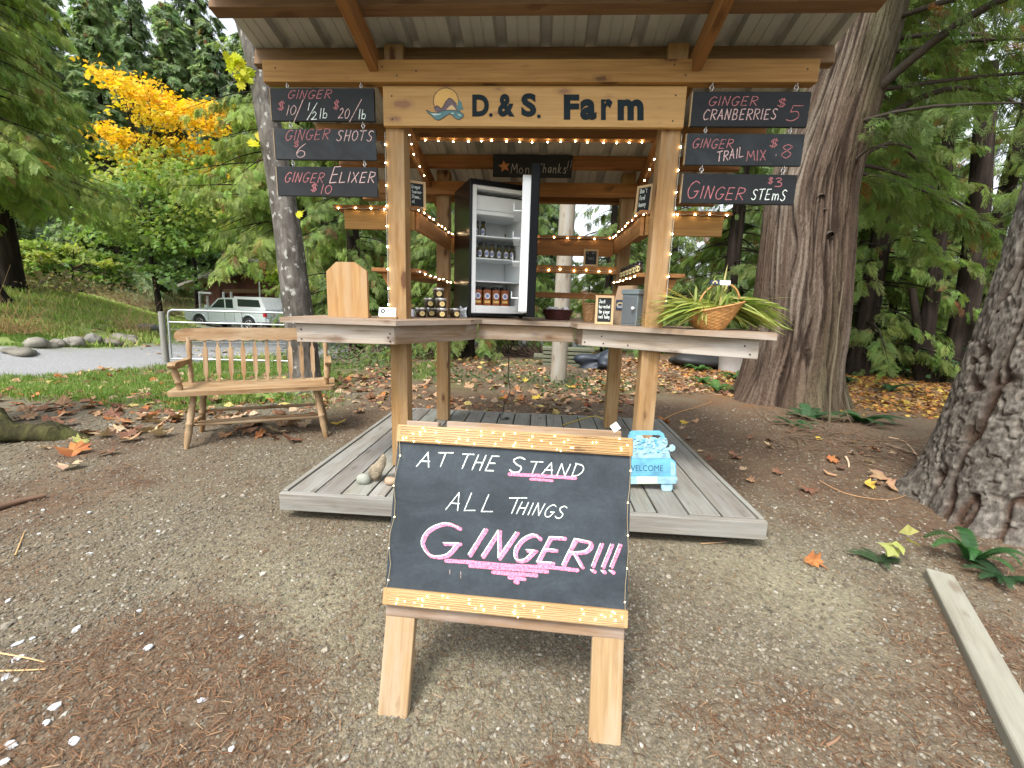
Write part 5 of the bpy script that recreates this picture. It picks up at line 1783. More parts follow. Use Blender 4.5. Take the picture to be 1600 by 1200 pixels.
for sx in (-1, 1):
    b = MB()
    arm = [(-.17, .0), (-.205, .012), (-.215, .03), (-.20, .045), (-.15, .05), (.10, .035), (.225, .035), (.225, .005), (.05, .0), (-.1, -.004)]
    P0 = np.array([sx * .525 + .024, 0, .60])
    b.prism([(p[0], p[1]) for p in arm], P0, (0, 1, 0), (0, 0, 1), .048); b.build('armrest', W_BENCH, t, world=False, bevel=.006)
    b = MB(); turned(b, (sx * .50, -.15, SZB + .034), (sx * .525, -.15, .598), [(0, .018), (.15, .023), (.3, .018), (.34, .025), (.4, .025), (.45, .018), (.7, .026), (.85, .02), (1, .018)]); b.build('arm_post', W_BENCH, t, world=False)

# ------------------------------------------------------------------ timber kerb on the right
a0 = atZ(1465, 905, 0); a1 = atZ(1625, 1210, 0)
t = thing('timber_kerb', 'flat grey landscaping timber lying on the gravel by the big fir trunk', 'timber', tuple((a0 + a1) / 2 * np.array([1, 1, 0])))
d = (a1 - a0) / np.linalg.norm(a1 - a0)
b = MB(); b.bar(a0 + np.array([0, 0, .012]), a1 + d * .9 + np.array([0, 0, .010]), .095, .06, tint=.02)
CONC = wood('pale driftwood timber', (.29, .275, .225), (.205, .19, .155), knots=.2, grey=(.30, .29, .245), gscale=14, coarse=.25)
b.build('timber', CONC, t, bevel=.008)

# ------------------------------------------------------------------ gate
GY = 8.5
def G(px, py, Y=GY): return atY(px, py, Y)
g0 = G(262, 567); gz0 = float(gz(g0[0], GY))
t = thing('gate_post', 'weathered round wooden post the metal gate hangs on', 'post', (float(G(258, 560)[0]), GY, gz0 - .05))
b = MB(); pt = G(252, 487)
b.tube([(G(260, 570)[0], GY, gz0 - .1), (G(259, 560)[0], GY, gz0 + .05), (pt[0], GY, pt[2])], [.066, .064, .058], 14); b.build('post', W_DECK, t, bevel=.006)
t = thing('farm_gate', 'galvanised tube farm gate with wire mesh beside the driveway', 'gate', (float(G(268, 562)[0]), GY, gz0))
YR = 8.9
tl = G(262, 484); bl_ = G(268, 562)
tr = atY(462, 490, YR); br = atY(462, 552, YR); br[2] = bl_[2] + .0
tr[0] += .25; br[0] = tr[0]; tr[2] = tl[2]
def lerp(a, c, u): return a + (c - a) * u
def gp(u, v): return lerp(lerp(bl_, br, u), lerp(tl, tr, u), v)
b = MB()
fr_ = [gp(0, 0.02)] + [gp(0, .9), gp(.008, .97), gp(.03, 1.0)] + [gp(u, 1) for u in np.linspace(.1, .97, 8)] + [gp(.992, .97), gp(1, .9), gp(1, 0.02)]
b.tube(fr_, .021, 8); b.tube([gp(0, .02), gp(1, .02)], .018, 8); b.build('frame', GALV, t)
for v in (.76,):
    b = MB(); b.tube([gp(0, v), gp(1, v)], .016, 8); b.build('rail', GALV, t)
b = MB(); b.tube([gp(.52, .02), gp(.52, 1)], .016, 8); b.build('upright', GALV, t)
b = MB()
for u in np.linspace(.05, .95, 18): b.tube([gp(u, .02), gp(u, .76)], .0022, 4, cap=False)
for v in (.14, .26, .38, .5, .62): b.tube([gp(0, v), gp(1, v)], .0022, 4, cap=False)
b.build('wire_mesh', GALV, t)
t = thing('latch_post', 'dark metal latch post at the far end of the gate', 'post', (float(tr[0]) + .08, YR, gz0 - .05))
b = MB(); b.tube([(tr[0] + .08, YR, gz0 - .2), (tr[0] + .08, YR, tr[2] + .06)], .03, 10); b.build('post', BLACKM, t)

# ------------------------------------------------------------------ pickup truck in the yard
PAINT = plain('silver paint', (.74, .81, .84), .28, .25, .03, 5, .0, coat=.6)
GLASS = plain('dark glass', (.02, .03, .035), .06, 0, .1, 5, 0)
TAILR = plain('red lamp', (.55, .02, .03), .25, bmp=0)
RIM = plain('alloy rim', (.5, .5, .52), .3, .8, .05)
tc = atY(372, 500, 24.0)
tgz = float(gz(tc[0], 24.0))
t = thing('pickup_truck', 'silver pickup truck with white canopy parked in the yard behind the gate', 'pickup truck', (float(tc[0]), 24.0, tgz), RAD(172))
TS = 1.0
def arch(cx, r, a0, a1, n=10): return [(cx + r * math.cos(a), .38 + r * math.sin(a)) for a in np.linspace(a0, a1, n)]
side = [(-2.62, .52), (-2.05, .50)] + arch(-1.55, .47, math.pi * .95, math.pi * .05) + [(-1.0, .42), (1.2, .42)] + arch(1.66, .47, math.pi * .95, math.pi * .05) + [(2.35, .45), (2.60, .52), (2.66, .75), (2.58, .95), (2.3, 1.08), (1.25, 1.18), (-2.58, 1.16), (-2.64, 1.1)]
b = MB(); b.prism([(x, z) for x, z in side], (0, .92, 0), (1, 0, 0), (0, 0, 1), 1.84) if False else b.prism([(x, z) for x, z in side][::1], (0, -.92, 0), (1, 0, 0), (0, 0, 1), 1.84)
body = b.build('body', PAINT, t, world=False, bevel=.05)
b = MB(); b.prism([(1.15, 1.165), (.45, 1.72), (.2, 1.77), (-.62, 1.79), (-.62, 1.165)][::-1], (0, -.78, 0), (1, 0, 0), (0, 0, 1), 1.56); b.build('cab', PAINT, t, world=False, bevel=.05)
b = MB(); b.prism([(-.64, 1.165), (-.64, 1.86), (-2.35, 1.84), (-2.62, 1.165)][::1][::-1][::-1], (0, -.82, 0), (1, 0, 0), (0, 0, 1), 1.64); b.build('canopy', plain('white canopy', (.78, .80, .80), .35, bmp=0), t, world=False, bevel=.04)
for sy in (-1, 1):
    yw = sy * .782
    b = MB()
    for pts in ([(.95, 1.22), (.42, 1.66), (.06, 1.70), (.06, 1.22)], [(-.02, 1.22), (-.02, 1.70), (-.50, 1.70), (-.50, 1.22)]):
        b.add([(x, yw, z) for x, z in pts], [(0, 1, 2, 3)])
    b.build('side_window', GLASS, t, world=False)
    b = MB(); b.add([(x, sy * .823, z) for x, z in [(-.85, 1.32), (-.85, 1.72), (-2.2, 1.70), (-2.3, 1.32)]], [(0, 1, 2, 3)]); b.build('canopy_window', GLASS, t, world=False)
    b = MB()
    for xs_ in (1.05, -.05, -.66): b.box(xs_ - .008, xs_ + .008, sy * .921 - .002, sy * .921 + .002, .5, 1.12, 0)
    b.build('door_seam', BLACKM, t, world=False)
    b = MB(); b.box(.02, .18, sy * .935 - .012, sy * .935 + .012, .98, 1.01, 0); b.build('door_handle', PAINT, t, world=False)
    b = MB(); b.box(.92, 1.08, sy * 1.0 - .08, sy * 1.0 + .08, 1.20, 1.36, 0); b.build('mirror', PAINT, t, world=False, bevel=.02)
    b = MB(); b.box(-2.655, -2.50, sy * .86 - .065, sy * .86 + .075, .80, 1.10, 0); b.build('tail_lamp', TAILR, t, world=False, bevel=.02)
    for wx in (-1.55, 1.66):
        b = MB(); b.lathe([(.20, -.12), (.34, -.12), (.385, -.08), (.385, .08), (.34, .12), (.20, .12)], 28, (wx, sy * .80, .385), ax=[(1, 0, 0), (0, 0, 1), (0, -1, 0)]); w_ = b.build('wheel', BLACKM, t, world=False)
        b = MB()
        yy = sy * .925
        for k in range(6):
            a = k * math.pi / 3
            b.obox((wx + .11 * math.cos(a), yy, .385 + .11 * math.sin(a)), [(math.cos(a), 0, math.sin(a)), (0, 1, 0), (-math.sin(a), 0, math.cos(a))], (.10, .01, .032), 0)
        b.tube([(wx + .215 * math.cos(a), yy, .385 + .215 * math.sin(a)) for a in np.linspace(0, 6.283, 25)[:-1]], .022, 6, closed=True)
        b.build('rim', RIM, w_, world=False)
        b = MB(); b.tube([(wx + .49 * math.cos(a), sy * .925, .39 + .49 * math.sin(a)) for a in np.linspace(.1, math.pi - .1, 14)], .035, 6); b.build('fender_flare', PAINT, t, world=False)
b = MB(); b.add([(-2.395 + -.0, -.70, 1.72), (-2.395, .70, 1.72), (-2.56, .72, 1.30), (-2.56, -.72, 1.30)], [(0, 1, 2, 3)]); b.build('rear_window', GLASS, t, world=False)
b = MB(); b.box(-2.80, -2.63, -.88, .88, .50, .68, 0); b.build('bumper', plain('pale bumper', (.6, .62, .63), .35, .3), t, world=False, bevel=.03)
b = MB(); b.box(-2.655, -2.642, -.16, .16, .98, 1.08, 0); b.build('tailgate_handle', BLACKM, t, world=False)

# ------------------------------------------------------------------ barn behind the truck
BARN = wood('red barn boards', (.15, .055, .038), (.075, .03, .022), knots=.2, gscale=6)
SHNG = plain('grey shingles', (.19, .175, .155), .9, bmp=.6, scale=5, bdist=.03)
YB = 29.5
bc = atY(392, 470, YB); bz = float(gz(bc[0], YB)) - .3
t = thing('barn', 'dark red board barn with low grey gabled roof behind the pickup', 'barn', (float(bc[0]), YB, bz))
def Bp(px, py): return atY(px, py, YB)
el, er, pk = Bp(296, 449), Bp(486, 452), Bp(402, 409)
wl, wr = Bp(318, 449)[0], Bp(470, 450)[0]
b = MB()
nw = 18
zr = lambda x: (el[2] + (pk[2] - el[2]) * (x - el[0]) / (pk[0] - el[0])) if x < pk[0] else (pk[2] + (er[2] - pk[2]) * (x - pk[0]) / (er[0] - pk[0]))
do0, do1 = Bp(352, 470)[0], Bp(384, 470)[0]; dz_ = Bp(370, 455)[2]
for k in range(nw):
    x0 = wl + (wr - wl) * k / nw; x1 = wl + (wr - wl) * (k + 1) / nw - .012
    lo = bz - .5
    if x1 > do0 and x0 < do1: lo = dz_
    b.prism([(x0, lo), (x1, lo), (x1, zr(x1) - .12), (x0, zr(x0) - .12)], (0, YB, 0), (1, 0, 0), (0, 0, 1), .06, tint=.25, uvrot=True)
b.build('wall', BARN, t)
for xx in (wl, wr - .1):
    b = MB(); b.box(xx, xx + .1, YB + .07, YB + 7, bz - .5, zr(xx) - .25); b.build('wall', BARN, t)
b = MB(); b.box(do0 - .1, do1 + .1, YB + .35, YB + .4, bz - .5, dz_ - .02); b.build('door', wood('red door', (.20, .06, .04), (.11, .035, .025), knots=0, gscale=6), t)
for p, q in ((el, pk), (pk, er)):
    b = MB(); d_ = (q - p); L_ = math.hypot(d_[0], d_[2])
    e1 = np.array([d_[0], 0, d_[2]]) / L_
    up2_ = np.array([-e1[2], 0, e1[0]])
    c = (p + q) / 2 + np.array([0, 3.0, 0])
    b.obox(c + up2_ * .08, [e1, (0, 1, 0), up2_], (L_ / 2, 4.0, .08), 0); b.build('roof', SHNG, t)
pp0, pp1 = Bp(352, 437), Bp(386, 424)
b = MB(); d_ = pp1 - pp0; L_ = np.linalg.norm(d_); e1 = d_ / L_
b.obox((pp0 + pp1) / 2 + np.array([0, -1.0, 0]), [e1, (0, 1, 0), np.cross(e1, (0, 1, 0))], (L_ / 2, .9, .07), 0); b.build('porch_roof', SHNG, t)
b = MB(); b.bar(Bp(352, 455) + np.array([0, -.1, 0]), Bp(420, 455) + np.array([0, -.1, 0]), .2, .28); b.build('lintel', W_ROUGH, t)
WP = plain('white painted pipe', (.75, .76, .76), .5, bmp=0)
for k, (x_, y0, y1) in enumerate(((312, 482, 456), (324, 480, 462), (349, 478, 456), (361, 476, 456), (437, 484, 458), (405, 474, 440))):
    p0_ = atY(x_, y0, 27.3); p1_ = atY(x_, y1, 27.3)
    tt = thing('white_pole', 'thin white pole standing between the pickup and the barn', 'pole', (float(p0_[0]), 27.3, float(gz(p0_[0], 27.3))), 0, 'white poles before the barn')
    b = MB(); b.tube([(p0_[0], 27.3, float(gz(p0_[0], 27.3)) - .1), (p1_[0], 27.3, p1_[2])], .07 if k != 5 else .04, 8); b.build('pole', WP, tt)
p0_, p1_ = atY(312, 457, 27.2), atY(332, 458, 27.2)
tt = thing('white_rail_sign', 'white board across the poles at the left of the pickup', 'board', tuple(p0_)); b = MB(); b.bar(p0_ + np.array([0, -.12, 0]), p1_ + np.array([0, -.12, 0]), .1, .12); b.build('board', WP, tt)
p0_, p1_ = atY(436, 461, 27), atY(452, 460, 27)
tt = thing('white_rail_sign', 'white board on the pole at the right of the pickup', 'board', tuple(p0_)); b = MB(); b.bar(p0_, p1_ + np.array([.6, 0, 0]), .1, .22); b.build('board', WP, tt)

# ------------------------------------------------------------------ pails under the counter's right wing, far back
def pail(px, py, Y, r, h, lb, m):
    q = atY(px, py, Y); z = float(gz(q[0], Y))
    t = thing('pail', lb, 'pail', (float(q[0]), Y, z))
    b = MB(); b.lathe([(r * .86, 0), (r * .9, .01), (r, h * .92), (r * 1.06, h * .93), (r * 1.06, h), (r * .98, h)], 20); b.build('tub', m, t, world=False)
    b = MB(); b.tube([(r * math.cos(a), -.01, h * .92 - r * .5 * math.sin(a)) for a in np.linspace(0, math.pi, 12)], .005, 5); b.build('bail', STEEL, t, world=False)
    return t
pail(1142, 574, 8.5, .24, .40, 'big white pail beside the cedar trunk under the counter wing', LINER)
pail(1104, 562, 8.9, .11, .30, 'small white pail standing by the big white one', LINER)
q = atY(1085, 565, 9.0)
b = MB(); V, Fc = rock_mesh(.55, .35, .2, 4, 1.4); b.add(V, Fc, None, smooth=True)
o = b.build('tarp_heap', BLACKM, None); o.location = (float(q[0]) + .15, 9.1, float(gz(q[0], 9.1)) - .02); tag(o, 'black plastic tarp heap behind the pails', 'tarp')
q = atY(945, 560, 8.0)
b = MB(); V, Fc = rock_mesh(.42, .3, .20, 14, 1.4); b.add(V, Fc, None, smooth=True)
o = b.build('tarp_bundle', plain('dark blue tarp', (.02, .027, .04), .5), None); o.location = (float(q[0]), 8.2, float(gz(q[0], 8.2)) - .02); tag(o, 'dark blue tarp bundle behind the deck', 'tarp')
q = atY(905, 560, 8.4)
t = thing('lumber_stack', 'stack of mossy grey boards on the ground behind the round pole', 'lumber stack', (float(q[0]), 8.6, float(gz(q[0], 8.6))))
for k in range(5):
    b = MB(); b.box(q[0] - .8 + random.uniform(-.1, .1), q[0] + .35 + random.uniform(-.1, .1), 8.45, 8.75, float(gz(q[0], 8.6)) + k * .075, float(gz(q[0], 8.6)) + k * .075 + .055); b.build('board', plain('mossy board %d' % k, (.12, .125, .08), .9, bmp=.4), t, bevel=.006)

# ------------------------------------------------------------------ trees
def trunk_mesh(path, rad, n=40, m=90, ridge=.05, freq=9, seed=0, flare=None, zs=.25, lobes=5, style=None):
    """a real trunk surface: tapering, fluted at the foot, with bark ridges pushed out of the surface"""
    path = np.array(path, float); rad = np.array(rad, float)
    s_ = np.linspace(0, 1, len(path)); u = np.linspace(0, 1, m) ** (1.9 if style else 1)
    if len(path) > 3:
        P = np.array(smoothpts([tuple(p) for p in path], 8)); ss = np.linspace(0, 1, len(P))
        C_ = np.stack([np.interp(u, ss, P[:, i]) for i in range(3)], 1)
    else:
        C_ = np.stack([np.interp(u, s_, path[:, i]) for i in range(3)], 1)
    r = np.interp(u, s_, rad)
    a = np.linspace(0, 2 * math.pi, n, endpoint=False)
    A_, U_ = np.meshgrid(a, u)
    Z_ = np.repeat(C_[:, 2:3], n, 1)
    z0 = C_[0, 2]
    wob = fbm(np.cos(A_) * 1.5 + 7 + Z_ * .25, np.sin(A_) * 1.5 + seed, seed, 3) - .5
    nz = fbm(A_ / (2 * math.pi) * freq * 4, Z_ * zs * freq + np.sin(A_ * 2) * .3, seed + 3, 4)
    nz2 = fbm(A_ / (2 * math.pi) * freq * 9, Z_ * zs * freq * 2.2, seed + 9, 3)
    rr = r[:, None] * (1 + .16 * wob + ridge * (np.abs(nz - .5) * 4 - .8) + ridge * .45 * (nz2 - .5) * 2)
    if style:
        Rm = float(np.mean(rad[:len(rad) // 2]))
        a1 = A_ * Rm
        mixv = lambda w, c0, c1: np.array(c0) * (1 - w[..., None]) + np.array(c1) * w[..., None]
        lowz = fbm(A_ * 1.6, Z_ * .7, seed + 21, 3)
        if style == 'fir':
            warp = (fbm(a1 * 5, Z_ * 3, seed + 5, 3) - .5) * .35
            N1 = fbm(a1 * 6.5 + warp, Z_ * 1.7 + warp * 2, seed + 3, 3)
            N2 = fbm(a1 * 15 + warp * 2, Z_ * 6.5, seed + 8, 3)
            N3 = fbm(a1 * 55, Z_ * 42, seed + 13, 3)
            k1 = 1 - S(0, .07, np.abs(N1 - .5)); k2 = 1 - S(0, .05, np.abs(N2 - .5))
            rr = r[:, None] * (1 + .12 * wob) + .016 - .042 * k1 - .013 * k2 + .012 * (N3 - .5)
            col = mixv(np.clip((N3 - .25) * 1.6 + (lowz - .5) * .8, 0, 1), (.085, .074, .062), (.245, .222, .188))
            col = mixv(k2 * .55, col, (.09, .07, .055))
            col = mixv(np.clip(k1 * 1.1, 0, 1) * .9, col, (.055, .030, .019))
        else:
            warp = (fbm(A_ * 2.2, Z_ * .8, seed + 5, 3) - .5) * 2.0
            N1 = fbm(a1 * 13 + warp, Z_ * .6, seed + 3, 4)
            N2 = fbm(a1 * 42 + warp * 3, Z_ * 1.1, seed + 8, 4)
            k1 = 1 - S(0, .09, np.abs(N1 - .5)); k2 = 1 - S(0, .08, np.abs(N2 - .5))
            rr = r[:, None] * (1 + .13 * wob) + .014 - .034 * k1 - .010 * k2
            gz_ = np.clip((lowz - .36) * 3, 0, 1)
            col = mixv(np.clip((N2 - .2) * 1.5, 0, 1), (.062, .039, .027), (.145, .104, .076))
            col = mixv(gz_ * np.clip((N2 - .3) * 2, 0, 1) * .8, col, (.235, .20, .16))
            col = mixv(np.clip((fbm(A_ * 1.3 + 4, Z_ * .45, seed + 31, 3) - .5) * 4, 0, 1) * .5, col, (.10, .10, .05))
            col = mixv(k1 * .85, col, (.022, .014, .010))
            col = mixv(k2 * .45, col, (.03, .02, .015))
    if flare:
        hh = np.clip((Z_ - z0) / flare[0], 0, 1)
        rr = rr + flare[1] * (1 - hh) ** 2.4 * (1 + .55 * np.sin(A_ * lobes + seed) * 1.0)
    V = np.stack([C_[:, 0:1] + rr * np.cos(A_), C_[:, 1:2] + rr * np.sin(A_), Z_], -1).reshape(-1, 3)
    i = np.arange(m - 1)[:, None] * n; j = np.arange(n)[None]; j2 = (j + 1) % n
    Fq = np.stack([i + j, i + j2, i + n + j2, i + n + j], -1).reshape(-1, 4)
    if style: return V, Fq, col.reshape(-1, 3)
    return V, Fq


def tube_np(P, r0, r1, n=5):
    P = np.array(P, float); m = len(P)
    T = np.gradient(P, axis=0); T /= np.linalg.norm(T, axis=1)[:, None] + 1e-9
    ref = np.array([.13, .2, .97]); Uv = np.cross(T, ref); Uv /= np.linalg.norm(Uv, axis=1)[:, None] + 1e-9
    Wv = np.cross(T, Uv)
    r = np.linspace(r0, r1, m)[:, None]
    V = np.concatenate([(P + r * (math.cos(a) * Uv + math.sin(a) * Wv))[:, None] for a in np.linspace(0, 2 * math.pi, n, endpoint=False)], 1).reshape(-1, 3)
    i = np.arange(m - 1)[:, None] * n; j = np.arange(n)[None]; j2 = (j + 1) % n
    return V, np.stack([i + j, i + j2, i + n + j2, i + n + j], -1).reshape(-1, 4)


def spray_tpl(seed, n=9, w=.05, ll=.42, bend=.25, flatz=.0):
    """one flat conifer spray, unit length along +x: a spine with leaflets to both sides"""
    r1 = random.Random(seed)
    V, Fq = [], []
    def quad(p, d, L, w_):
        d = np.array(d) / np.linalg.norm(d)
        s_ = np.cross(d, (0, 0, 1)); s_ /= np.linalg.norm(s_)
        k = len(V)
        p = np.array(p)
        V.extend([p + s_ * w_ * .35, p + d * L * .55 + s_ * w_ * .5, p + d * L, p + d * L * .55 - s_ * w_ * .5])
        Fq.append((k, k + 1, k + 2, k + 3))
    zf = lambda x: -bend * x * x
    quad((0, 0, 0), (1, 0, -bend * .6), 1.0, w * .7)
    for i in range(n):
        x = .08 + .85 * i / n
        for sg in (-1, 1):
            L = ll * (1 - .75 * x) * r1.uniform(.75, 1.2) + .08
            quad((x, 0, zf(x)), (.75 + r1.uniform(-.15, .2), sg * r1.uniform(.5, .8), r1.uniform(-.45, .08)), L, w)
            if L > .28:
                for f_ in (.35, .62):
                    quad((x + f_ * L * .7, sg * f_ * L * .62, zf(x) - .06), (.9, sg * r1.uniform(-.2, .35), r1.uniform(-.4, 0)), L * .45, w * .85)
    return np.array(V), np.array(Fq)


SPR = [spray_tpl(k) for k in range(4)]
FIRS = [spray_tpl(10 + k, 8, .07, .34, .15) for k in range(3)]
FARS = [spray_tpl(20 + k, 4, .13, .5, .3) for k in range(3)]


def tint_arr(base, n, r1, dv=.35, br=None, pb=.0):
    f = r1.uniform(1 - dv, 1 + dv, (n, 1)) * np.ones((1, 3))
    f *= 1 + r1.uniform(-.12, .12, (n, 3))
    c = np.array(base)[None] * f
    if br is not None and pb > 0:
        k = r1.random(n) < pb
        c[k] = np.array(br) * f[k]
    return c


def conifer_parts(H, z0, Lmax, nb, seed, tpl, spray=.32, dens=9, droop=.35, col=(.055, .085, .03), up0=.25, az=None, top=.75, br=None, pb=.0, hang=.45, trad=.2, lim=True, pathx=None):
    """crown (sprays) and limbs of a conifer standing at the origin"""
    r1 = np.random.default_rng(seed)
    pos, fwd, upv, scl = [], [], [], []
    limbs = []
    for i in range(nb):
        f = (i + r1.random()) / nb
        z = z0 + (H - z0) * f ** 1.15
        L = Lmax * (1 - f * top) * r1.uniform(.65, 1.15)
        a = r1.uniform(0, 2 * math.pi) if az is None else r1.uniform(az[0], az[1])
        d = np.array([math.cos(a), math.sin(a), 0])
        m = max(5, int(L / .3))
        u = np.linspace(0, 1, m)
        curve = r1.uniform(-.25, .25)
        side = np.array([-d[1], d[0], 0])
        dr = droop * r1.uniform(.6, 1.4)
        c0 = np.array(pathx(z)) if pathx else np.array([0, 0, z])
        P = c0 + np.outer(u * L, d) + np.outer(curve * L * u * u, side)
        P[:, 2] += L * (up0 * u - (up0 + dr) * u ** 2.0 + .12 * u ** 4)
        if lim: limbs.append(tube_np(P, .010 + .007 * L, .003, 5))
        n = int(L * dens * 2)
        t = r1.uniform(.12, 1.0, n) ** .85
        Q = np.stack([np.interp(t, u, P[:, k]) for k in range(3)], 1)
        T = np.gradient(P, axis=0); T /= np.linalg.norm(T, axis=1)[:, None]
        Tq = np.stack([np.interp(t, u, T[:, k]) for k in range(3)], 1)
        sg = np.where(r1.random(n) < .5, -1, 1)[:, None]
        Sd = np.cross(Tq, np.array([0, 0, 1.0])); Sd /= np.linalg.norm(Sd, axis=1)[:, None] + 1e-9
        fw = Tq * r1.uniform(.3, .9, (n, 1)) + Sd * sg * r1.uniform(.25, .95, (n, 1)) + np.array([0, 0, -1.0]) * r1.uniform(0, hang * 2, (n, 1))
        up_ = np.array([0, 0, 1.0]) + r1.normal(0, .35, (n, 3)) + d * .4
        off = Sd * sg * (r1.random((n, 1)) * .12 * L * (1 - t[:, None])) + np.array([0, 0, -1]) * r1.random((n, 1)) * .08 * L
        pos.append(Q + off); fwd.append(fw); upv.append(up_); scl.append(spray * r1.uniform(.6, 1.35, n) * (1.05 - .35 * t))
    pos = np.concatenate(pos); fwd = np.concatenate(fwd); upv = np.concatenate(upv); scl = np.concatenate(scl)
    fr_ = frames(fwd, upv)
    n = len(pos)
    # clumps of lighter and darker growth
    cl = .72 + .75 * fbm(pos[:, 0] * .9 + pos[:, 2] * .6 + seed, pos[:, 1] * .9 - pos[:, 2] * .5, seed, 3)
    colr = tint_arr(col, n, r1, .3, br, pb) * cl[:, None]
    parts = []
    pick = r1.integers(0, len(tpl), n)
    for k, (tv, tf) in enumerate(tpl):
        w = pick == k
        if w.any(): parts.append(scatter(tv, tf, pos[w], fr_[w], scl[w], colr[w]))
    return join(parts), limbs


def limbs_join(base_V, base_F, limbs):
    V, Fq, n = [base_V], [base_F], len(base_V)
    for v, f in limbs:
        V.append(v); Fq.append(f + n); n += len(v)
    return np.concatenate(V), np.concatenate(Fq)


def tree(name, label, base, trunk, crown, bmat, lmat, group=None):
    t = thing(name, label, 'tree', tuple(base), 0, group)
    if trunk is not None: link_mesh('trunk', np_mesh('trunk', trunk[0], trunk[1], trunk[2] if len(trunk) > 2 else None, True), bmat, t, world=False)
    if crown is not None: link_mesh('crown', np_mesh('crown', *crown), lmat, t, world=False)
    return t


def place(px, Y): 
    q = atY(px, 540, Y)
    return np.array([q[0], Y, float(gz(q[0], Y)) - .03])


# --- the big cedar right of the stand
tp = [(3.30, 5.85, -.05), (3.29, 5.83, .5), (3.28, 5.80, 1.0), (3.22, 5.78, 2.0), (3.19, 5.78, 2.6), (3.30, 5.8, 3.3), (3.47, 5.85, 4.2), (3.68, 5.9, 6), (3.9, 5.9, 10), (4.0, 5.9, 14)]
tr_ = [.585, .55, .53, .49, .46, .43, .40, .37, .28, .08]
O = np.array([3.30, 5.85, 0.0])
V, Fq, CC = trunk_mesh([np.array(p) - O for p in tp], tr_, 330, 420, .05, 11, 3, (.70, .12), .035, 5, 'cedar')
def cpath(z): return np.array([np.interp(z, [p[2] for p in tp], [p[0] for p in tp]), np.interp(z, [p[2] for p in tp], [p[1] for p in tp]), z]) - O
(c1, l1) = conifer_parts(13, 2.7, 3.4, 46, 31, SPR, .27, 20, .36, (.165, .23, .075), .10, (-1.25, .6), .6, (.26, .12, .05), .04, hang=.6, pathx=cpath)
(c2, l2) = conifer_parts(13, 4.2, 3.2, 34, 32, SPR, .30, 12, .36, (.125, .185, .058), .10, (.6, 5.0), .6, pathx=cpath)
# dead snags and the knots on the trunk
ext = []
for z, a, L, r_0 in ((3.55, -.9, 1.6, .05), (3.2, -.15, 1.4, .045), (2.9, -.2, .5, .03), (2.2, -1.8, .06, .045), (2.35, -1.9, .08, .05), (1.95, -1.65, .07, .05), (1.5, -1.5, .05, .03), (2.75, -1.2, .35, .02)):
    p = cpath(z); d = np.array([math.cos(a), math.sin(a), .12])
    R0 = np.interp(z, [q[2] for q in tp], tr_) * .9
    P = [p + d * (R0 + L * u) + np.array([0, 0, .22 * L * math.sin(u * 3)]) for u in np.linspace(0, 1, 9)]
    ext.append(tube_np(P, r_0, r_0 * (.35 if L > .2 else .75), 8))
cr = join([c1, c2])
V2, F2 = limbs_join(V, Fq, l1 + l2 + ext); CC = np.concatenate([CC, np.tile((.075, .06, .048), (len(V2) - len(V), 1))])
tree('cedar_tree', 'massive stringy-barked cedar with fluted foot just right of the stand', O, (V2, F2, CC), cr, BARKC, LEAF)

# --- the fir trunk at the right edge
O = np.array([2.98, 2.58, 0.0])
tp2 = [(0, 0, -.08), (0, 0, .35), (.02, 0, .8), (.03, 0, 1.3), (.03, 0, 1.8), (.05, 0, 3), (.08, 0, 6), (.1, 0, 11)]
V, Fq, CC = trunk_mesh(tp2, [.50, .475, .435, .395, .365, .33, .26, .1], 380, 420, .075, 8, 12, (.55, .12), .30, 6, 'fir')
tree('fir_tree', 'thick furrowed grey fir trunk cut off by the right edge of the picture', O, (V, Fq, CC), None, BARKF, LEAF)

# --- the slim lichened tree behind the bench
tp3 = [(-2.90, 5.15, -.03), (-2.93, 5.15, .6), (-2.97, 5.15, 1.2), (-3.06, 5.15, 2.3), (-3.24, 5.15, 3.6), (-3.33, 5.15, 4.0), (-3.5, 5.15, 4.6), (-3.8, 5.2, 6.5), (-3.95, 5.2, 9)]
O = np.array([-2.90, 5.15, 0.0])
V, Fq = trunk_mesh([np.array(p) - O for p in tp3], [.185, .175, .165, .14, .115, .11, .10, .08, .04], 56, 200, .03, 8, 8, (.35, .07), .3, 4)
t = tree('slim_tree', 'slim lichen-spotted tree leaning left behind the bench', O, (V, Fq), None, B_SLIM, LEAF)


def maple_leaf():
    """five-lobed leaf, unit width, in the x-y plane, stalk at the origin"""
    o_ = [(0, 0), (.16, -.02), (.46, .10), (.34, .22), (.50, .42), (.30, .45), (.27, .62), (.10, .55), (0, .95)]
    full = o_ + [(-x, y) for x, y in o_[-2:0:-1]]
    V = [(0, .32, 0)] + [(x, y, -.10 * (abs(x) * 1.6) ** 2 + .05 * math.sin(y * 5)) for x, y in full]
    n = len(full)
    Fq = [(0, i + 1, (i + 1) % n + 1) for i in range(n)]
    return np.array(V), np.array(Fq)


def simple_leaf():
    V = np.array([(0, 0, 0), (.5, .35, -.06), (.22, .62, .02), (0, 1, -.05), (-.22, .62, .02), (-.5, .35, -.06)])
    Fq = np.array([(0, 1, 2), (0, 2, 3), (0, 3, 4), (0, 4, 5)])
    return V, Fq


ML, SL = maple_leaf(), simple_leaf()


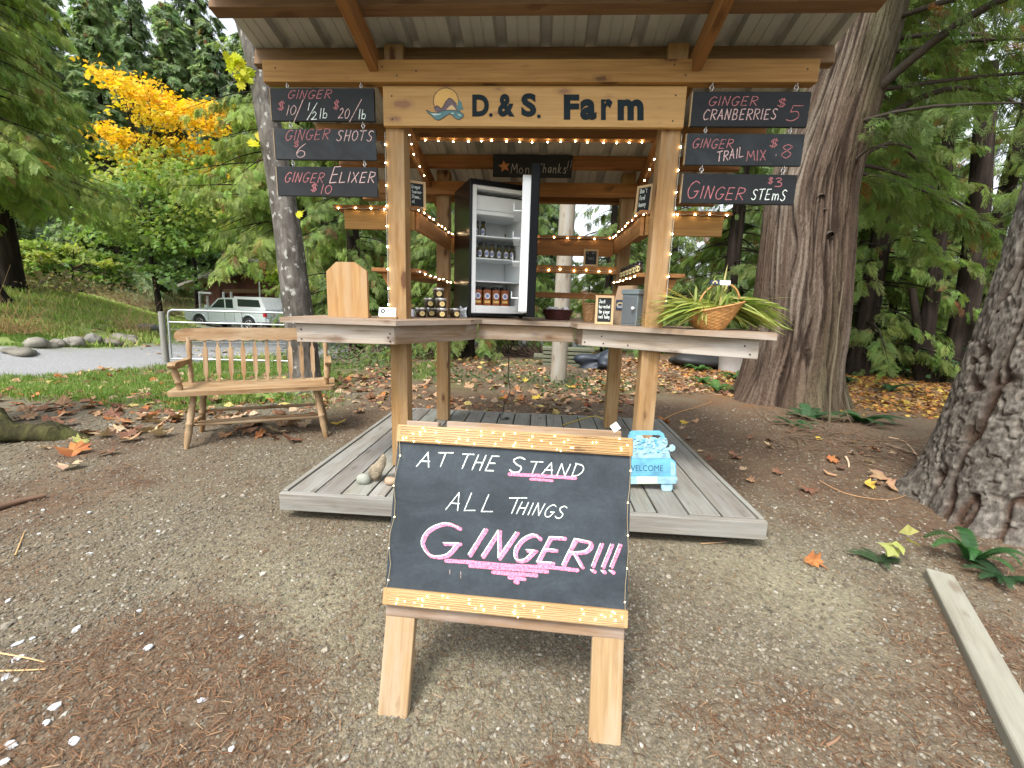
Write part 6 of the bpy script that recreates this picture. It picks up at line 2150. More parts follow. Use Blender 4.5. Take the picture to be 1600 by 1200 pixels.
def maple(name, label, px, Y, zc, R_, nclump, leaf, cols, seed, trunk_r=.14, per=70, lean=0.0, lmin=.6, group=None, centers=None):
    """broad-leaved tree: forked trunk with limbs reaching into clumps of single leaves"""
    r1 = np.random.default_rng(seed)
    base = place(px, Y)
    zc = zc - base[2]
    limbs = []
    top = np.array([lean, 0, zc - R_[2] * .35])
    P = [np.array([0, 0, -.1]), top * .35 + r1.normal(0, .08, 3), top * .7 + r1.normal(0, .12, 3), top]
    V0, F0 = tube_np(smoothpts([tuple(p) for p in P], 6), trunk_r, trunk_r * .6, 10)
    pos, nrm, col, sca = [], [], [], []
    for i in range(nclump):
        d = r1.normal(size=3); d /= np.linalg.norm(d)
        rr = r1.uniform(lmin, 1.0) ** .6
        c = np.array([lean, 0, zc]) + d * np.array(R_) * rr
        if centers:
            q_ = centers[i]
            dy = r1.normal(0, R_[1] * .45)
            c = atY(q_[0] + r1.normal(0, 3), q_[1] + r1.normal(0, 3), Y + dy) - base
        k = int(per * r1.uniform(.6, 1.4))
        cr_ = r1.uniform(.35, .75) * min(R_) * .42
        q = c + r1.normal(size=(k, 3)) * np.array([cr_ * 1.25, cr_ * 1.1, cr_ * .30])
        pos.append(q)
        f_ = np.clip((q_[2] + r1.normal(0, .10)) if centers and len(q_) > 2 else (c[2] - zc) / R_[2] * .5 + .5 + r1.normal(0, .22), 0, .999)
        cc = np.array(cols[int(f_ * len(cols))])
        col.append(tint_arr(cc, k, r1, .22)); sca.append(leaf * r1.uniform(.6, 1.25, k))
        st_ = np.array([lean * .6, 0, zc - R_[2] * r1.uniform(.2, .8)]) if r1.random() < .6 else top
        mid = (st_ + c) / 2 + r1.normal(0, .15, 3) + np.array([0, 0, .2])
        if i % 2 == 0: limbs.append(tube_np(smoothpts([tuple(st_), tuple(mid), tuple(c)], 5), trunk_r * .28, .012, 5))
    pos = np.concatenate(pos); n = len(pos)
    up = np.array([0, -.35, 1.0]) + r1.normal(0, .45, (n, 3))
    fw = r1.normal(size=(n, 3)); fw[:, 2] -= .6
    crown = scatter(SL[0], SL[1], pos, frames(fw, up), np.concatenate(sca), np.concatenate(col))
    return tree(name, label, base, limbs_join(V0, F0, limbs), crown, B_DARK, LEAFB, group)


YEL = [(.16, .26, .03), (.34, .38, .035), (.60, .46, .03), (.68, .45, .025), (.70, .42, .022)]
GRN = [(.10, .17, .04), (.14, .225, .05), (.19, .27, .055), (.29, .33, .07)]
p_ = atY(258, 215, 24)
OC = [(165, 115, .9), (178, 120, .95), (195, 128, .9), (212, 134, .9), (228, 142, .95), (243, 152, .95), (205, 144, .8), (190, 138, .7), (255, 158, .9), (222, 152, .7),
      (212, 172, .6), (228, 180, .5), (245, 178, .7), (262, 172, .9), (282, 168, .9), (300, 174, .8), (322, 166, .95), (338, 170, .95), (346, 184, .95), (330, 186, .9), (310, 188, .8), (290, 186, .7), (270, 192, .6), (250, 196, .5), (336, 200, .85), (318, 204, .7),
      (165, 203, .8), (176, 208, .85), (186, 216, .8), (194, 226, .8), (203, 240, .7), (188, 236, .5), (215, 252, .5), (236, 226, .4), (256, 234, .5), (274, 226, .5), (296, 222, .7), (316, 232, .7), (336, 246, .8), (347, 262, .9), (342, 274, .85), (322, 262, .6), (300, 254, .5), (276, 258, .35), (252, 264, .3), (232, 270, .45), (220, 268, .6), (310, 284, .4), (338, 296, .6), (284, 286, .2), (240, 288, .2), (212, 284, .3)]
OC = [q for q in OC for _ in (0, 1)]
maple('maple_tree', 'bright orange and yellow maple rising beyond the lawn', 258, 24, float(p_[2]) - .2, (3.0, 2.0, 3.0), len(OC), .25, YEL, 41, .11, 46, lmin=.35, centers=OC)
rq = random.Random(8)
GCN = []
while len(GCN) < 150:
    x_, y_ = rq.gauss(255, 62), rq.gauss(345, 52)
    if (x_ > 285 and y_ > 378) or not (95 < x_ < 375) or y_ > 440 or y_ < 225: continue
    if math.sin(x_ * .055) + math.sin(y_ * .08 + x_ * .02) < -.75: continue
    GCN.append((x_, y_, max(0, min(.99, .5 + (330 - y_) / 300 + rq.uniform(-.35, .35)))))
p_ = atY(268, 330, 22)
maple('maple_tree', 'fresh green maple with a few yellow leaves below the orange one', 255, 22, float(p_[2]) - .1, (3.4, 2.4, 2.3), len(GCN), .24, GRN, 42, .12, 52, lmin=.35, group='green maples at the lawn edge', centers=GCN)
p_ = atY(165, 415, 20.5)
maple('maple_tree', 'low green maple on a leaning trunk at the top of the lawn', 150, 20.5, float(p_[2]), (3.0, 1.8, 1.1), 60, .24, GRN[1:], 43, .11, 60, lean=-1.2, lmin=.3)
p_ = atY(318, 365, 27)
maple('maple_tree', 'yellow-green maple close to the barn roof', 312, 27, float(p_[2]), (2.6, 2.0, 1.7), 50, .22, [(.12, .25, .03), (.26, .34, .04), (.42, .40, .05)], 44, .12, 70, lmin=.3)
p_ = atY(455, 425, 25)
maple('maple_tree', 'small lime green maple showing beside the slim trunk', 462, 25, float(p_[2]), (1.6, 1.2, 1.2), 26, .2, [(.25, .36, .04), (.34, .42, .05)], 45, .08, 60, lmin=.3)
p_ = atY(600, 455, 13)
maple('vine_maple', 'lime green vine maple in the gap behind the left front post', 610, 13, float(p_[2]), (.9, .7, .6), 18, .14, [(.22, .34, .04), (.32, .40, .06)], 46, .04, 60, lmin=.3)
# sprig of yellow leaves on the slim tree
V, Fc, C = [], [], []
r1 = np.random.default_rng(5)
pos, sca_ = [], []
for (x, y, n_) in ((362, 92, 9), (370, 112, 11), (376, 100, 7), (378, 122, 7), (400, 224, 3), (470, 330, 1)):
    for k in range(n_):
        q = atY(x + r1.normal(0, 6), y + r1.normal(0, 6), 5.0 + r1.normal(0, .05)); pos.append(q); sca_.append(.11 * r1.uniform(.7, 1.3))
n = len(pos)
fw = r1.normal(size=(n, 3)); fw[:, 2] -= 1.0
cr = scatter(ML[0], ML[1], np.array(pos), frames(fw, np.array([0, -1.0, .4]) + r1.normal(0, .4, (n, 3))), sca_, tint_arr((.50, .50, .02), n, r1, .2))
tw = tube_np([atY(378, 122, 5.05), atY(360, 130, 5.0), atY(345, 140, 5.0)], .006, .003)
tw2 = tube_np([atY(392, 118, 5.1), atY(378, 108, 5.05), atY(362, 92, 5.0)], .008, .003)
t = thing('maple_sprig', 'sprig of bright yellow maple leaves hanging by the slim leaning trunk', 'branch', tuple(atY(385, 110, 5.1)))
link_mesh('leaves', np_mesh('leaves', *cr), LEAFB, t)
link_mesh('twig', np_mesh('twig', *limbs_join(tw[0], tw[1], [tw2]), None, True), B_SLIM, t)

# --- conifers: a few crowns, each used several times at different turns and sizes
KIND = {}
GC = (.16, .23, .07); G_HAZE = (.175, .24, .13)  # second green is for far firs, distance haze mixed into the colour
def conifer_kind(key, H, z0, Lmax, nb, seed, tpl, spray, dens, droop, col, up0, trad, br=(.20, .10, .045), pb=.02, hang=.45, bmat=None):
    (cr, lb) = conifer_parts(H, z0, Lmax, nb, seed, tpl, spray, dens, droop, col, up0, None, .8, br, pb, hang)
    V, Fq = trunk_mesh([(0, 0, -.3), (.03, 0, H * .3), (-.03, .03, H * .65), (0, 0, H)], [trad, trad * .75, trad * .45, .02], 28, 60, .06, 9, seed, (.6, trad * .4), .1, 4)
    V, Fq = limbs_join(V, Fq, lb)
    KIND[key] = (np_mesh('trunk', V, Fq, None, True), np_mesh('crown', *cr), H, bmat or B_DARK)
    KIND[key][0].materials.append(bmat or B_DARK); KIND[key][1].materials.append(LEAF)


conifer_kind('cedarA', 12, .9, 3.3, 130, 51, SPR, .40, 13, .45, (.18, .245, .07), .12, .30, hang=.7)
conifer_kind('cedarC', 13, 2.9, 3.4, 150, 57, SPR, .42, 14, .42, (.235, .30, .085), .12, .34, pb=.03, hang=.8)
conifer_kind('cedarB', 14, 1.4, 3.0, 125, 52, SPR, .38, 12, .48, (.17, .235, .07), .10, .26, pb=.04, hang=.7)
conifer_kind('hemlock', 9, .5, 2.4, 100, 53, SPR, .34, 11, .40, (.165, .23, .07), .15, .14, hang=.6)
conifer_kind('firA', 24, 1.5, 4.6, 190, 54, FARS, .80, 8.5, .34, G_HAZE, .16, .36, pb=.012, hang=.6)
conifer_kind('firB', 20, .8, 4.3, 180, 55, FARS, .75, 8.5, .38, (.19, .26, .125), .16, .32, pb=.012, hang=.6)  # far fir too: green paled to stand in for haze
conifer_kind('sapling', 4.5, .25, 1.5, 70, 56, SPR, .26, 12, .35, (.15, .22, .06), .2, .06)


def put(key, px, Y, s_, rz, label, group=None, name='conifer_tree', dz=0.0, x=None):
    me_t, me_c, H, bm = KIND[key]
    b0 = place(px, Y)
    if x is not None: b0 = np.array([x, Y, float(gz(x, Y))])
    t = thing(name, label, 'tree', (float(b0[0]), float(b0[1]), float(b0[2]) + dz), rz, group)
    t.scale = (s_, s_, s_)
    for nm, me in (('trunk', me_t), ('crown', me_c)):
        o = bpy.data.objects.new(nm, me); sc.collection.objects.link(o); o.parent = t
    return t


put('cedarC', -25, 9.6, 1.0, .4, 'huge drooping cedar filling the upper left corner', name='cedar_tree')
put('cedarC', 35, 13.0, 1.05, 2.0, 'drooping cedar second from the left corner, its tip above the orange maple', name='cedar_tree')
put('cedarC', 478, 14.5, 1.12, 2.6, 'cedar behind the slim tree, its boughs hanging over the barn roof', name='cedar_tree')
put('cedarB', 556, 10.5, .72, 1.1, 'dark cedar with bare lower trunk behind the clipped board', name='cedar_tree')
put('cedarA', 730, 9.6, .62, 2.2, 'cedar with dark broad foot behind the deck, left of the round pole', name='cedar_tree')
put('hemlock', 655, 12.5, .95, .5, 'hemlock behind the jam jar shelf', 'hemlocks behind the stand', 'hemlock_tree')
put('hemlock', 800, 14.0, 1.0, 3.1, 'hemlock behind the fridge', 'hemlocks behind the stand', 'hemlock_tree')
put('hemlock', 945, 12.8, .95, 4.4, 'hemlock behind the paper bag, right of the round pole', 'hemlocks behind the stand', 'hemlock_tree')
put('hemlock', 1040, 14.5, .9, 5.2, 'hemlock in the gap behind the right front post', 'hemlocks behind the stand', 'hemlock_tree')
put('cedarB', 1130, 12.0, .85, 1.9, 'drooping cedar between the leaf basket and the big cedar trunk', name='cedar_tree')
put('cedarA', 1345, 8.9, .70, .2, 'cedar with dark stump-like foot right of the big cedar trunk', name='cedar_tree')
put('hemlock', 1385, 9.6, .60, 1.2, 'drooping hemlock with browning tips between the big cedar and the two dark trunks', name='hemlock_tree')
put('cedarB', 1520, 13, .95, 2.9, 'cedar beyond the two dark trunks near the right edge', name='cedar_tree')
put('cedarA', 1700, 9.0, .8, 4.0, 'cedar leaning into the picture above the fir trunk at the right edge', name='cedar_tree')
put('sapling', 1290, 10.5, .8, .3, 'young cedar filling the gap behind the big cedar trunk', None, 'cedar_sapling')
far = [(-20, 46, 'firA', 1.4), (60, 50, 'firA', 1.5), (140, 52, 'firB', 1.7), (222, 47, 'firA', 1.3), (312, 50, 'firB', 1.5), (235, 53, 'firA', 1.5), (345, 54, 'firA', 1.5), (445, 52, 'firA', 1.45), (-60, 30, 'firB', 1.0), (120, 38, 'firA', 1.05), (205, 34, 'firB', 1.1), (262, 44, 'firA', 1.15), (318, 45, 'firB', 1.3), (372, 44, 'firA', 1.1), (415, 45, 'firB', 1.3), (470, 44, 'firA', 1.15), (540, 30, 'firB', .95), (610, 26, 'firB', .9), (690, 33, 'firA', .9), (770, 46, 'firB', .9), (850, 34, 'firA', .7), (985, 30, 'firA', .8), (1160, 32, 'firB', .9), (1240, 24, 'firA', .9), (1320, 26, 'firB', .9), (1410, 33, 'firA', .8), (1600, 30, 'firA', .85)]
for k, (px_, Y, key, s_) in enumerate(far):
    put(key, px_, Y, s_, k * 1.7, 'tall fir in the far wood behind the left lawn and barn' if px_ < 520 else 'tall fir in the far wood behind the stand' if px_ < 1100 else 'tall fir in the far wood right of the big cedar', 'far firs beyond the lawn' if px_ < 520 else 'far firs behind the stand' if px_ < 1100 else 'far firs on the right', 'fir_tree')
mid = [(130, 33, 1.3), (60, 34, 1.4), (10, 33, 1.4), (205, 34, 1.4), (690, 19, 1.2), (985, 19, 1.2), (1100, 18, 1.2), (1210, 16, 1.1), (600, 17, 1.0), (1330, 15, 1.0), (1040, 22, 1.3), (915, 27, 1.3)]
for k, (px_, Y, s_) in enumerate(mid):
    put('sapling', px_, Y, s_, k * 2.1, 'bushy young conifer at the wood edge beyond the lawn' if px_ < 300 else 'bushy young conifer in the undergrowth behind the stand' if px_ < 1150 else 'bushy young conifer in the undergrowth on the right', 'young conifers beyond the lawn' if px_ < 300 else 'young conifers behind the stand' if px_ < 1150 else 'young conifers on the right', 'conifer_sapling')

# two dark trunks on the right, one forked and bowed
def bare(name, label, P, rs, bm=B_DARK, n=24):
    P = [np.array(p) for p in P]
    O = P[0] * np.array([1, 1, 0]) + np.array([0, 0, float(gz(P[0][0], P[0][1]))])
    V, Fq = trunk_mesh([p - O for p in P], rs, n, 70, .06, 8, len(label), (.3, rs[0] * .4), .2, 3)
    return O, V, Fq
Y = 8.2
P = [atY(1452, 612, Y), atY(1441, 575, Y), atY(1444, 545, Y), atY(1450, 500, Y), atY(1462, 420, Y), atY(1475, 300, Y), atY(1490, 100, Y)]
O, V, Fq = bare('x', 'forked', P, [.17, .14, .13, .12, .11, .09, .06])
f2 = tube_np(smoothpts([tuple(atY(1440, 575, Y) - O), tuple(atY(1431, 545, Y) - O), tuple(atY(1433, 510, Y) - O), tuple(atY(1425, 450, Y) - O)], 6), .09, .05, 10)
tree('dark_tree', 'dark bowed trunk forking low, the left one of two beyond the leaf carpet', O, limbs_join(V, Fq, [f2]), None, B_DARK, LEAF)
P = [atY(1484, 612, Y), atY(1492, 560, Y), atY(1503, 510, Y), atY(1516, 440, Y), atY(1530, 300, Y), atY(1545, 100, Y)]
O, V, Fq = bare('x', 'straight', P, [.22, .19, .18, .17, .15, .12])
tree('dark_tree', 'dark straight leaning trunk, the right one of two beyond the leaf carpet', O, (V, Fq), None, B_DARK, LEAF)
# dark broad stump right of the big cedar and the foot of the cedar behind the deck
for px_, py_, Y, r_0, h, lb in () and ((1325, 570, 7.9, .42, 1.1, 'broad dark stump in the shade right of the big cedar'), (722, 553, 8.6, .30, .9, 'dark broken stump hung with roots behind the deck')):
    O = np.array([float(atY(px_, py_, Y)[0]), Y, 0]); O[2] = float(gz(O[0], Y))
    V, Fq = trunk_mesh([(0, 0, -.1), (0, 0, h * .4), (.02, 0, h * .75), (.03, 0, h)], [r_0, r_0 * .85, r_0 * .7, r_0 * .2], 40, 50, .1, 8, 5, (.35, r_0 * .5), .2, 6)
    link = tree('tree_stump', lb, O, (V, Fq), None, B_DARK, LEAF)
    link['category'] = 'stump'

# round pole behind the stand
q = atY(872, 598, 6.5); zt = atY(884, 200, 6.5)
t = thing('round_pole', 'pale round wooden pole standing right behind the stand', 'pole', (float(q[0]), 6.5, 0))
POLE = wood('pole wood', (.36, .325, .26), (.22, .19, .145), knots=.3, grey=(.30, .29, .255), gscale=10)
b = MB(); b.tube([(q[0], 6.5, -.05), (q[0] + .0, 6.5, 1.5), (q[0] + .02, 6.5, 4.6)], [.122, .115, .108], 24); b.build('pole', POLE, t)

# mossy tree at the left edge: trunk just outside, root reaching in
O = np.array([-4.92, 2.80, 0])
V, Fq = trunk_mesh([(0, 0, -.1), (0, 0, .6), (-.05, 0, 1.5), (-.25, .1, 3), (-.4, .1, 6)], [.42, .36, .34, .32, .25], 80, 120, .06, 8, 6, (.5, .22), .3, 5)
r_a = tube_np(smoothpts([(.30, -.12, .30), (.62, -.20, .16), (.85, -.22, .07), (1.05, -.36, .03), (1.2, -.40, -.05)], 6), .17, .06, 14)
r_b = tube_np(smoothpts([(.30, .10, .28), (.62, .18, .16), (.95, .12, .07), (1.25, .24, .02), (1.42, .22, -.04)], 6), .13, .04, 14)
for q_ in (r_a, r_b):
    w_ = q_[0]
    nn = fbm(w_[:, 0] * 9 + w_[:, 2] * 7, w_[:, 1] * 9 - w_[:, 2] * 5, 3, 4) - .5
    cen = np.repeat(w_.reshape(-1, 14, 3).mean(1), 14, 0)
    w_ += (w_ - cen) * nn[:, None] * 1.5
tree('mossy_tree', 'mossy tree foot with spreading roots at the left edge', O, limbs_join(V, Fq, [r_a, r_b]), None, B_MOSS, LEAF)
O = np.array([float(atY(-6, 500, 11)[0]), 11.0, 0]); O[2] = float(gz(O[0], 11))
V, Fq = trunk_mesh([(0, 0, -.1), (-.15, 0, .6), (-.35, 0, 1.5), (-.5, 0, 4)], [.36, .28, .25, .2], 30, 50, .06, 8, 2, (.5, .12), .3, 5)
tree('grey_tree', 'leaning grey trunk on the lawn at the left edge', O, (V, Fq), None, B_DARK, LEAF)

# ------------------------------------------------------------------ low growth, stones, sticks, leaves
def fern(name, label, px, py, size, nf, seed, col=(.07, .15, .035), group=None, up=.9, azr=(0, 6.283)):
    r1 = np.random.default_rng(seed)
    o = onground(px, py)
    V, Fc, C = [], [], []
    for k in range(nf):
        a = r1.uniform(*azr); L = size * r1.uniform(.7, 1.15)
        d = np.array([math.cos(a), math.sin(a), 0]); s_ = np.array([-d[1], d[0], 0])
        h = up * r1.uniform(.5, 1.0)
        P = [d * L * (u * .85) + np.array([0, 0, L * h * (1.25 * u - .95 * u * u)]) for u in np.linspace(0, 1, 25)]
        g = r1.uniform(.7, 1.3)
        for i in range(1, 25):
            w = L * .17 * math.sin(min(1, (1.08 - i / 25) * 1.5) * 1.5)
            t_ = P[i] - P[i - 1]
            for sg in (-1, 1):
                tip = P[i] + s_ * sg * w + t_ * .7 + np.array([0, 0, -.12 * w])
                b0 = P[i] - t_ * .42; b1 = P[i] + t_ * .42
                n = len(V)
                V += [b0, (b0 + tip) / 2 - t_ * .32, tip, (b1 + tip) / 2 + t_ * .28, b1]
                Fc += [(n, n + 1, n + 2, n + 3), (n, n + 3, n + 4, n + 4)]
                C += [np.array(col) * g * r1.uniform(.8, 1.2)] * 5
    Fq = [f for f in Fc if len(set(f)) == 4]
    tri = [(f[0], f[1], f[2]) for f in Fc if len(set(f)) == 4] + [(f[0], f[2], f[3]) for f in Fc if len(set(f)) == 4] + [f[:3] for f in Fc if len(set(f)) == 3]
    me = np_mesh('fronds', np.array(V), np.array(tri), np.array(C))
    ob = link_mesh(name, me, LEAFB); ob.location = tuple(o)
    return tag(ob, label, 'fern', group)


fern('sword_fern', 'glossy dark sword fern against the fir trunk at the right edge', 1518, 880, .21, 8, 1, (.035, .11, .03), up=2.2)
fern('sword_fern', 'flat dark fern spread at the fir foot behind the kerb timber', 1565, 905, .18, 8, 2, (.03, .07, .028), up=.8)
fern('sword_fern', 'small fern with dark leaves at the fir foot beside the yellow seedling', 1375, 880, .13, 8, 3, (.05, .085, .04), up=.8)
for k, (x, y, s_, lb) in enumerate(((1262, 655, .40, 'fern drooping at the foot of the big cedar'), (1345, 660, .42, 'fern on the root right of the big cedar'), (1245, 668, .25, 'small fern before the foot of the big cedar'), (1120, 610, .34, 'fern left of the big cedar foot, nearest the stand'), (1098, 598, .30, 'bright fern in the leaves behind the right front post'), (1150, 592, .36, 'yellowing fern before the white pail'), (1322, 598, .38, 'fern in the leaf carpet by the dark stump'), (1388, 610, .36, 'fern in the leaf carpet nearest the forked trunk'), (1092, 580, .3, 'upright fern beside the small white pail'))):
    fern('sword_fern', lb, x, y, s_, 11, 20 + k, (.08, .17, .045) if k in (3, 4, 5, 8) else (.05, .11, .045))
# pale seedling by the fir foot
r1 = np.random.default_rng(8)
o0 = onground(1405, 882)
pos = [o0 + np.array([r1.normal(0, .02), r1.normal(0, .02), .05 + .02 * k]) for k in range(6)]
fw = np.array([[math.cos(a), math.sin(a) * .6, .35] for a in (0.1, 1.1, 2.2, 3.2, 4.3, 5.3)])
cr = scatter(SL[0], SL[1], np.array(pos), frames(fw, np.array([[0, -.5, 1.0]] * 6)), .075, tint_arr((.40, .41, .13), 6, r1, .15))
ob = link_mesh('seedling', np_mesh('seedling', *cr), LEAFB, origin=tuple(o0)); tag(ob, 'pale yellow-green leafy seedling at the foot of the fir', 'seedling')
# dark green plants under the stand's left side
def shrub(name, label, pts, n, leaf, col, seed, hgt, group=None, cat='plant', spread=.25, tpl=SL):
    r1 = np.random.default_rng(seed)
    pos = []
    for (x, y) in pts:
        o = onground(x, y)
        k = n // len(pts)
        q = r1.normal(0, spread, (k, 3)); q[:, 2] = np.abs(r1.normal(0, hgt, k))
        pos.append(o + q)
    pos = np.concatenate(pos); m = len(pos)
    fw = r1.normal(size=(m, 3)); up = np.array([0, -.3, 1]) + r1.normal(0, .5, (m, 3))
    cr = scatter(tpl[0], tpl[1], pos, frames(fw, up), leaf * r1.uniform(.6, 1.3, m), tint_arr(col, m, r1, .3))
    o = onground(*pts[0])
    ob = link_mesh(name, np_mesh('leaves', *cr), LEAFB, origin=tuple(o))
    return tag(ob, label, cat, group)


shrub('ground_ivy', 'patch of low green ivy under the counter behind the deck', [(730, 592), (790, 590), (830, 600), (862, 602), (900, 606), (940, 604), (700, 588)], 700, .05, (.08, .115, .045), 5, .05, spread=.32)
shrub('salal_plant', 'low pale green plant at the foot of the slim tree under the bench', [(395, 625), (430, 622)], 150, .07, (.24, .30, .09), 6, .06, spread=.14)
shrub('bramble_bush', 'loose green bramble tangle left of the front post behind the bench', [(530, 575), (560, 570), (590, 572), (540, 560), (610, 580), (575, 555)], 900, .07, (.10, .155, .05), 9, .22, cat='bush', spread=.45)
shrub('salal_bush', 'dark green salal thicket in the shade beyond the leaf carpet', [(1370, 575), (1400, 570), (1350, 580), (1420, 590)], 1500, .10, (.03, .07, .022), 10, .5, cat='bush', spread=.5)
shrub('salal_bush', 'pale bush seen between the two dark trunks', [(1466, 560)], 900, .16, (.20, .30, .10), 12, .9, cat='bush', spread=1.0)


def twigs(name, label, centre, n, L, seed, r=.006, spread=(.5, .3), up=(.2, 1.0), cat='brush', col=(1, 1, 1), group=None, fork=0, flat=False):
    r1 = np.random.default_rng(seed)
    ls_ = []
    for k in range(n):
        p = np.array([r1.normal(0, spread[0]), r1.normal(0, spread[1]), 0.0])
        p[2] = abs(r1.normal(0, .08)) if flat else 0
        d = r1.normal(size=3); d[2] = r1.uniform(*up); d /= np.linalg.norm(d)
        l_ = L * r1.uniform(.5, 1.2)
        bend = r1.normal(0, .3, 3)
        P = np.array([p + d * l_ * u + bend * l_ * u * u for u in np.linspace(0, 1, 7)])
        P[:, 2] = np.maximum(P[:, 2], .004)
        rr = r * r1.uniform(.5, 1.4)
        ls_.append(tube_np(P, rr, rr * .3, 4))
        for f in range(fork):
            i = r1.integers(1, 6)
            d2 = d + r1.normal(0, .6, 3); d2 /= np.linalg.norm(d2)
            P2 = np.array([P[i] + d2 * l_ * .5 * u for u in np.linspace(0, 1, 4)])
            ls_.append(tube_np(P2, rr * .5, rr * .2, 3))
    V, Fq = limbs_join(ls_[0][0], ls_[0][1], ls_[1:])
    me = np_mesh(name, V, Fq, np.ones((len(V), 3)) * np.array(col), True)
    ob = link_mesh(name, me, TWIG); ob.location = tuple(centre)
    return tag(ob, label, cat, group)


twigs('brush_pile', 'tangle of dead branches and roots under the left side of the counter', onground(672, 552), 170, 1.0, 1, .012, (.75, .4), (-.1, .7), 'brush pile', (.8, .75, .7), None, 1)
twigs('brush_pile', 'heap of dark rotting wood behind the round pole', onground(838, 556), 150, .6, 2, .02, (.5, .3), (-.1, .5), 'brush pile', (.35, .25, .2), None, 0)
twigs('brush_pile', 'grey sticks lying in the bramble beside the left front post', onground(575, 570), 45, .9, 3, .012, (.4, .3), (-.05, .5), 'brush pile', (1.2, 1.15, 1.05), None, 1)
twigs('stick_litter', 'tangle of fallen cedar twigs before the right edge fir', onground(1385, 712), 70, .5, 4, .0042, (.38, .22), (-.08, .14), 'sticks', (.75, .62, .5), None, 1, True)
twigs('stick_litter', 'thin sticks lying at the foot of the big cedar', onground(1290, 690), 40, .45, 5, .005, (.35, .15), (-.05, .15), 'sticks', (.9, .75, .6), None, 1, True)
bs = [((38, 455), 230, 1.3, (2.1, 2.0, 1.85), 'pale leafless bush at the top left of the lawn'), ((255, 470), 260, 1.2, (1.5, 1.35, 1.0), 'grey brown bush left of the barn'), ((205, 470), 130, 1.0, (1.3, 1.0, .75), 'rusty brown bush in the middle of the wood edge'), ((120, 462), 110, .9, (1.4, 1.1, .85), 'dry brown bush under the low green maple')]
for k, (pq, n, L, c, lb) in enumerate(bs):
    q = place(pq[0], 24 + k); 
    twigs('bare_bush', lb, q, n, L, 30 + k, .010, (.9, .6), (.3, 1.6), 'bush', c, None, 2)
shrub('dry_bush', 'olive brown leafy bush before the far trunks left of the barn', [(235, 462), (262, 466), (285, 470)], 2600, .14, (.16, .15, .06), 13, .9, cat='bush', spread=1.3)
shrub('dry_bush', 'low straw coloured growth along the top of the lawn', [(60, 452), (100, 458), (140, 462), (180, 468)], 2200, .12, (.24, .20, .10), 14, .35, cat='bush', spread=1.0)
twigs('grass_clump', 'clump of dry tall grass stems on the lawn before the pale rocks', onground(20, 520), 120, .8, 41, .007, (.3, .2), (.5, 2.0), 'grass clump', (2.2, 1.9, 1.1))
twigs('grass_clump', 'dry weed stalks behind the pale rocks near the gate post', onground(205, 520), 70, .9, 42, .006, (.25, .2), (.8, 2.5), 'grass clump', (2.4, 2.1, 1.4))

# row of pale rocks along the driveway
rk = [(28, 552, .42, .18, 'long low dark rock at the left edge of the rock row'), (60, 541, .38, .2, 'pale rock second from the left in the rock row'), (87, 541, .30, .17, 'pale rock third from the left in the rock row'), (113, 540, .34, .19, 'pale rock in the middle of the rock row'), (143, 537, .33, .28, 'rounded tall pale rock right of the middle of the rock row'), (172, 538, .38, .2, 'brown grey rock right of the rounded one in the rock row'), (198, 533, .40, .22, 'pale rock at the right end of the rock row'), (228, 517, .5, .26, 'grey rock up the slope behind the gate post')]
for k, (x, y, rx, rz, lb) in enumerate(rk):
    q = onground(x, y)
    V, Fc = rock_mesh(rx * .68, rx * .5, rz * .66, 60 + k, .75, 26, 16, .3)
    b = MB(); b.add(V, Fc, None, smooth=True)
    o = b.build('field_rock', plain('field rock %d' % k, [(.13, .12, .095), (.20, .185, .15), (.18, .165, .135), (.205, .19, .16), (.19, .185, .16), (.15, .13, .10), (.18, .165, .135), (.15, .15, .135)][k], .85, var=.35, scale=6, bmp=.5, bdist=.02), None); o.location = (q[0], q[1], q[2] - rz * .35); tag(o, lb, 'rock', 'rocks along the driveway')

# sticks one can tell apart
def stick(name, label, pxs, r, col, z=.006):
    P = []
    for x, y in pxs:
        q = onground(x, y); P.append((q[0], q[1], q[2] + z))
    P = smoothpts(P, 5)
    V, Fq = tube_np(P, r, r * .5, 7)
    me = np_mesh(name, V, Fq, np.ones((len(V), 3)) * np.array(col), True)
    o = link_mesh(name, me, TWIG, origin=tuple(P[len(P) // 2]))
    return tag(o, label, 'stick')


stick('stick', 'pale curved branch lying in the leaf litter right of the deck', [(1038, 655), (1060, 645), (1085, 638), (1100, 633), (1112, 628)], .006, (2.2, 1.6, .9))
stick('stick', 'white curled root hooked over the ground near the big fir', [(1388, 688), (1412, 695), (1432, 718), (1437, 735), (1422, 750)], .007, (2.6, 2.4, 2.1), .03)
stick('stick', 'grey stick lying towards the big fir', [(1385, 698), (1420, 710), (1455, 724)], .016, (1.2, 1.1, 1.0), .02)
stick('stick', 'thin tan twig lying across the needles right of the deck', [(1280, 752), (1310, 768), (1345, 778), (1390, 782), (1418, 774)], .0045, (2.0, 1.5, 1.0))
stick('stick', 'bleached short stick standing out by the orange leaf', [(1321, 716), (1325, 724), (1326, 733)], .010, (3.4, 3.2, 2.9), .012)
stick('stick', 'thick brown stick at the left edge below the mossy root', [(-10, 800), (30, 788), (72, 778)], .02, (.7, .5, .4), .015)
stick('stick', 'straw coloured stalk upright-lying at the left edge', [(24, 870), (32, 850), (39, 832)], .0035, (2.8, 2.3, 1.3))
stick('stick', 'long straw stalk low at the left edge, upper of two', [(-5, 1022), (40, 1030), (70, 1037)], .003, (3.0, 2.6, 1.7))
stick('stick', 'long straw stalk low at the left edge, lower of two', [(-5, 1051), (35, 1050), (72, 1048)], .003, (3.0, 2.6, 1.7))
stick('stick', 'short grey twig at the right foot of the gravel', [(1290, 1168), (1305, 1160), (1312, 1153)], .005, (1.3, 1.0, .8))
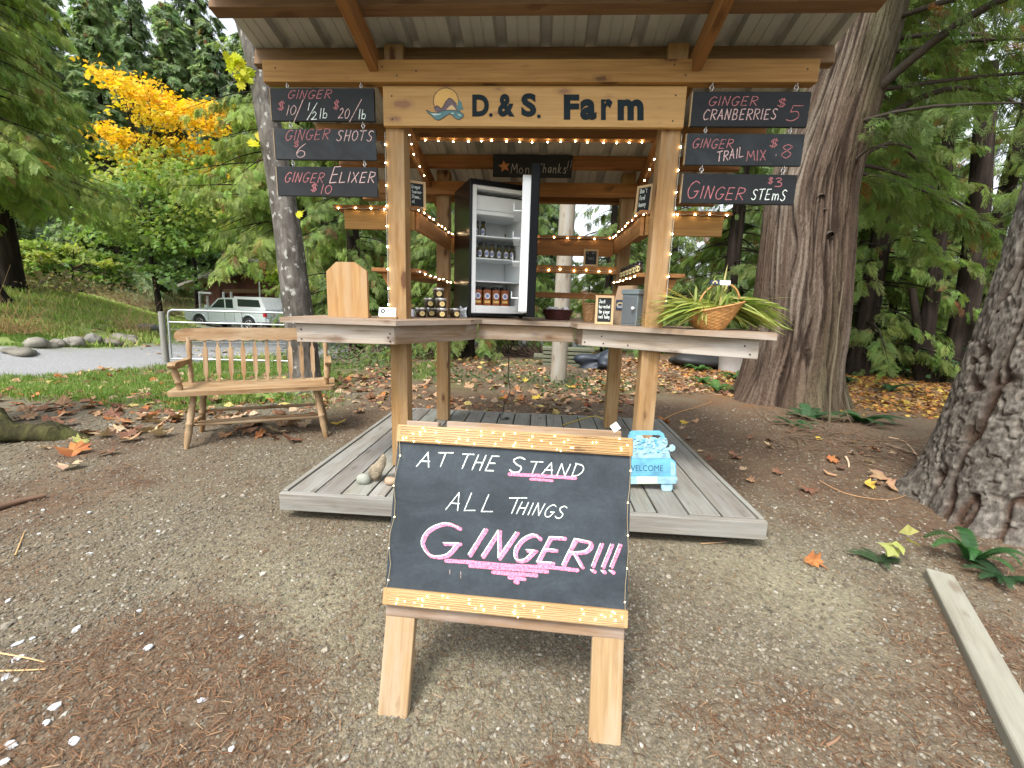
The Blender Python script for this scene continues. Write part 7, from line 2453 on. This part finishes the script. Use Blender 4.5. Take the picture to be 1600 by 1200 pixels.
stick('stick', 'thin pale twig under the front edge of the deck', [(1095, 851), (1115, 850), (1135, 848)], .0035, (2.2, 1.8, 1.3))
t_ = stick('stick', 'tall thin sapling stem standing before the big cedar foot', [(1296, 668), (1297, 668)], .01, (1.3, 1.0, .7))
bpy.data.objects.remove(t_)
q = onground(1296, 668)
V, Fq = tube_np(smoothpts([(0, 0, -.02), tuple(atY(1298, 600, q[1]) - q), tuple(atY(1306, 545, q[1]) - q), tuple(atY(1310, 500, q[1]) - q), tuple(atY(1318, 440, q[1]) - q)], 6), .013, .005, 8)
o = link_mesh('sapling_stem', np_mesh('sapling_stem', V, Fq, np.ones((len(V), 3)) * np.array((.8, .85, .7)), True), TWIG); o.location = tuple(q); tag(o, 'tall thin leafless stem standing before the big cedar foot', 'sapling')

# fallen leaves: the large ones singly
LCOL = {'tan': (.33, .20, .115), 'orange': (.36, .135, .05), 'yellow': (.50, .37, .07), 'brown': (.165, .085, .05), 'pale': (.42, .31, .205), 'red': (.30, .07, .03), 'olive': (.25, .27, .08)}
LM = {}
for k, c in LCOL.items():
    for v in range(2):
        r1 = np.random.default_rng(hash(k) % 1000 + v if False else (len(k) * 7 + ord(k[0]) + v))
        tv = ML[0].copy()
        tv[:, 1] -= .4
        tv[:, 2] = .62 * (np.abs(tv[:, 0]) ** 1.5) * (1 if v else .6) + .22 * np.sin(tv[:, 1] * 3 + v * 2) * .5 + .08 * np.sin(tv[:, 0] * 9 + v)
        tv[:, 2] -= tv[:, 2].min()
        cc = tint_arr(c, len(tv), r1, .18)
        st_ = np.array([(-.012, -.4, .05), (.012, -.4, .05), (.05, -.85, .02), (.03, -.86, .02)])
        V = np.concatenate([tv, st_]); F4 = np.concatenate([ML[1], [[len(tv), len(tv) + 1, len(tv) + 2], [len(tv), len(tv) + 2, len(tv) + 3]]])
        cc = np.concatenate([cc, np.tile(np.array(c) * .7, (4, 1))])
        LM[(k, v)] = np_mesh('leaf', V, F4, cc, False)
        LM[(k, v)].materials.append(DRYLEAF)


def leaf(px, py, w, kind, label, group=None, ang=None, tilt=.0):
    q = onground(px, py)
    o = bpy.data.objects.new('fallen_leaf', LM[(kind, random.randint(0, 1))])
    sc.collection.objects.link(o)
    o.location = (q[0], q[1], q[2] + .004)
    o.scale = (w * random.uniform(.9, 1.1), w * random.uniform(.8, 1.1), w * random.uniform(.7, 1.3))
    o.rotation_euler = (random.uniform(-.4, .4) + tilt, random.uniform(-.4, .4), ang if ang is not None else random.uniform(0, 6.28))
    return tag(o, label, 'leaf', group)


named = [(172, 655, .10, 'orange', 'curled orange leaf on the needles left of the bench'), (112, 733, .13, 'pale', 'pale flat maple leaf lying alone left of the bench on brown needles'), (130, 690, .14, 'olive', 'greenish yellow leaf beside the mossy root'), (1275, 882, .10, 'orange', 'orange curled leaf on the gravel left of the fir foot'), (1303, 722, .12, 'orange', 'bright orange leaf by the bleached stick'), (1365, 706, .12, 'orange', 'orange brown leaf among the twigs near the fir'), (1360, 762, .11, 'yellow', 'long yellow leaf lying near the fir'), (1278, 688, .08, 'yellow', 'small yellow leaf before the cedar foot'), (1330, 694, .08, 'yellow', 'small yellow leaf right of the cedar foot'), (1200, 700, .12, 'pale', 'pale tan leaf on needles between the deck and the cedar'), (1150, 718, .12, 'brown', 'red brown leaf right of the truck plaque'), (1262, 770, .12, 'brown', 'folded brown leaf right of the deck'), (1370, 748, .16, 'tan', 'tan curled leaf strip pointing at the fir'), (1395, 765, .14, 'tan', 'tan leaf strip nearest the fir trunk'),
         (530, 663, .14, 'yellow', 'yellow and orange leaf between the bench and the deck'), (505, 633, .13, 'red', 'red leaf beside the right end of the bench'), (560, 645, .13, 'tan', 'tan leaf between the bench and the front post'), (455, 690, .18, 'brown', 'large brown leaf under the bench'), (480, 665, .14, 'pale', 'pale leaf below the bench seat'), (330, 648, .14, 'orange', 'orange leaf behind the left bench leg'), (252, 685, .2, 'pale', 'large pale leaf beside the front left bench leg'), (400, 615, .17, 'orange', 'rusty orange leaf by the slim tree foot'), (440, 620, .14, 'red', 'dark red leaf at the slim tree foot under the bench'), (650, 610, .13, 'pale', 'pale leaf behind the left front post'), (735, 605, .16, 'tan', 'spread tan leaf behind the deck'), (815, 625, .14, 'orange', 'orange leaf just behind the deck'), (1035, 660, .16, 'orange', 'orange leaf touching the back corner of the deck'), (1068, 662, .10, 'yellow', 'yellow leaf beside the back corner of the deck'), (1085, 660, .10, 'tan', 'tan leaf a step right of the back corner of the deck'), (965, 645, .13, 'orange', 'orange leaf behind the right back post'), (920, 636, .11, 'red', 'red leaf behind the yellow cord')]
for a in named: leaf(*a)
r_ = random.Random(12)
for k in range(75):
    x, y = r_.uniform(5, 440), r_.uniform(612, 712)
    if 285 < x < 520 and y > 690: continue
    kd = r_.choice(['tan', 'tan', 'pale', 'brown', 'orange', 'tan', 'brown'])
    leaf(x, y, r_.uniform(.09, .19), kd, 'curled dry maple leaf among many on the ground around the bench', 'dry leaves around the bench')
for k in range(60):
    x, y = r_.uniform(520, 1010), r_.uniform(588, 632)
    kd = r_.choice(['tan', 'pale', 'orange', 'tan', 'yellow', 'brown'])
    leaf(x, y, r_.uniform(.09, .17), kd, 'dry maple leaf among many on the ground just behind the deck', 'dry leaves behind the deck')
for k in range(26):
    x, y = r_.uniform(1060, 1420), r_.uniform(655, 760)
    kd = r_.choice(['tan', 'brown', 'brown', 'pale', 'brown'])
    leaf(x, y, r_.uniform(.05, .09), kd, 'small dry leaf among many on the red needles right of the deck', 'dry leaves right of the deck')

# carpets of small leaves, needles, gravel and grass: nobody could count them
def polyscatter(n, fn, box, seed):
    r1 = np.random.default_rng(seed)
    out = []
    tot = 0
    while tot < n:
        x = r1.uniform(box[0], box[1], n); y = r1.uniform(box[2], box[3], n)
        k = r1.random(n) < fn(x, y)
        out.append(np.stack([x[k], y[k]], 1)); tot += k.sum()
        if len(out) > 60: break
    return np.concatenate(out)[:n], r1


def flatframes(n, r1, tilt=.35):
    a = r1.uniform(0, 6.283, n)
    fw = np.stack([np.cos(a), np.sin(a), r1.normal(0, tilt * .5, n)], 1)
    up = np.stack([r1.normal(0, tilt, n), r1.normal(0, tilt, n), np.ones(n)], 1)
    return frames(fw, up)


def carpet(name, label, n, fn, box, size, cols, seed, tpl=ML):
    xy, r1 = polyscatter(n, fn, box, seed)
    m = len(xy)
    z = gz(xy[:, 0], xy[:, 1]) + .008
    pick = r1.integers(0, len(cols), m)
    c = np.array(cols)[pick] * r1.uniform(.65, 1.3, (m, 1))
    tv = tpl[0].copy(); tv[:, 2] *= 2.2
    me = np_mesh(name, *scatter(tv, tpl[1], np.column_stack([xy, z]), flatframes(m, r1), size * r1.uniform(.55, 1.3, m), c))
    o = link_mesh(name, me, DRYLEAF)
    return tag(o, label, 'leaf litter', kind='stuff')


LC = [LCOL[k] for k in ('tan', 'orange', 'brown', 'brown', 'pale', 'tan', 'tan', 'brown')] + [(.42, .33, .12)]
carpet('leaf_litter', 'orange and yellow leaf carpet under the trees on the right', 11000, lambda x, y: np.clip(fbm(x * .9, y * .9, 4, 3) * 1.8 - .25, 0, 1) * S(5.2, 6.3, y + .25 * (x - 3)), (2.6, 9.5, 4.6, 9.5), .075, [(.34, .14, .045), (.42, .24, .06), (.46, .33, .07), LCOL['tan'], (.36, .17, .045), LCOL['brown']], 1, SL)
carpet('leaf_litter', 'orange leaf carpet between the stand and the white pails', 3600, lambda x, y: np.clip(fbm(x * .9, y * .9, 8, 3) * 1.8 - .3, 0, 1), (.9, 3.6, 6.0, 10.5), .08, LC + [LCOL['pale'], (.40, .17, .05)], 2, SL)
carpet('leaf_litter', 'thin scatter of brown and tan leaves behind the deck', 1500, lambda x, y: np.clip(fbm(x * 1.1, y * 1.1, 3, 3) * 1.7 - .45, 0, 1), (-3.2, 1.2, 4.3, 9.5), .10, LC, 3, SL)
carpet('leaf_litter', 'scatter of tan leaves over the lawn edge left of the bench', 1500, lambda x, y: np.clip(fbm(x * .8, y * .8, 5, 3) * 1.8 - .45, 0, 1), (-8.0, -2.2, 3.6, 7.5), .11, LC, 4, SL)
carpet('leaf_litter', 'pale fallen leaves scattered on the hillside lawn', 1600, lambda x, y: np.clip(S(.6, .7, np.arctan2(-x, y)), 0, 1) * .6, (-30, -8, 9, 24), .14, [LCOL['pale'], LCOL['tan'], LCOL['yellow'], LCOL['brown']], 5, SL)

# stones of the gravel
def stone_tpl(seed):
    r1 = np.random.default_rng(seed)
    p = (1 + 5 ** .5) / 2
    V = np.array([(-1, p, 0), (1, p, 0), (-1, -p, 0), (1, -p, 0), (0, -1, p), (0, 1, p), (0, -1, -p), (0, 1, -p), (p, 0, -1), (p, 0, 1), (-p, 0, -1), (-p, 0, 1)], float) / 1.9
    V *= r1.uniform(.7, 1.25, (12, 1))
    V *= np.array([1, r1.uniform(.6, .9), r1.uniform(.4, .6)])
    Fq = np.array([(0, 11, 5), (0, 5, 1), (0, 1, 7), (0, 7, 10), (0, 10, 11), (1, 5, 9), (5, 11, 4), (11, 10, 2), (10, 7, 6), (7, 1, 8), (3, 9, 4), (3, 4, 2), (3, 2, 6), (3, 6, 8), (3, 8, 9), (4, 9, 5), (2, 4, 11), (6, 2, 10), (8, 6, 7), (9, 8, 1)])
    return V, Fq


def offdeck(x, y): return ~((x > -1.30) & (x < 1.12) & (y > 2.03) & (y < 3.93))


def inview(x, y):
    zc = x * CW[0] + y * CW[1] - EYE * CW[2]
    u = (x * CR[0] + y * CR[1] - EYE * CR[2]) / np.maximum(zc, .05)
    return (np.abs(u) < 1.35) & (zc > .1)


ST = [stone_tpl(k) for k in range(5)]
def gdens(x, y):
    n1, n2, need, dust, road, grass = ground_layers(x, y)
    d = np.hypot(x, y)
    return np.clip((1 - .75 * need) * (1 - .6 * dust) * (1 - grass) * (1.7 / np.maximum(d, .9)) ** 1.5 * (.35 + 1.1 * n2), 0, 1) * offdeck(x, y) * inview(x, y)


xy, r1 = polyscatter(56000, gdens, (-4.2, 3.2, .55, 5.2), 77)
m = len(xy)
sz = (.0022 + .0048 * r1.random(m) ** 2.4) * (1 + .25 * np.hypot(xy[:, 0], xy[:, 1]))
big = r1.random(m) < .010
sz[big] *= 2.0
pal = np.array([(.165, .14, .10), (.205, .18, .135), (.125, .105, .078), (.25, .225, .175), (.18, .145, .10), (.36, .34, .29), (.19, .18, .145)]) * .88
c = pal[r1.choice(7, m, p=[.24, .22, .2, .13, .12, .03, .06])] * r1.uniform(.7, 1.25, (m, 1))
z = gz(xy[:, 0], xy[:, 1]) + sz * .12
parts = []
pk = r1.integers(0, 5, m)
for k in range(5):
    w = pk == k
    parts.append(scatter(ST[k][0], ST[k][1], np.column_stack([xy, z])[w], flatframes(w.sum(), r1, .3), sz[w], c[w]))
o = link_mesh('gravel', np_mesh('gravel', *join(parts)), STONE); tag(o, 'loose grey brown gravel over the yard in front of the stand', 'gravel', kind='stuff')

# needles and chips
def needle_tpl():
    V = np.array([(-.5, -.03, 0), (-.5, .03, 0), (0, .035, .05), (0, -.035, .05), (.5, .02, 0), (.5, -.02, 0)])
    return V, np.array([(0, 3, 2, 1), (3, 5, 4, 2)])


def ndens(x, y):
    n1, n2, need, dust, road, grass = ground_layers(x, y)
    d = np.hypot(x, y)
    return np.clip((need ** 1.3 + .10) * (1.4 / np.maximum(d, .9)) ** 1.0 * (1 - road), 0, 1) * offdeck(x, y) * inview(x, y)


xy, r1 = polyscatter(60000, ndens, (-4.5, 4.0, .5, 6.5), 78)
m = len(xy)
pal = np.array([(.16, .085, .045), (.12, .06, .032), (.21, .125, .07), (.085, .047, .03), (.26, .18, .11)])
c = pal[r1.choice(5, m, p=[.34, .28, .18, .14, .06])] * r1.uniform(.7, 1.3, (m, 1))
NT = needle_tpl()
me = np_mesh('needle_litter', *scatter(NT[0], NT[1], np.column_stack([xy, gz(xy[:, 0], xy[:, 1]) + .003 + .006 * r1.random(m)]), flatframes(m, r1, .35), r1.uniform(.010, .038, m), c))
o = link_mesh('needle_litter', me, NEEDLE); tag(o, 'reddish brown cedar needles and chips drifted over the ground', 'needles', kind='stuff')

# white stones lying bottom left and here and there
ws = [(15, 940, .022), (30, 1005, .024), (25, 1030, .022), (52, 998, .02), (118, 985, .02), (140, 802, .022), (68, 797, .016), (62, 834, .013), (120, 815, .012), (140, 865, .014), (232, 1015, .028), (217, 955, .018), (248, 830, .016), (222, 990, .013), (85, 1105, .022), (75, 1130, .02), (20, 1165, .026), (8, 1060, .018), (8, 1190, .024), (317, 1095, .018), (362, 1172, .018), (378, 995, .016), (115, 1160, .018), (68, 637, .015), (140, 832, .012), (160, 845, .011)]
wt = plain('white quartz', (.46, .48, .49), .7, var=.15, scale=60, bmp=.4, bdist=.003)
wm = []
for k in range(5):
    V, Fc = rock_mesh(.85, .60, .30, 90 + k, 1.3, 9, 6, .4)
    b = MB(); b.add(V, Fc, None, smooth=False); me = b.mesh('stone'); me.materials.append(wt); wm.append(me)
spec = {10: 'long white stone, the largest lying on the red needles at the lower left', 5: 'white stone at the left edge below the thick stick', 19: 'white stone alone low in the middle of the gravel left of the blackboard leg'}
for k, (x, y, r) in enumerate(ws):
    if y < 700: continue
    q = onground(x, y)
    o = bpy.data.objects.new('white_stone', wm[k % 5]); sc.collection.objects.link(o)
    o.location = tuple(q); o.scale = (r * .68, r * .68, r * .68); o.rotation_euler = (random.uniform(-.3, .3), random.uniform(-.3, .3), random.uniform(0, 6))
    tag(o, spec.get(k, 'small white angular stone among many at the lower left of the gravel'), 'stone', 'white stones on the gravel')

# grass
def grdens(x, y):
    n1, n2, need, dust, road, grass = ground_layers(x, y)
    return np.clip(grass * 1.1 - .15, 0, 1) * (fbm(x * 2.2, y * 2.2, 21, 3) > .40) * inview(x, y)


def grass(name, label, n, box, h, seed, cols, w=.05):
    xy, r1 = polyscatter(n, grdens, box, seed)
    m = len(xy)
    V = np.array([(-.5 * w, 0, 0), (.5 * w, 0, 0), (.32 * w, .10, .55), (-.32 * w, .10, .55), (0, .30, 1.0)])
    Fq = np.array([(0, 1, 2), (0, 2, 3), (3, 2, 4)])
    a = r1.uniform(0, 6.283, m)
    fr_ = np.stack([np.stack([np.cos(a), np.sin(a), 0 * a], 1), np.stack([-np.sin(a), np.cos(a), r1.normal(0, .3, m)], 1), np.stack([r1.normal(0, .25, m), r1.normal(0, .25, m), np.ones(m)], 1)], 1)
    c = np.array(cols)[r1.integers(0, len(cols), m)] * r1.uniform(.7, 1.3, (m, 1))
    me = np_mesh(name, *scatter(V, Fq, np.column_stack([xy, gz(xy[:, 0], xy[:, 1]) - .003]), fr_, h * r1.uniform(.4, 1.2, m), c))
    o = link_mesh(name, me, GRASSM); tag(o, label, 'grass', kind='stuff')


GCOL = [(.13, .24, .04), (.16, .27, .05), (.10, .19, .035), (.26, .28, .09)]
grass('grass', 'short bright green grass beside the driveway', 60000, (-13, -1.6, 3.8, 9.5), .075, 5, GCOL, .13)
grass('grass', 'sparse yellow green lawn on the far hillside', 45000, (-32, -6, 9, 27), .16, 6, [(.28, .38, .10), (.38, .42, .13), (.24, .36, .08), (.42, .40, .17)], .25)
